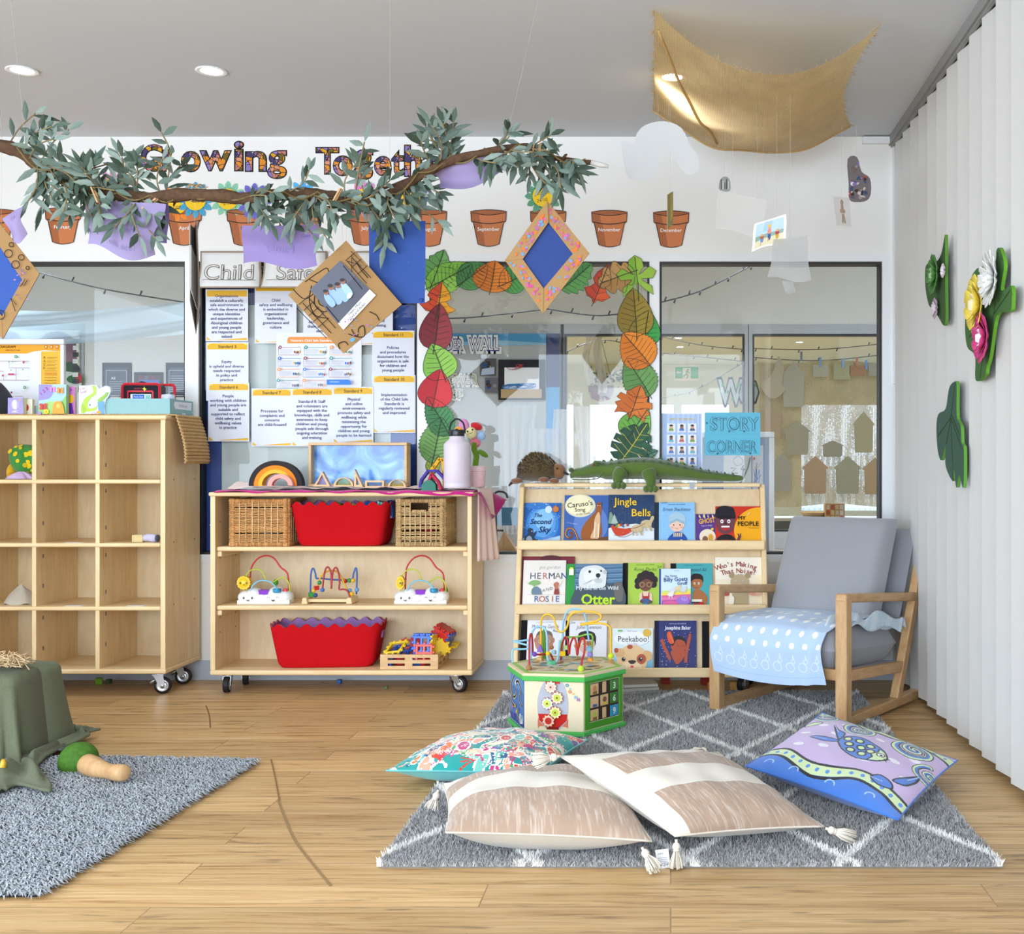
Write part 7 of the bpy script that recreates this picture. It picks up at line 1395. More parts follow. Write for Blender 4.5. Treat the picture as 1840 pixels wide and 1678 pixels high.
# bead wires
ex=lambda p:(p[0]/4.381+860,p[1]/4.381+1060)
def wire(nm,pts,d0,d1,c,r_=.0042,n=6):
    q_=cr2(pts,n); N_=len(q_); b=B(); b.tube([P(*ex(p),d0+(d1-d0)*i/(N_-1)) for i,p in enumerate(q_)],r_,c,8); put(b,nm,MAT['wire'],ac)
wire('yellow_wire',[(1040,588),(1040,520),(1040,320),(1015,278),(960,262),(880,266),(800,274),(850,260),(940,240),(965,208),(930,180),(850,168),(760,176),(715,210),(700,280),(670,325),(630,325),(605,270),(590,215),(550,192),(510,205),(492,260),(490,430),(488,560)],4.66,4.72,'#f0b818')
wire('tall_blue_wire',[(662,560),(662,400),(668,250),(700,168),(760,148),(820,172),(848,240),(858,330),(868,400),(872,490),(876,572)],4.74,4.72,'#8ec6e4')
wire('short_blue_wire',[(412,545),(416,400),(424,330),(450,297),(485,288),(520,305),(538,360),(540,470),(545,545),(570,582),(600,580),(622,540),(632,470),(638,400)],4.74,4.60,'#8ec6e4')
wire('side_blue_wire',[(268,584),(268,472),(330,466),(388,460),(385,436),(330,420),(276,402),(330,402),(392,398),(400,470),(404,560)],4.70,4.78,'#8ec6e4',n=4)
wire('left_red_wire',[(400,618),(399,500),(402,390),(410,346),(420,360),(425,430),(430,500),(470,508),(520,506),(562,500),(590,560)],4.50,4.72,'#b3262a')
wire('right_red_wire',[(648,575),(650,490),(660,420),(682,370),(700,395),(708,480),(714,500),(722,430),(746,376),(764,400),(774,500),(780,500),(788,440),(812,380),(834,402),(830,500),(814,550),(806,622)],4.74,4.49,'#b3262a')
wire('green_wire',[(655,560),(655,390),(770,370),(890,352),(890,470),(892,560)],4.78,4.78,'#86c43a',n=4)
wire('dark_green_wire',[(505,560),(508,420),(512,310),(520,420),(522,560)],4.76,4.76,'#5a9a2a',n=4)
for x,y,dd,c,s,r_ in ((396,612,4.5,'#a5764a','s',24),(806,620,4.48,'#bcd83a','s',26),(1042,518,4.66,'#cddb2a','s',24),(1042,566,4.66,'#b58a5c','b',20),(879,552,4.72,'#f0982a','b',19),(877,508,4.72,'#9a86d8','s',22),(869,464,4.72,'#8fc4de','b',19),(867,420,4.72,'#a5764a','b',18),(485,455,4.70,'#8a6ac0','p',30),(484,548,4.72,'#d8b07a','b',22),(440,505,4.6,'#7a4ab0','s',20),(546,500,4.66,'#f0c41a','s',19),(592,490,4.7,'#a9d0e0','b',18),(575,452,4.74,'#a5764a','s',17),(690,452,4.74,'#c2e08a','b',19),(662,500,4.70,'#f0c41a','b',21),(776,440,4.70,'#e8982a','s',24),(572,580,4.62,'#62c090','b',26)):
    b=B(); o=P(*ex((x,y)),dd); rr=r_/4.381*dd/F
    if s=='s': b.ell(o,rr,c,14,9)
    elif s=='b': box_rot(b,o-V((0,0,rr*.85)),rr*1.9,rr*1.9,rr*1.7,x*.1,c)
    else: b.lathe(o-V((0,0,rr)),[(rr*1.2,0),(rr*.1,rr*2)],c,4,sm=0)
    put(b,'bead',MAT['matte'],ac,bev=.0015,seg=1)
# ================= hanging branch, garland, papers, hessian, wall lilies =================
D=4.0; MAT['nylon']=sheermat('nylon_thread','#ffffff',.35,.3)
def string(par,p,top=None,r=.0006):
    b=B(); q=V(p); t=V(top) if top else V((q.x,q.y,2.47 if q.x>-.1 and q.y>4.2 else H)); b.tube([q,(q+t)/2+V((.002,0,0)),t],r,'#dcdcd8',5); put(b,'string',MAT['nylon'],par)
# ---- branch
br=thing('hanging_branch','long brown branch hung from the ceiling with paper works clipped to it','branch',P(480,352,D))
bp=[(-60,252),(-20,258),(30,270),(62,292),(95,312),(135,328),(180,345),(230,352),(270,356),(330,350),(400,352),(440,357),(500,350),(560,350),(605,354),(650,362),(690,352),(720,338),(755,316),(790,298),(830,283),(880,272),(925,264),(960,266),(985,281),(1010,286),(1040,290),(1062,292),(1085,297)]
q=cr([P(x,y,D+.03*math.sin(x*.013)) for x,y in bp],5); nq=len(q); kD=D/F
rad=[(11.5-4.5*min(1,max(0,(i/nq-.45)/.3))-3.6*max(0,(i/nq-.72)/.28))*kD*(1+.10*math.sin(i*.9)+.06*math.sin(i*2.3)) for i in range(nq)]
b=B(); b.tube(q,rad,'#5c4636',12); put(b,'main_limb',MAT['bark'],br)
b=B(); b.tube([P(1062,292,D),P(1078,296,D),P(1093,299,D)],[.009,.010,.006],'#d9d6cf',8); put(b,'taped_tip',MAT['paper'],br)
for pts,r_ in (([(600,354),(630,370),(652,378)],.014),([(1010,287),(1016,279),(1019,277)],.006),([(650,350),(700,335),(740,318)],.006),([(720,345),(712,362),(690,372)],.01),([(780,303),(800,290),(812,278)],.006),([(310,352),(314,364),(312,370)],.006)):
    b=B(); b.tube([P(x,y,D) for x,y in pts],[r_,r_*.85,r_*.5],'#5c4636',8); put(b,'side_twig',MAT['bark'],br)
for x,y,dx in ((352,345,0),(157,330,0),(968,272,0)):
    b=B(); 
    for j in range(6): o=P(x+R.uniform(-9,9),y+2,D); b.tube([o+V((.026*math.cos(t)*.3+.002*j,.03*math.cos(t),.03*math.sin(t))) for t in [2*PI*i/14 for i in range(14)]],.0022,'#b99b74',5,closed=True)
    for j in range(4): o=P(x,y,D-.03); b.tube([o,o+V((R.uniform(-.05,.05),0,R.uniform(.0,.03))),o+V((R.uniform(-.06,.06),0,R.uniform(-.04,.03)))],.0018,'#c3a67e',5)
    put(b,'twine_wrap',MAT['jute'],br)
for x,y,tx,ty in ((5,262,-35,-60),(46,264,10,-10),(905,268,985,-60),(700,350,700,-30)):
    string(br,P(x,y,D),(XX(tx,3.9) if tx<0 else XX(x+ (tx-x)*.8,3.95),3.95,H))
# ---- leafy garland wound along the branch
gl=thing('leaf_garland','grey green artificial eucalyptus garland wound round the hanging branch','garland',P(480,330,D))
gq=random.Random(17); LC=['#74857b','#5f7166','#48594c','#84958b','#3a4a3c','#53665b','#7a8b81']
def leaf(b,o,dr,L_,wd,c):
    dr=V(dr).normalized(); s=dr.cross(V((gq.uniform(-.5,.5),-1,gq.uniform(-.5,.5)))).normalized(); n=dr.cross(s); dn=V((0,0,-1))
    P_=lambda t,w,h=0: o+dr*L_*t+s*wd*w+n*(wd*abs(w)*.35)+dn*(L_*.16*t*t)
    vs=[P_(0,0),P_(.18,.3),P_(.45,.5),P_(.75,.3),P_(1,0),P_(.75,-.3),P_(.45,-.5),P_(.18,-.3),P_(.45,0)]
    b.add(vs,[(0,1,8),(1,2,8),(2,3,8),(3,4,8),(4,5,8),(5,6,8),(6,7,8),(7,0,8)],vary(c,.12),0,1)
sb=B(); lb=B()
sprigs=[]
def clus(x0,x1,n,up,ln=(45,85)):
    for _ in range(n):
        x=gq.uniform(x0,x1); i=min(range(len(bp)),key=lambda j:abs(bp[j][0]-x)); j=min(len(bp)-1,i+1); y=bp[i][1]
        for a_,b_ in zip(bp,bp[1:]):
            if a_[0]<=x<=b_[0]: y=a_[1]+(b_[1]-a_[1])*(x-a_[0])/(b_[0]-a_[0])
        an=math.radians(gq.uniform(*up)); L_=gq.uniform(*ln); sprigs.append((x,y,x+L_*math.cos(an),y-L_*math.sin(an)))
clus(5,130,10,(-75,80)); clus(90,200,7,(20,140)); clus(180,250,7,(60,150),(45,80)); clus(130,260,9,(-140,-30),(40,80)); clus(60,160,7,(-110,-50),(45,85)); clus(290,325,2,(60,100)); clus(420,465,5,(-90,20),(30,60)); clus(500,580,9,(-130,60),(35,70)); clus(640,760,4,(-20,80),(30,50)); clus(640,760,8,(-100,-20),(40,80)); clus(610,660,2,(50,110),(60,100)); clus(770,830,6,(70,150),(50,80)); clus(840,985,9,(-60,60),(25,50)); clus(945,990,4,(-120,-60),(45,75)); clus(990,1060,4,(-80,-30),(22,40))
sprigs+=[(300,330,290,238),(640,340,655,255),(790,300,775,225),(810,290,800,222),(700,380,690,440),(740,370,735,430),(520,360,560,420),(560,360,585,425),(240,360,280,430),(720,330,790,400)]
for x0,y0,x1,y1 in sprigs:
    d0=D+gq.uniform(-.08,.05); mx,my=(x0+x1)/2+gq.uniform(-12,12),(y0+y1)/2+gq.uniform(-10,6); st=cr([P(x0,y0,D),P(mx,my,d0),P(x1,y1,d0-.03)],5); sb.tube(st,.0026,vary('#8a7a58',.15),5)
    n=gq.randint(5,8)
    for k in range(n):
        t=(k+.6)/n; p=st[min(len(st)-1,int(t*(len(st)-1)+.5))]; ax=(st[-1]-st[0]).normalized(); sd=V((-ax.z,0,ax.x))*(1 if k%2 else -1)
        dr=ax*gq.uniform(.3,1)+sd*gq.uniform(.4,1)+V((0,gq.uniform(-.6,.4),gq.uniform(-.25,.1))); leaf(lb,p,dr,gq.uniform(.055,.092),gq.uniform(.017,.026),gq.choice(LC))
    leaf(lb,st[-1],(st[-1]-st[-2]),gq.uniform(.06,.09),.02,gq.choice(LC))
for x in range(30,1000,60): sb.tube(cr([P(x,bp[min(range(len(bp)),key=lambda j:abs(bp[j][0]-x))][1]-6,D-.03),P(x+30,bp[min(range(len(bp)),key=lambda j:abs(bp[j][0]-x-30))][1]+8,D-.04),P(x+62,bp[min(range(len(bp)),key=lambda j:abs(bp[j][0]-x-62))][1]-6,D-.03)],4),.003,'#7a6a45',5)
put(sb,'stems',MAT['bark'],gl); put(lb,'leaves',MAT['leaf'],gl)
# ---- hung sheets
def sheet(name,cor,dd,amp,col,label,cat,mat_='tissue',txt=(),seed=0,strings=(),nx=20,ny=16,art=None,group=None,wob=1.):
    TL,TR,BR,BL=[P(x,y,dz+dd) for (x,y,dz) in [(c+(0,))[:3] for c in cor]]
    def f(u,v):
        p=(TL*(1-u)+TR*u)*(1-v)+(BL*(1-u)+BR*u)*v
        w=amp*(math.sin(3.1*u+seed+1.2*v)*.6+.4*math.sin(5.3*v-2*u+seed*2)); e=amp*.6*wob
        return p+V((e*.5*math.sin(6*v+seed)*(u-.5),w,e*math.sin(5*u+seed)*v))
    t=thing(name,label,cat,P(sum(c[0] for c in cor)/4,max(c[1] for c in cor),dd),group)
    b=B(); b.grid(f,nx,ny,col); put(b,'sheet',MAT[mat_],t)
    nrm=(TL-BL).cross(TR-TL).normalized(); nrm=nrm if nrm.y<0 else -nrm; asp=(TR-TL).length/max(1e-6,(BL-TL).length)
    if txt:
        b=B()
        for s_,u0,v0,hv,c,mir in txt:
            vs,fs,x0,x1=glyphs(s_,0,.1,1); k=hv/.73; pts=[]
            for x,y in vs: 
                xx=(x-(x0+x1)/2)*k/asp*(-1 if mir else 1); pts.append(f(u0+xx,v0-y*k)+nrm*.0015)
            b.add(pts,fs,c)
        put(b,'pencil_writing',MAT['paper'],t)
    for u,tp in strings: string(t,f(u,0),tp)
    return t,f
MAT['tissue']=sheermat('lilac_paper','#ffffff',.97,.3); MAT['tracing']=sheermat('tracing_paper','#ffffff',.72,.45); MAT['film']=sheermat('frosted_film','#ffffff',.95,.5)
LG='lilac papers hanging under the branch'
sheet('hanging_lilac_paper',[(150,352),(298,368,-.05),(282,460,.04),(152,448)],D-.03,.045,'#a89cc9','large crumpled lilac paper hanging under the left part of the branch','paper',txt=[('Mom and',.55,.55,.11,'#8a80b0',True),('Ulrisia ditto',.55,.85,.11,'#8a80b0',True)],seed=1.3,group=LG)
sheet('hanging_lilac_paper',[(215,358),(304,364),(304,434),(225,418)],D+.04,.02,'#8e80ba','darker lilac paper behind the large crumpled one','paper',seed=.4,group=LG)
sheet('hanging_lilac_paper',[(4,392),(40,372),(46,424),(24,440)],D-.1,.02,'#a799c6','small lilac paper at the far left beside the blue diamond','paper',txt=[('60',.6,.3,.16,'#8a80b0',True)],seed=2.,group=LG)
sheet('hanging_lilac_paper',[(432,402),(574,404),(573,476),(434,478)],D,.03,'#9a89c2','lilac paper with mirrored pencil writing hanging above the Safe sign','paper',txt=[('Family',.5,.66,.22,'#8676ae',True),('Scott',.82,.28,.08,'#6a5c96',False)],seed=.9,strings=((.1,P(450,356,D)),(.9,P(560,352,D))),group=LG)
sheet('hanging_lilac_paper',[(778,308),(900,268),(926,300),(797,348)],D+.02,.04,'#a89bca','lilac paper draped under the right part of the branch','paper',seed=2.6,group=LG)
t,f=sheet('hanging_blue_paper',[(662,397),(765,397),(764,545),(664,546)],D-.02,.006,'#1c438c','plain deep blue paper sheet hanging in front of the July card','paper',mat_='paper',seed=.5,wob=.15,strings=((.2,P(684,350,D)),(.8,P(742,330,D))))
b=B()
for u,v in ((.06,.96),(.94,.96)): b.ell(f(u,v)-V((0,.003,0)),(.007,.002,.007),'#173a80',10,6)
put(b,'glue_dot',MAT['paper'],t)
# clothes pegs on the branch
for x,y,a_,nm in ((170,350,.4,'tan peg holding the large lilac paper at its left corner'),(268,366,2.2,'pale peg clipped below the middle of the large lilac paper'),(604,352,-.5,'tan peg on the branch above the cardboard photo diamond')):
    p=P(x,y,D-.05); u=V((math.cos(a_+PI/2),0,math.sin(a_+PI/2))); b=B(); b.beam(p-u*.03,p+u*.03,.010,.006,V((0,1,0)),'#c99a62'); b.beam(p-u*.03+V((.004,.008,0)),p+u*.03+V((.004,.008,0)),.010,.006,V((0,1,0)),'#b98a54'); tag(put(b,'clothes_peg',MAT['oak'],bev=.001),nm,'clothes peg')
# ---- cardboard diamonds
def hexa(a,o_,i_,t,c):   # four separate strips
    for j in range(4):
        q_=(j+1)%4; a.slab([o_[j],o_[q_],i_[q_],i_[j]],t,c)
dm=thing('hanging_painted_picture','cardboard diamond frame painted with pink and orange spots round blue paper','frame',P(977,565,D-.02))
def dart(b,off=0): return Art(b,(0,D-.02-off,EYE),(1,0,0),(0,0,-1),kD,CX,CY,.0005)
o_=[(985,364),(1060,457),(977,565),(909,470)]; i_=[(987,402),(1030,458),(978,520),(941,468)]
pq=random.Random(31)
for j,nm in enumerate(('upper_right_strip','lower_right_strip','lower_left_strip','upper_left_strip')):
    k2=(j+1)%4; b=B(); a=dart(b,.002*j); st=[o_[j],o_[k2],i_[k2],i_[j]]; a.slab(st,.004,'#a88458','#8a6a44')
    for s_ in range(34):
        t=.06+.88*pq.random(); w=.18+.62*pq.random(); p0=(o_[j][0]+(o_[k2][0]-o_[j][0])*t,o_[j][1]+(o_[k2][1]-o_[j][1])*t); p1=(i_[j][0]+(i_[k2][0]-i_[j][0])*t,i_[j][1]+(i_[k2][1]-i_[j][1])*t)
        a.z=.0005*(1+s_*.15); a.ell(p0[0]+(p1[0]-p0[0])*w,p0[1]+(p1[1]-p0[1])*w,pq.uniform(1.6,4.2),pq.uniform(1.4,3.0),pq.choice(['#d9609a','#c8508a','#d9743a','#d87a3a','#6a9ac8','#a86aa0','#c06a9a']),9,pq.uniform(0,3))
    put(b,nm,MAT['card'],dm)
b=B(); a=dart(b,-.006); a.slab([(987,392),(1040,458),(978,532),(930,468)],.0008,'#1c3b80'); put(b,'blue_paper',MAT['paper'],dm)
string(dm,P(974,372,D-.02),P(972,276,D)); string(dm,P(990,372,D-.02),P(986,282,D))
d2=thing('hanging_photo_picture','kraft cardboard diamond with black line drawing and a family photo','frame',P(617,635,D-.06))
def d2art(b,off=0): return Art(b,(0,D-.06-off,EYE),(1,0,0),(0,0,-1),(D-.06)/F,CX,CY,.0005)
KR='#9c7a50'; b=B(); a=d2art(b); a.slab([(622,432),(722,547),(617,635),(518,530)],.004,KR,'#9a7546')
LB='#2a211c'
for pts in ([(527,520),(548,537),(572,520)],[(548,507),(560,498),(572,490),(588,482),(590,500),(574,508),(556,502)],[(560,513),(556,540),(566,566),(590,572)],[(566,528),(566,548),(580,560),(596,556)],[(572,532),(574,546),(586,552)],[(632,592),(640,604),(655,604),(654,586),(645,590),(642,604),(626,600)],[(664,560),(676,566),(682,576)],[(611,627),(609,618),(620,614),(626,620)],[(640,470),(650,486),(662,500)]): a.line(cr2(pts,6),1.6,LB)
for k in range(4): a.line([(534+11*k,546-9*k+8),(588+10*k*.8,604-9*k+4)],1.3,LB)
for k in range(5): a.line([(538+9*k,548+10*k),(556+9*k,532+10*k)],1.2,LB)
for k in range(3): a.line([(618+8*k,478-7*k),(652+8*k,520-10*k)],1.3,LB)
for k in range(3): a.line([(622+11*k,470+12*k),(640+11*k,454+12*k)],1.2,LB)
a.line([(624,470),(660,480),(632,452)],1.3,LB); a.line([(634,458),(634,490)],1.2,LB)
for s_ in range(26): a.ell(pq.uniform(618,672),pq.uniform(572,604),pq.uniform(.8,2.4),pq.uniform(.6,1.6),pq.choice(['#8a5a8a','#a06a9a','#6a8ab0','#b0709a']),7)
a.ell(637,612,5,3.2,'#5a9ac8',10,-.5); put(b,'card',MAT['card'],d2)
b=B(); a=d2art(b,.006); a.slab([(612,469),(676,531),(618,593),(558,521)],.0006,'#f0f0f0'); e1=lambda t,s_:(612+(558-612)*t+(676-612)*s_*1.0,469+(521-469)*t+(531-469)*s_)
a.poly([(612,469),(665,520.5),(608,582),(558,521)],'#4a4d5a'); a.poly([(612,469),(640,496),(586,552),(558,521)],'#565a68')
for x,y,s_ in ((594,514,1),(607,511,.95),(616,504,.9),(586,524,.85)):
    a.poly(cr2([(x-2*s_,y+6*s_),(x+9*s_,y+8*s_),(x+22*s_,y+26*s_),(x+14*s_,y+34*s_),(x+1*s_,y+20*s_)],4,True),pq.choice(['#9ab8de','#a9c4e6','#8aa9d6'])); a.ell(x+2,y+3,5*s_,5.4*s_,'#8a5f4a',12); a.ell(x+.5,y,5*s_,3.4*s_,'#2a2224',12)
a.ell(630,532,4,7,'#c9d4ea',10,.6)
for i,l in enumerate(('Dylan, Mum,','Dad and Aiden')): a.text(l,641.2+4.8*i,555.7+5.2*i,4.8,'#2a2b33',bold=.012,rot=-.815,mw=60)
put(b,'family_photo',MAT['laminate'],d2); string(d2,P(616,436,D-.06),P(612,356,D)); string(d2,P(622,434,D-.06),P(622,358,D))
d3=thing('hanging_blue_picture','kraft cardboard diamond with blue paper cut off by the left edge','frame',P(5,608,D-.1))
def d3art(b,off=0): return Art(b,(0,D-.1-off,EYE),(1,0,0),(0,0,-1),(D-.1)/F,CX,CY,.0005)
o_=[(-5,396),(71,492),(5,609),(-85,505)]; i_=[(-8,432),(40,503),(4,568),(-50,503)]
b=B()
for j in range(4): k2=(j+1)%4; a=d3art(b,.001*j); a.slab([o_[j],o_[k2],i_[k2],i_[j]],.004,KR,'#9a7546')
a=d3art(b,.005)
for x,y,r_ in ((22,440,4),(17,456,7),(40,463,5),(30,476,7),(3,566,8),(52,482,3)): a.line([(x+r_*math.cos(t),y+r_*math.sin(t)) for t in [2*PI*i/16 for i in range(16)]],1.4,LB,True)
a.line([(32,548),(22,536),(30,560)],1.3,LB); a.line([(44,510),(38,516)],1.2,LB); a.line([(48,502),(42,512),(46,514),(52,504)],1.2,LB)
for s_ in range(16): a.ell(pq.uniform(30,54),pq.uniform(480,545),pq.uniform(.8,3),pq.uniform(.6,2),pq.choice(['#6a5aa8','#8a6ab0','#b07aa8']),7)
put(b,'card',MAT['card'],d3)
b=B(); a=d3art(b,-.005); a.slab([(-8,425),(48,503),(4,576),(-58,503)],.0008,'#204896'); put(b,'blue_paper',MAT['paper'],d3); string(d3,P(2,402,D-.1),P(2,262,D))
# edge-on folded card by the first mullion
b=B()
for pts,c in (([(341,402,3.95),(349,410,4.06),(352,600,4.06),(341,540,3.95)],'#b9b7b4'),([(349,410,4.06),(354,396,3.94),(360,548,3.92),(352,600,4.06)],'#6a6058'),([(343,440,3.94),(355,470,4.02),(355,560,4.02),(343,520,3.94)],'#d3d2d0')): b.add([P(*p) for p in pts],[(0,1,2,3)],c)
fc=tag(put(b,'hanging_card',MAT['card'],sol=.002),'grey folded card seen edge-on hanging by the first window post','card'); string(fc,P(349,404,4.0),P(350,352,D))
# ---- translucent cut-outs on the right
b=B(); E6=lambda x,y:(x/3.286+1080,y/3.286); dd=4.3
pts=[E6(*p) for p in [(120,842),(155,835),(195,852),(210,790),(262,738),(370,715),(476,756),(530,868),(562,892),(578,950),(572,1008),(510,1030),(450,962),(395,880),(340,872),(330,920),(340,1000),(310,1042),(240,1066),(172,1056),(140,990)]]
a=Art(b,(0,dd,EYE),(1,0,0),(0,0,-1),dd/F,CX,CY,.0005); a.slab(cr2(pts,3,True),.001,'#eceef0'); fl_=tag(put(b,'hanging_cutout',MAT['film']),'frosted arch-shaped cut-out hanging below the hessian','cut-out'); string(fl_,P(1182,222,dd)); string(fl_,P(1201,220,dd))
sheet('hanging_paper',[(1290,341),(1377,360,-.03),(1370,428),(1285,412,.03)],4.4,.012,'#e6e6e4','blank translucent paper hanging left of the watercolour','paper',mat_='tracing',strings=((.3,None),(.8,None)))
sheet('hanging_paper',[(1392,428),(1449,424),(1456,503,-.03),(1380,502)],4.3,.02,'#c9cac9','grey translucent paper hanging over the top of the fourth window','paper',mat_='tracing',strings=((.5,None),),seed=1)
sheet('hanging_paper',[(1405,505),(1424,503),(1430,525),(1411,527)],4.3,.004,'#c4c5c4','tiny translucent tag dangling below the grey translucent paper','paper',mat_='tracing',seed=2,nx=6,ny=6,strings=((.5,P(1415,498,4.3)),))
wc=Canvas(90,'#f2efe6'); wc.poly([(.08,.45),(.92,.5),(.92,.95),(.08,.95)],'#b9d2e6'); wc.poly([(.3,.6),(.55,.6),(.6,.95),(.35,.95)],'#a3c3de'); wc.poly([(.08,.28),(.92,.4),(.92,.55),(.08,.48)],'#8fa9a0'); wc.poly([(.08,.06),(.92,.06),(.92,.42),(.08,.3)],'#e2d9b4')
for x,y,c1,c2,h_ in ((.5,.4,'#3f5a8a','#d98a7a',.5),(.28,.3,'#6a8ac0','#b0603a',.3),(.74,.35,'#c8a03a','#a8383a',.32)): wc.ell(x,y,.05,h_*.35,c1); wc.ell(x,y+h_*.35,.06,h_*.22,c2); wc.ell(x,y+h_*.62,.045,.05,'#d9a27a'); wc.line([(x-.02,y-.1),(x-.04,y-.2)],.03,'#d9a27a')
wc.ell(.49,.78,.06,.05,'#e2b84a')
sheet('hanging_picture',[(1356,402),(1412,385,-.03),(1413,434),(1350,453,-.02)],4.35,.01,lambda u,v:wc.at(u,1-v) ,'small watercolour of three figures outdoors hanging by a thread','picture',mat_='paper',nx=90,ny=90,strings=((.7,None),))
gb=Canvas(60,'#d6d3cf',80); gb.ell(.5,.82,.10,.09,'#8a5526'); gb.ell(.5,.66,.09,.12,'#8a5526'); gb.ell(.5,.52,.17,.10,'#9a6230'); gb.line([(.5,.5),(.45,.14)],.10,'#8a5526'); gb.line([(.52,.5),(.6,.14)],.10,'#8a5526'); gb.line([(.4,.44),(.6,.44)],.03,'#d9cdbb')
sheet('hanging_card',[(1498,353),(1526,355),(1530,407),(1503,406)],4.7,.004,lambda u,v:gb.at(u,1-v),'small clear card with a brown figure shape hanging near the corner','card',mat_='tracing',nx=60,ny=60,strings=((.5,None),))
ph=Canvas(60,'#4a4448',90); zq=random.Random(6)
for i in range(60): x,y=zq.random(),zq.random(); ph.poly([(x,y),(x+.15*zq.random(),y),(x+.1,y+.1*zq.random()),(x,y+.08)],zq.choice(['#2f2a2c','#8a8480','#5a4f58','#b9b0aa','#3a4a6a','#a04a3a','#6a5a4a','#d9d4d0','#7a6a9a']))
def phf(dx): return [(1523+dx,286),(1545+dx,281),(1565+dx,330),(1527+dx,346)]
b=B(); dd=4.7; a=Art(b,(0,dd,EYE),(1,0,0),(0,0,-1),dd/F,CX,CY,.0005); out=cr2([(1523,286),(1540,282),(1548,308),(1563,320),(1565,346),(1558,360),(1540,363),(1526,358),(1525,330)],3,True); a.slab(out,.0012,'#6a6264')
for i in range(40):
    x,y=zq.uniform(1527,1558),zq.uniform(290,355)
    if x>1544 and y<318: continue
    a.ell(x,y,zq.uniform(1.5,4),zq.uniform(2,6),zq.choice(['#2f2a2c','#8a8480','#5a4f58','#b9b0aa','#3a4a6a','#a04a3a','#6a5a4a','#d9d4d0','#7a6a9a']),8,zq.uniform(0,3)); a.z-=a.eps*.8
s_=tag(put(b,'hanging_photo',MAT['laminate']),'dark photo collage cut in a boot shape hanging near the corner','photo'); string(s_,P(1538,283,dd))
b=B(); a=Art(b,(0,4.4,EYE),(1,0,0),(0,0,-1),4.4/F,CX,CY,.0005); a.slab(cr2([(1293,342),(1293,326),(1299,318),(1307,318),(1312,326),(1311,343)],4,True),.001,'#8f8f8c'); [a.rect(1295+3.2*i,322+3*(i%3),1297+3.2*i,340,['#4a4a48','#b9b9b4','#6a5f55'][i%3]) for i in range(5)]; s_=tag(put(b,'hanging_photo',MAT['laminate']),'small rounded photo tag behind the blank translucent paper','photo'); string(s_,P(1302,318,4.4))
b=B(); b.add([P(1199,350,4.28),P(1209,344,4.36),P(1209,402,4.36),P(1199,412,4.28)],[(0,1,2,3)],'#a8996a'); b.add([P(1203,350,4.32),P(1207,348,4.34),P(1208,390,4.34),P(1204,398,4.32)],[(0,1,2,3)],'#c9b44a'); s_=tag(put(b,'hanging_card',MAT['card'],sol=.002),'narrow card hanging edge-on in front of the last month card','card'); string(s_,P(1204,347,4.32))
# ---- hessian sail under the ceiling
MAT['hessian']=sheermat('hessian_weave','#cfae77',.93,.6,weave=34)
cFL,cFR,cBR,cBL=P(1176,14,4.07),P(1588,34,4.17),P(1528,226,5.25),P(1174,196,5.22)
for c_ in (cFL,cFR,cBL): c_.z=min(c_.z,H-.006)
def sail(u,v):
    p=(cFL*(1-u)+cFR*u)*(1-v)+(cBL*(1-u)+cBR*u)*v; s=4*u*(1-u)
    sag=(.215*(1-v)**1.2+.165*v)*s*(1+.16*math.sin(PI*v)); sag+=.03*math.sin(PI*v)*u
    rid=.012*math.sin((u*2.2+v*2.6)*PI*2)*s*v+.004*math.sin(u*23+v*14)*s*v
    bulge=.02*math.sin(PI*v)*(u>.9)*(u-.9)*10
    return p+V((-bulge*2-.05*u*math.sin(PI*v)*.8,.02*s*math.sin(v*5),-sag-rid*(sag>.01)))
hs_=thing('hessian_sail','golden hessian cloth slung in a sagging sail under the ceiling','fabric',P(1380,262,4.7))
b=B(); b.grid(sail,90,60,'#e6cb98'); put(b,'cloth',MAT['hessian'],hs_)
b=B(); zq=random.Random(9)
for k in range(230):
    e=zq.random(); 
    if k%3==0: p=sail(0,e); dr=V((-1,0,zq.uniform(-.6,.1)))
    elif k%3==1: p=sail(e,0); dr=V((zq.uniform(-.4,.4),-.6,zq.uniform(.1,.9)))
    else: p=sail(1,e); dr=V((1,0,zq.uniform(-.8,.2)))
    b.tube([p,p+dr*zq.uniform(.006,.02)],.0007,'#c9a870',4)
put(b,'frayed_fringe',MAT['jute'],hs_,kind='stuff')
b=B(); q=[sail(.02+.30*t,.12+.8*t)-V((0,0,.004)) for t in [i/20 for i in range(21)]]; b.tube(q,.006,'#c4a069',6)
q=[sail(i/30,1)-V((0,0,.003)) for i in range(31)]; b.tube(q,.004,'#c4a069',6); put(b,'hem',MAT['jute'],hs_)
# loose threads hanging from the ceiling
for x0,y0,x1,y1,dd in ((1545,172,1565,230,4.9),(1370,262,1372,350,4.9),(1418,300,1419,440,4.7)):
    b=B(); p=P(x1,y1,dd); b.tube([V((p.x,p.y,2.5)),p],.0005,'#e2e2de',4); tag(put(b,'hanging_thread',MAT['nylon']),'thin loose thread hanging from the ceiling near x%d'%x0 if 0 else {1545:'thin loose thread hanging off the right end of the hessian sail',1370:'thin loose thread hanging from the lowest fold of the hessian sail',1418:'long thin thread hanging above the watercolour'}[x0],'thread')
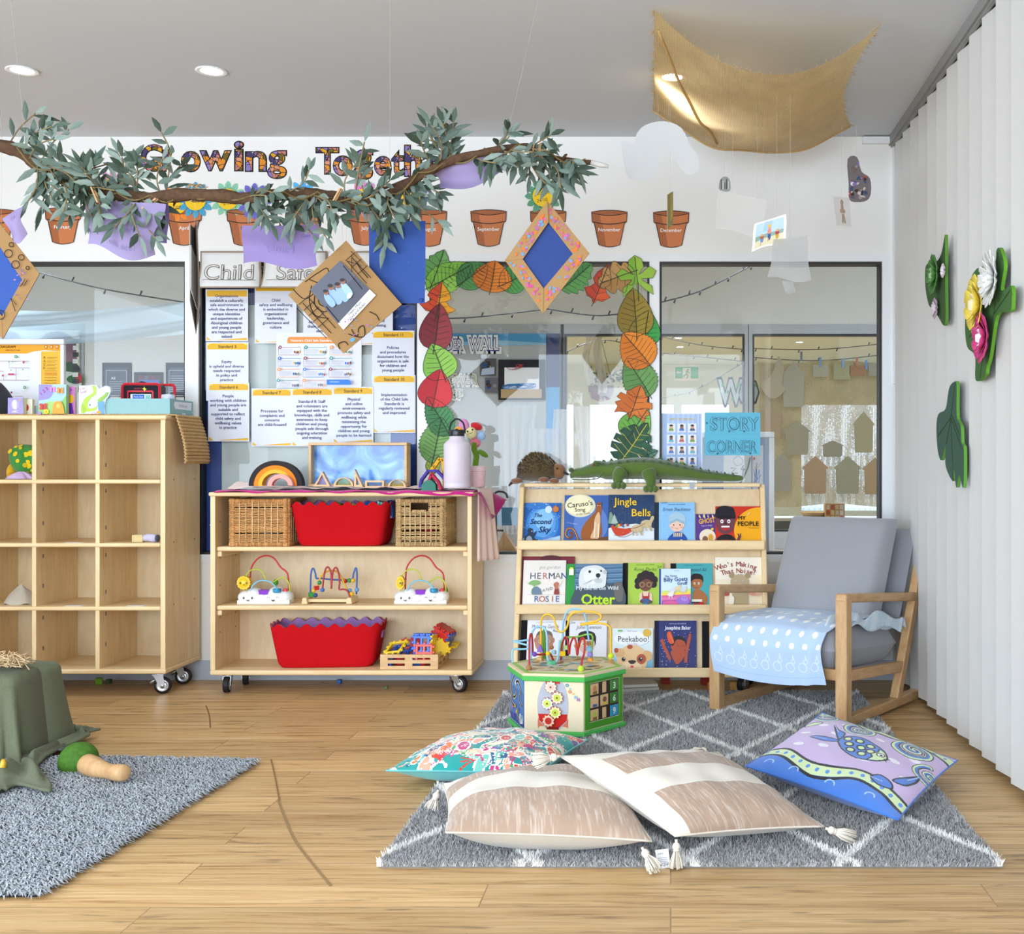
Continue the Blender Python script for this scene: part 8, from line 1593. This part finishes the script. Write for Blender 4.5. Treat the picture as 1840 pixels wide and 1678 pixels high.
# ---- foam lily pads with flowers on the folding partition
XP=1.088
def PP(x,y,off=0.,s=3.107): px,py=x/s+1600,y/s+380; d=XP*F/(px-CX); p=P(px,py,d); p.x-=off; return p
def lily(pts,col,edge,label,veins):
    t=thing('foam_wall_art',label,'wall decoration',PP(*max(pts,key=lambda p:p[1])),'foam leaves on the folding partition')
    q=[PP(x,y,.012) for x,y in cr2(pts,5,True)]; A=sum(q[i-1].y*q[i].z-q[i].y*q[i-1].z for i in range(len(q)))
    q=q if A<0 else q[::-1]
    b=B(); b.prism(q,(-.012,0,0),col,edge); put(b,'leaf_blade',MAT['foam'],t)
    b=B()
    for v in veins: b.tube([PP(x,y,.0125) for x,y in cr2(v,5)],.0016,'#2c4424',5)
    put(b,'vein',MAT['foam'],t); return t
def bloom(t,x,y,sz,c1,c2,n,seed,layers=3,squash=.6):
    q=random.Random(seed); o=PP(x,y,.016)
    for L_ in range(layers):
        b=B(); m=n-2*L_
        for i in range(m):
            a_=2*PI*(i+.5*L_)/m+q.uniform(-.1,.1); r_=sz*(1-.24*L_); tl=.35+.5*L_; dr=V((-tl,math.cos(a_),math.sin(a_))).normalized(); s=V((0,-math.sin(a_),math.cos(a_)))
            pts=[o+dr*r_*.1-s*r_*.07,o+dr*r_*.1+s*r_*.07,o+dr*r_*.6+s*r_*squash*.5+V((-.004,0,0)),o+dr*r_*.95+s*r_*squash*.36,o+dr*r_*1.02+s*r_*.1+V((.003,0,0)),o+dr*r_*.93-s*r_*squash*.36,o+dr*r_*.6-s*r_*squash*.5+V((-.004,0,0)),o+dr*r_*.5+V((.006,0,0))]
            b.add(pts,[(0,1,7),(1,2,7),(2,3,7),(3,4,7),(4,5,7),(5,6,7),(6,0,7)],vary(c1 if L_<layers-1 else c2,.08),0,1)
        put(b,'petal_ring',MAT['foam'],t,sol=.002)
l1=lily([(317,150),(300,235),(270,282),(215,300),(211,420),(230,520),(258,548),(285,590),(322,628),(323,400),(322,152)],'#3c5a30','#5a8a34','dark green foam leaf with pale green flowers, farthest along the partition',[[(318,180),(290,400),(300,600)]])
bloom(l1,290,350,.085,'#5a8a4a','#a9c79c',9,1); bloom(l1,325,330,.03,'#d9c9cf','#efe6ea',7,2,2); bloom(l1,285,540,.045,'#b9a3ae','#d9cdd4',8,3,2)
l2=lily([(612,215),(632,210),(655,300),(638,440),(695,415),(697,535),(678,562),(612,582),(575,800),(556,870),(548,912),(515,945),(492,930),(490,805),(445,750),(435,600),(455,420),(500,320),(598,290)],'#44683a','#63a02c','large green foam leaf with white, yellow and pink flowers on the partition',[[(620,230),(600,560),(540,800),(520,930)],[(600,570),(690,440)],[(580,600),(460,700)],[(590,500),(470,430)]])
bloom(l2,618,375,.10,'#e6e6e2','#f4f4f0',13,4,3,.35); bloom(l2,540,515,.105,'#ecd45a','#f2ecc8',8,5,3,.8); bloom(l2,570,703,.09,'#cc4a84','#f0eef0',8,6,3,.7)
l3=lily([(375,950),(345,985),(325,1100),(285,1130),(273,1200),(280,1330),(300,1388),(325,1310),(325,1420),(365,1505),(372,1440),(385,1540),(402,1470),(425,1540),(428,1330),(415,1290),(410,1200),(388,1140),(387,970)],'#3f5c4e','#5f9a3c','dark bluish green split foam leaf low on the partition',[[(378,960),(355,1150),(330,1300)],[(355,1150),(370,1500)],[(355,1150),(420,1330)],[(355,1150),(285,1250)],[(358,1130),(405,1250)]])
# ================= the rooms seen through the windows =================
MAT['wall2']=paintmat('pale_grey_wall_paint','#d9dad8'); MAT['wall3']=paintmat('soft_green_white_paint','#dce6da')
YF=8.76; Y3=18.3
XA,XB=-6.2,3.4
b=B(); b.box((XA,YW+.12,-.06),(XB,Y3+.1,-.001)); struct(b,'floor_beyond',fl.data.materials[0])
b=B(); b.box((XA,YW+.12,H+.001),(XB,Y3+.1,H+.12)); struct(b,'ceiling_beyond',MAT['wall3'])
b=B(); b.box((XA-.1,YW+.12,0),(XA,Y3,H)); b.box((XB,YW+.12,0),(XB+.1,Y3,H)); struct(b,'wall_beyond_sides',MAT['wall'])
hF=ZZ(600,YF); sF=ZZ(955,YF); 
Xf=lambda p:XX(p,YF)
b=B(); b.box((XA,YF,ZZ(583,YF)),(XB,YF+.1,H)); b.box((XA,YF,0),(XB,YF+.1,ZZ(985,YF))); b.box((Xf(152),YF,ZZ(985,YF)),(Xf(768),YF+.1,ZZ(583,YF))); b.box((Xf(1640),YF,ZZ(985,YF)),(XB,YF+.1,ZZ(583,YF)))
struct(b,'wall_far',MAT['wall2'])
def farwin(n,x0,x1):
    t=thing('window_%d'%n,None,None,(Xf((x0+x1)/2),YF+.05,sF),kind='structure'); X0,X1=Xf(x0),Xf(x1); f=.055
    b=B(); b.box((X0-f/2,YF-.01,ZZ(985,YF)),(X1+f/2,YF+.09,sF)); b.box((X0-f/2,YF-.01,hF),(X1+f/2,YF+.09,ZZ(583,YF))); b.box((X0-f/2,YF-.01,sF),(X0,YF+.09,hF)); b.box((X1,YF-.01,sF),(X1+f/2,YF+.09,hF)); put(b,'window_frame',MAT['greyframe'],t)
    b=B(); g=.014; b.box((X0,YF,sF),(X1,YF+.08,sF+g)); b.box((X0,YF,hF-g),(X1,YF+.08,hF)); b.box((X0,YF,sF+g),(X0+g,YF+.08,hF-g)); b.box((X1-g,YF,sF+g),(X1,YF+.08,hF-g)); put(b,'gasket',MAT['black'],t)
    b=B(); b.add([(X0+g,YF+.04,sF+g),(X1-g,YF+.04,sF+g),(X1-g,YF+.04,hF-g),(X0+g,YF+.04,hF-g)],[(0,1,2,3)],'#ffffff'); put(b,'pane',MAT['glass'],t)
MAT['greyframe']=paintmat('grey_powder_coat','#aeb4ba',.4)
farwin(5,-240,145); farwin(6,775,1007); farwin(7,1014,1338); farwin(8,1352,1630)
# end wall with windows to the outside
X3=lambda p:XX(p,Y3)
op=[(-700,-60),(640,850),(870,1030),(1060,1210),(1225,1310),(1440,1585),(1600,1760)]; h3=ZZ(727,Y3); s3=.35
b=B(); b.box((XA,Y3,h3),(XB,Y3+.1,H)); b.box((XA,Y3,0),(XB,Y3+.1,s3)); last=XA
for x0,x1 in op: b.box((last,Y3,s3),(max(last+.01,X3(x0)),Y3+.1,h3)); last=X3(x1)
b.box((last,Y3,s3),(XB,Y3+.1,h3)) if last<XB else None
struct(b,'wall_end',MAT['wall3'])
b=B(); b.box((-30,Y3+.1,-.1),(30,60,-.02),'#b9bdb4'); struct(b,'ground_outside',MAT['matte'])
fe=thing('picket_fence','white picket fence outside beyond the far windows','fence',(0,20.4,0)); b=B()
for i in range(90): x=-5+i*.1; b.box((x,20.4,0),(x+.05,20.42,1.25),'#eef1f6')
put(b,'pickets',MAT['matte'],fe)
b=B()
for z in (.25,1.0): b.box((-5,20.42,z),(4,20.45,z+.07),'#e4e8ee')
put(b,'rail',MAT['matte'],fe)
for px,d,y,nm in ((1219,14.5,None,'ceiling light in the far room, lowest but two'),(1222,15.6,None,'small ceiling light in the far room above the exit sign'),(1210,11.6,None,'ceiling light in the far room close to the window head')):
    downlight(XX(px,d),d,110,nm)
for x,y in ((-4.2,7.2),(-2.6,7.2),(-1.0,7.2),(.5,7.2),(1.8,7.2)): downlight(x,y,58,'recessed round downlight in the room behind the glass')
for x,y in ((-2.5,11.),(-.9,11.),(1.7,11.),(-2.5,15),(1.7,15)): downlight(x,y,110,'recessed round downlight in the far room')
# ---- festoon strings
def festoon(pts,label,d,n=9,bul=.03):
    t=thing('string_lights',label,'string lights',P(*pts[0],d),'fairy light strings behind the glass'); q=cr([P(x,y,d) for x,y in pts],8)
    b=B(); b.tube(q,.0045,'#3b3d40',6); put(b,'cable',MAT['rubber'],t)
    b=B()
    for i in range(n):
        p=q[int((i+.5)*len(q)/n)]; s=1 if i%2 else -1; b.tube([p,p+V((.012*s,0,s*bul))],[.004,.007],'#2f3136',6)
    put(b,'bulbs',MAT['rubber'],t)
festoon([(20,474),(80,492),(190,520),(345,545)],'dark string of tiny lights behind the first window',7.4,7)
festoon([(770,572),(850,570),(985,555)],'tiny light string in the third window left of the diamond tip',7.6,6)
festoon([(985,555),(1080,567),(1180,552)],'tiny light string in the third window right of the diamond tip',7.6,6)
festoon([(1180,545),(1260,522),(1352,476)],'tiny light string rising to the right in the fourth window',7.4,9)
festoon([(1185,604),(1260,620),(1340,628)],'upper light string in the left far pane',12,7)
festoon([(1185,634),(1270,642),(1340,650)],'lower light string in the left far pane',12,7)
festoon([(1350,626),(1470,628),(1600,616)],'upper light string above the hessian houses',12,7)
festoon([(1350,642),(1470,648),(1600,636)],'lower light string above the hessian houses',12,7)
festoon([(1185,716),(1250,700),(1330,655)],'slanting light string above the green-splashed letter',12,6)
festoon([(1018,632),(1060,615),(1100,612),(1160,630)],'light string behind the hanging white tissue',11,8)
# ---- voile swag and added reflection sheets behind glass
MAT['sheer']=sheermat('sheer_voile','#ffffff',.5,.5); MAT['voile']=sheermat('white_voile','#ffffff',.72,.6); MAT['blinds']=MAT['voile']
b=B()
def sw(u,v):
    px=-60+420*u; py=543+12*math.sin(u*2.6)+62*v*(1-.25*u)+8*math.sin(u*3+1.5); p=P(px,py,7.0); return (p.x,p.y+.05*math.sin(v*9+u*4)+.2*v,p.z)
b.grid(sw,30,16,'#b9d2e2'); tag(put(b,'voile_swag',MAT['sheer']),'sheer pale blue voile swagged behind the first window','fabric')
def reflection(x0,x1,xb0,xb1,y0,y1,d,n,label,c='#f4f6fa'):  # sheer white sheets imitate the bright reflection low in the glass
    b=B()
    def f(u,v):
        px=(x0+(x1-x0)*u)*(1-v)+(xb0+(xb1-xb0)*u)*v; p=P(px,y0+(y1-y0)*v,d); return (p.x,p.y+.035*math.sin(u*n*2*PI)*(.4+.6*v),p.z)
    b.grid(f,n*8,10,c); return tag(put(b,'reflection_sheet',MAT['voile']),label,'reflection sheet','white reflection sheets behind the third window')
reflection(893,965,905,940,727,960,YF-.1,4,'white sheet imitating a reflection left of the dark plush toy')
reflection(950,1000,948,1010,770,950,YF-.14,4,'white sheet imitating a reflection above the dark plush toy')
reflection(995,1022,985,1030,735,930,YF-.18,3,'narrow white sheet imitating a reflection by the far mullion')
reflection(1030,1090,1045,1070,730,860,YF-.1,4,'white sheet imitating a reflection under the hanging basket plant')
reflection(1085,1160,1090,1165,735,890,YF-.16,4,'white sheet imitating a reflection left of the orange maple leaf')
# ---- mural board in the far left window
b=B(); a=wallart(b,YF,off=.03,eps=.001); a.srect(-120,594,146,760,.01,'#e6ebe0')
for x,y,rx,ry,c in ((20,610,22,14,'#7a4a68'),(106,628,36,32,'#7d5f6c'),(110,650,34,20,'#8a6a74'),(130,665,18,14,'#3f5a45'),(125,690,26,22,'#c9cdc6'),(140,682,16,8,'#3a6a45'),(146,680,6,9,'#b0303a'),(60,680,30,24,'#6a4a5a')): a.ell(x,y,rx,ry,c,20)
for k in range(9): a.rect(136,598+12*k,146,606+12*k,'#3c3f44' if k%2 else '#d9dcd8')
tag(put(b,'mural_board',MAT['paper']),'pale mural board with purple shapes behind the evacuation plan','board')
def pic(x0,y0,x1,y1,mat_,fill,label,extra=None,d=YF,off=.012,thick=.012):
    b=B(); a=wallart(b,d,off=off,eps=.001); a.srect(x0,y0,x1,y1,thick,mat_); 
    if fill: m=(x1-x0)*.13; a.rect(x0+m,y0+m*1.3,x1-m,y1-m*.6,fill)
    if extra: extra(a)
    return tag(put(b,'wall_picture',MAT['laminate']),label,'picture')
def ex1(a): a.line([(192,666),(229,666),(229,711),(192,711)],1,'#c9ced6',True); a.text('All',205,682,5,'#e6e8ee'); [a.line([(198,686+4*i),(223,686+4*i)],.8,'#aab0bd') for i in range(5)]
pic(185,652,237,713,'#33363d','#4a5262','dark framed notice behind the first window, left of the red case',ex1)
pic(242,669,294,700,'#3a3640','#4a4254','dark horizontal picture partly behind the red case',lambda a:[a.ell(254+11*i,680,4,6,['#6a3a4a','#5a5a66','#7a3048','#54404e'][i],10) for i in range(4)]+[a.rect(252,683,288,692,'#3f66b8')])
pic(299,652,350,713,'#33363d','#566070','dark framed notice behind the first window, right of the red case',lambda a:[a.line([(308,676+4*i),(342,676+4*i)],.8,'#b4bac6') for i in range(8)]+[a.line([(306,666),(345,666),(345,711),(306,711)],1,'#c9ced6',True)])
# ---- wonder wall display behind the third window
wd=thing('display_wall','grey display panel with blue edging lettered WONDER WALL','display',P(890,950,YF-.02))
b=B(); a=wallart(b,YF,off=.024,eps=.0012); a.srect(775,600,1006,950,.01,'#b3b8ba'); a.rect(775,600,1006,617,'#4f9bd0'); a.rect(982,600,1006,696,'#333f72'); a.rect(982,696,1006,830,'#4b9bd2'); a.poly([(775,617),(900,612),(982,617),(982,620),(860,622),(775,620)],'#8fc0df')
put(b,'backing',MAT['paper'],wd)
b=B(); a=wallart(b,YF,off=.03,eps=.0012)
for t,x,y,h_,mw,fc,oc in (('WONDER',797,630,21,74,'#eceef2','#3d478f'),('WALL',871,630,23,55,'#eceef2','#3d478f'),('POWER',829,691,17,60,'#d9d8cc','#8d9190'),('OF',822,716,15,21,'#e2e2dc','#8d9190')):
    a.text(t,x,y+2,h_*1.15,fc,bold=.13,mw=mw*1.14); a.text(t,x,y,h_,oc,bold=.05,mw=mw); a.text(t,x,y-.6,h_*.94,fc,bold=.005,mw=mw*.95)
put(b,'lettering',MAT['paper'],wd)
pic(897,647,981,719,'#26262c','#eef1f6','black framed crayon drawing in blue and red on the display panel',lambda a:[a.line(cr2([(905+60*R.random(),690+12*R.random()) for _ in range(5)],4),1,'#4a8ad0') for _ in range(7)]+[a.line(cr2([(912+35*R.random(),655+10*R.random()) for _ in range(5)],4),.8,'#c04a4a') for _ in range(4)]+[a.rect(902,700,975,716,'#b59a72')],YF,.045,.012)
pic(864,645,893,676,'#5a5a5c',None,'upper small photo left of the framed crayon drawing',lambda a:[a.rect(866+R.random()*18,647+R.random()*18,868+R.random()*22,650+R.random()*24,c) for c in ('#3f3a36','#7a6a58','#4a6a9a','#2f2f33','#a09a90','#33507a')]+[a.poly([(868,664),(890,660),(890,673),(866,675)],'#aebfd8')],YF,.04,.003)
pic(873,679,896,706,'#6a6a70',None,'lower small photo left of the framed crayon drawing',lambda a:[a.ell(878+R.random()*14,684+R.random()*16,4,3,c,8) for c in ('#2f4a9a','#2b2b30','#4a3a36','#8a8a90','#3a3f60')],YF,.04,.003)
# ---- hanging basket plant and tissue in the far room
hp=thing('hanging_plant','brown hanging basket with grey green foliage behind the third window','hanging plant',P(1080,720,9.6)); b=B(); d=9.6
c0=P(1080,700,d); b.lathe(c0-V((0,0,.1)),[(.02,0),(.08,.02),(.105,.08),(.11,.13),(.1,.125),(.09,.06)],'#a07a70',18); put(b,'basket',MAT['wicker'],hp)
b=B()
for k in range(3): a_=k*2.1; b.tube([c0+V((.1*math.cos(a_),.1*math.sin(a_),.03)),P(1078,600,d)],.002,'#4a4a48',5)
put(b,'hanger',MAT['wire'],hp)
b=B()
for k in range(70):
    p=c0+V((R.uniform(-.1,.16),R.uniform(-.08,.08),R.uniform(.02,.16))); q=p+V((R.uniform(-.03,.07),R.uniform(-.03,.03),R.uniform(-.05,.06))); m=(p+q)/2; s=V((R.uniform(-1,1),R.uniform(-1,1),R.uniform(-1,1)))*.012
    b.add([p,m+s,q,m-s],[(0,1,2,3)],vary('#5d6e62',.3))
put(b,'foliage',MAT['leaf'],hp)
for x,w_,y0,y1,nm in ((1058,14,604,690,'strip of white tissue hanging behind the third window, left of its twin'),(1078,16,602,706,'strip of white tissue hanging above the basket plant')):
    b=B()
    def ff(u,v): p=P(x-w_/2+w_*u+5*math.sin(v*5+x),y0+(y1-y0)*v,9.4); return (p.x,p.y+.03*math.sin(u*9+v*6),p.z)
    b.grid(ff,8,14,'#f4f6f6'); tag(put(b,'tissue_strip',MAT['voile']),nm,'tissue paper')
# ---- exit sign
ex=thing('exit_sign','green running-man exit sign hanging in the far room','exit sign',P(1234,682,17)); d=17
b=B(); a=wallart(b,d,k=1.); a.srect(1211,656,1257,683,.06,'#e9eee9'); put(b,'housing',MAT['plastic'],ex,bev=.004)
b=B(); a=wallart(b,d,off=.002,eps=.001); a.rect(1212,657,1256,682,'#f2f7f2'); a.rect(1213,659,1227,680,'#35b256'); a.rect(1241,659,1255,680,'#35b256'); a.rect(1227,659,1241,661,'#35b256')
a.ell(1236,664,1.8,1.8,'#35b256',10); a.line([(1235,666),(1233,672),(1236,675),(1234,680)],2,'#35b256'); a.line([(1233,672),(1230,675),(1228,676)],2,'#35b256'); a.line([(1231,667),(1235,667),(1239,670)],1.3,'#35b256'); a.line([(1217,669),(1224,669)],1.6,'#f2f7f2'); a.poly([(1215,669),(1219,666),(1219,672)],'#f2f7f2')
put(b,'pictogram',vcmat('lit_sign',.4),ex)
b=B(); p=P(1234,656,d+.03); b.box((p.x-.01,p.y-.01,p.z),(p.x+.01,p.y+.01,H),'#e0e0e0'); put(b,'hanger',MAT['plastic'],ex)
# ---- green splashed letters in the far window
for t,x,lab in (('W',1314,'outlined paper letter W with green splashes in the far left pane'),('O',1346,'outlined paper letter O with green splashes behind the far mullion')):
    b=B(); a=wallart(b,YF+.08,off=-.1,eps=.001); a.text(t,x,726,49,'#20282c',bold=.07,mw=52 if t=='W' else 42); a.text(t,x,724,46,'#e3ebdf',bold=.02,mw=46 if t=='W' else 36); [a.ell(x-14+9*i,690+13*(i%3),2.6,3.4,'#5fae74',8) for i in range(4)]
    tag(put(b,'paper_letter',MAT['paper']),lab,'paper letter')
# ---- hessian with card houses
MAT['hess2']=sheermat('hessian_sheet','#b3a684',.85,.45,weave=26)
b=B()
def hs(u,v): p=P(1362+232*u+3*math.sin(v*7),650+3*math.sin(u*8)+258*v,YF-.12); return (p.x,p.y+.02*math.sin(u*14)*v,p.z)
b.grid(hs,30,16,'#b3a684'); tag(put(b,'hessian_hanging',MAT['hess2']),'thin hessian sheet hanging behind the fourth window','fabric')
def house(x,y,w_,h_,c,label,roof=.32,d=YF-.16):
    b=B(); a=wallart(b,d,eps=.001); a.slab([(x-w_/2,y-h_/2+h_*roof),(x,y-h_/2),(x+w_/2,y-h_/2+h_*roof),(x+w_*.42,y-h_/2+h_*(roof+.03)),(x+w_*.4,y+h_/2-3),(x+w_*.36,y+h_/2),(x-w_*.36,y+h_/2),(x-w_*.4,y+h_/2-3),(x-w_*.42,y-h_/2+h_*(roof+.03))],.004,c)
    tag(put(b,'card_house',MAT['card']),label,'card house','card houses on the hessian')
for q in ((1384,756,46,64,'#8d7a5e','brown card house at the left of the middle row'),(1426,690,46,82,'#8c8776','tall grey card house under the top pegs'),(1432,786,50,62,'#837d66','olive card house between the middle and lower rows'),(1405,848,40,70,'#85806f','grey card house at the left of the lower row'),(1465,853,48,68,'#8f765c','brown card house in the centre of the lower row'),(1523,853,50,68,'#837f68','olive card house right of the brown one on the lower row'),(1572,855,46,66,'#8f7a5a','tan card house at the right end of the lower row'),(1496,806,42,30,'#7d7865','small squat card house by the bright door'),(1552,776,40,74,'#8a8266','olive card house beside the bright right pane')): house(*q[:5],q[5])
for x,y,c,nm in ((1440,640,'#555a60','dark'),(1474,650,'#5a7a9a','blue'),(1515,652,'#6a8ab0','pale blue'),(1540,650,'#a0603a','brown'),(1557,655,'#4a7ab0','bright blue')):
    b=B(); p=P(x,y,YF-.17); b.box((p.x-.008,p.y,p.z-.035),(p.x+.008,p.y+.012,p.z+.035),c); tag(put(b,'clothes_peg',MAT['plastic']),nm+' clothes peg on the top edge of the hessian','clothes peg')
for x,y,w_,h_,c,nm in ((1475,666,28,22,'#8f8a76','grey card square pegged to the hessian'),(1513,668,30,28,'#8d8a6c','olive card square pegged to the hessian'),(1541,666,28,18,'#8e6a52','rust card square pegged to the hessian'),(1572,664,22,22,'#8a8678','last grey card square at the right end of the pegs')):
    b=B(); a=wallart(b,YF-.165); a.srect(x-w_/2,y-h_/2,x+w_/2,y+h_/2,.003,c); tag(put(b,'card_square',MAT['card']),nm,'card square')
b=B(); a=wallart(b,YF-.17); a.slab(cr2([(1365,690),(1385,675),(1395,650),(1400,640),(1408,660),(1406,690),(1412,700),(1395,715),(1380,712)],4,True),.004,'#948a72'); tag(put(b,'card_shape',MAT['card']),'bird-shaped grey card left of the tall card house','card shape')
# ---- easel board and taped drawings just behind the fourth window
d=6.5; es=thing('easel_board','white framed blue-grey easel board standing behind the fourth window','easel',P(1330,1010,d))
b=B(); a=wallart(b,d); a.srect(1262,784,1382,1000,.012,'#7f93b4'); put(b,'board',MAT['plastic'],es)
b=B()
for x0,y0,x1,y1 in ((1252,776,1391,786),(1381,786,1391,1010),(1252,786,1262,1010)): p,q=P(x0,y1,d),P(x1,y0,d); b.box((p.x,d-.012,p.z),(q.x,d+.02,q.z),'#e6eaf0')
put(b,'frame',MAT['plastic'],es,bev=.005)
b=B()
for x in (1257,1386): p=P(x,1010,d); b.box((p.x-.015,d-.01,0),(p.x+.015,d+.02,p.z),'#e6eaf0')
put(b,'leg',MAT['plastic'],es)
b=B(); a=wallart(b,d,off=.004,eps=.0006); a.srect(1300,800,1350,880,.001,'#dfe0e3'); a.line(cr2([(1318,826),(1326,820),(1334,826),(1332,834),(1322,836)],5,True),.8,'#8f949c'); a.line([(1313,841),(1322,841),(1314,850),(1326,850)],1.6,'#4c4f55'); a.line([(1336,836),(1331,844),(1339,844)],1.6,'#4c4f55'); a.line([(1336,840),(1334,856)],1.6,'#4c4f55'); a.line([(1348,822),(1344,840),(1336,858),(1330,868)],2.4,'#6f8a7a')
tag(put(b,'child_drawing',MAT['paper']),'paper drawing with a cloud and Z4 marks on the easel','drawing')
b=B(); a=wallart(b,d,off=.006,eps=.0006); a.srect(1352,800,1371,880,.001,'#dcdfe6')
for c in ('#d9b35a','#4a8ad0','#4a8ad0','#6a7ab0'): a.line(cr2([(1354+14*R.random(),825+45*R.random()) for _ in range(4)],4),.8,c)
a.ell(1355,824,1.6,2.4,'#c8505a',8); tag(put(b,'child_drawing',MAT['paper']),'narrow crayon drawing at the right edge of the easel','drawing')
# ---- furniture in the far room
d=11.; cb=thing('low_cabinet','dark low cabinet in the far room below the hessian','cabinet',P(1480,1000,d)); 
b=B(); p,q=P(1385,1050,d),P(1600,936,d); b.box((p.x,d,.05),(q.x,d+.4,q.z),'#5c6468'); put(b,'carcass',MAT['matte'],cb); b=B(); b.box((p.x-.02,d-.02,q.z),(q.x+.02,d+.42,q.z+.03),'#cfd4d6'); put(b,'worktop',MAT['matte'],cb)
b=B(); c=P(1466,934,d); b.lathe(V((c.x,d+.15,q.z+.031)),[(.001,0),(.1,0),(.14,.05),(.13,.05),(.09,.01)],'#b08a5a',20); tag(put(b,'wicker_bowl',MAT['wicker']),'small wicker bowl on the dark cabinet in the far room','bowl')
chr_=thing('child_chair','small wooden child chair in front of the far cabinet','chair',P(1464,1020,10.2)); d=10.2
b=B(); p,q=P(1446,950,d),P(1482,932,d); b.box((p.x,d,p.z),(q.x,d+.02,q.z),'#d9b98a'); put(b,'backrest',MAT['birch'],chr_,bev=.008)
b=B(); 
for x in (p.x,q.x-.02): b.box((x,d,0),(x+.02,d+.025,p.z),'#d9d9d9')
put(b,'leg',MAT['birchv'],chr_)
b=B(); b.box((p.x,d-.3,.33),(q.x,d,.35),'#d9b98a'); put(b,'seat',MAT['birch'],chr_,bev=.008)
d=11.; b=B(); a=wallart(b,d-.01,eps=.001); a.srect(1483,905,1518,936,.12,'#c9a06a')
for i in range(4):
    for j in range(3): a.rect(1485+8*i,907+10*j,1491+8*i,915+10*j,['#e8e0d0','#b9503a','#e2cf9a','#d9d4cc'][(i+j)%4])
tag(put(b,'block_tray',MAT['matte']),'upright tray of picture blocks on the dark cabinet','tray')
# window ledge items behind the third window, right of the bottle
d=6.3; b=B(); a=wallart(b,d); a.srect(868,912,930,944,.1,'#3f7fa8'); tag(put(b,'storage_box',MAT['plastic']),'teal box behind the third window beside the book display','box')
b=B(); a=wallart(b,d-.06,eps=.001); a.slab([(888,990),(905,955),(928,990)],.06,'#8a6440'); tag(put(b,'wooden_wedge',MAT['oak']),'brown wooden wedge at the foot of the third window','block')
ld=thing('ledge_table','pale ledge table behind the third window','table',(XX(900,d),d,0)); b=B(); zl=ZZ(990,d-.06); b.box((XX(800,d),d-.1,zl-.03),(XX(1000,d),d+.3,zl),'#d8d2c6'); put(b,'tabletop',MAT['birch'],ld)
b=B(); [b.box((x,d-.08,0),(x+.04,d-.04,zl-.03),'#d8d2c6') for x in (XX(805,d),XX(985,d))]; put(b,'leg',MAT['birchv'],ld)
b=B(); q=cr([P(*p,d-.12) for p in ((893,985),(890,930),(884,905),(886,890),(896,883),(908,886),(912,895))],6); b.tube(q,.006,'#3a3d42',8); tag(put(b,'wire_hook',MAT['wire']),'thin black bent wire stand behind the third window','wire stand')
# ================= light and camera =================
for px,py,nm in ((40,126,'leftmost lit round downlight in the ceiling'),(380,127,'lit round downlight in the ceiling above the lettering'),(1208,138,'lit round downlight half covered by the hanging hessian')):
    d=(H-EYE)*F/(CY-py); downlight(XX(px,d),d,15,nm)
for x,y in ((-2.9,2.2),(-1.7,2.2),(-.3,2.2),(-2.9,-.4),(-1.7,-.4),(-.3,-.4)):
    downlight(x,y,13,'recessed round downlight nearer the front of the room')
def area(name,loc,rot,sx,sy,e,c):
    ld=bpy.data.lights.new(name,'AREA'); ld.shape='RECTANGLE'; ld.size=sx; ld.size_y=sy; ld.energy=e; ld.color=c
    o=_link(bpy.data.objects.new(name,ld)); o.location=loc; o.rotation_euler=rot; return o
area('daylight_front_window',(-1.7,YB-.1,1.4),(PI/2,0,0),5.3,2.2,190,(.84,.975,1.13))
area('added_left_fill',(XL-.1,.2,1.4),(0,-PI/2,0),2.2,4.2,85,(.84,.975,1.13))  # unseen side lamp in the left wall opening, added for fill
w=bpy.data.worlds.new('World'); scene.world=w; w.use_nodes=True; bg=w.node_tree.nodes['Background']; bg.inputs[0].default_value=(.80,.93,1.1,1); bg.inputs[1].default_value=1.5
cam=bpy.data.cameras.new('Camera'); co=_link(bpy.data.objects.new('Camera',cam)); co.location=(0,0,EYE); co.rotation_euler=(PI/2,0,0)
cam.sensor_fit='HORIZONTAL'; cam.sensor_width=36; cam.lens=36*F/1840; cam.shift_x=(920-CX)/1840; cam.shift_y=(CY-839)/1840; cam.clip_start=.05; cam.clip_end=200
scene.camera=co
vs=scene.view_settings; vs.view_transform='Standard'; vs.look='None'; vs.gamma=1; vs.use_curve_mapping=False; vs.exposure=.74
try: scene.cycles.use_denoising=True; scene.cycles.denoiser='OPENIMAGEDENOISE'
except Exception: pass
scene.cycles.max_bounces=10; scene.cycles.transparent_max_bounces=24; scene.cycles.sample_clamp_indirect=6; scene.cycles.caustics_reflective=False; scene.cycles.caustics_refractive=False
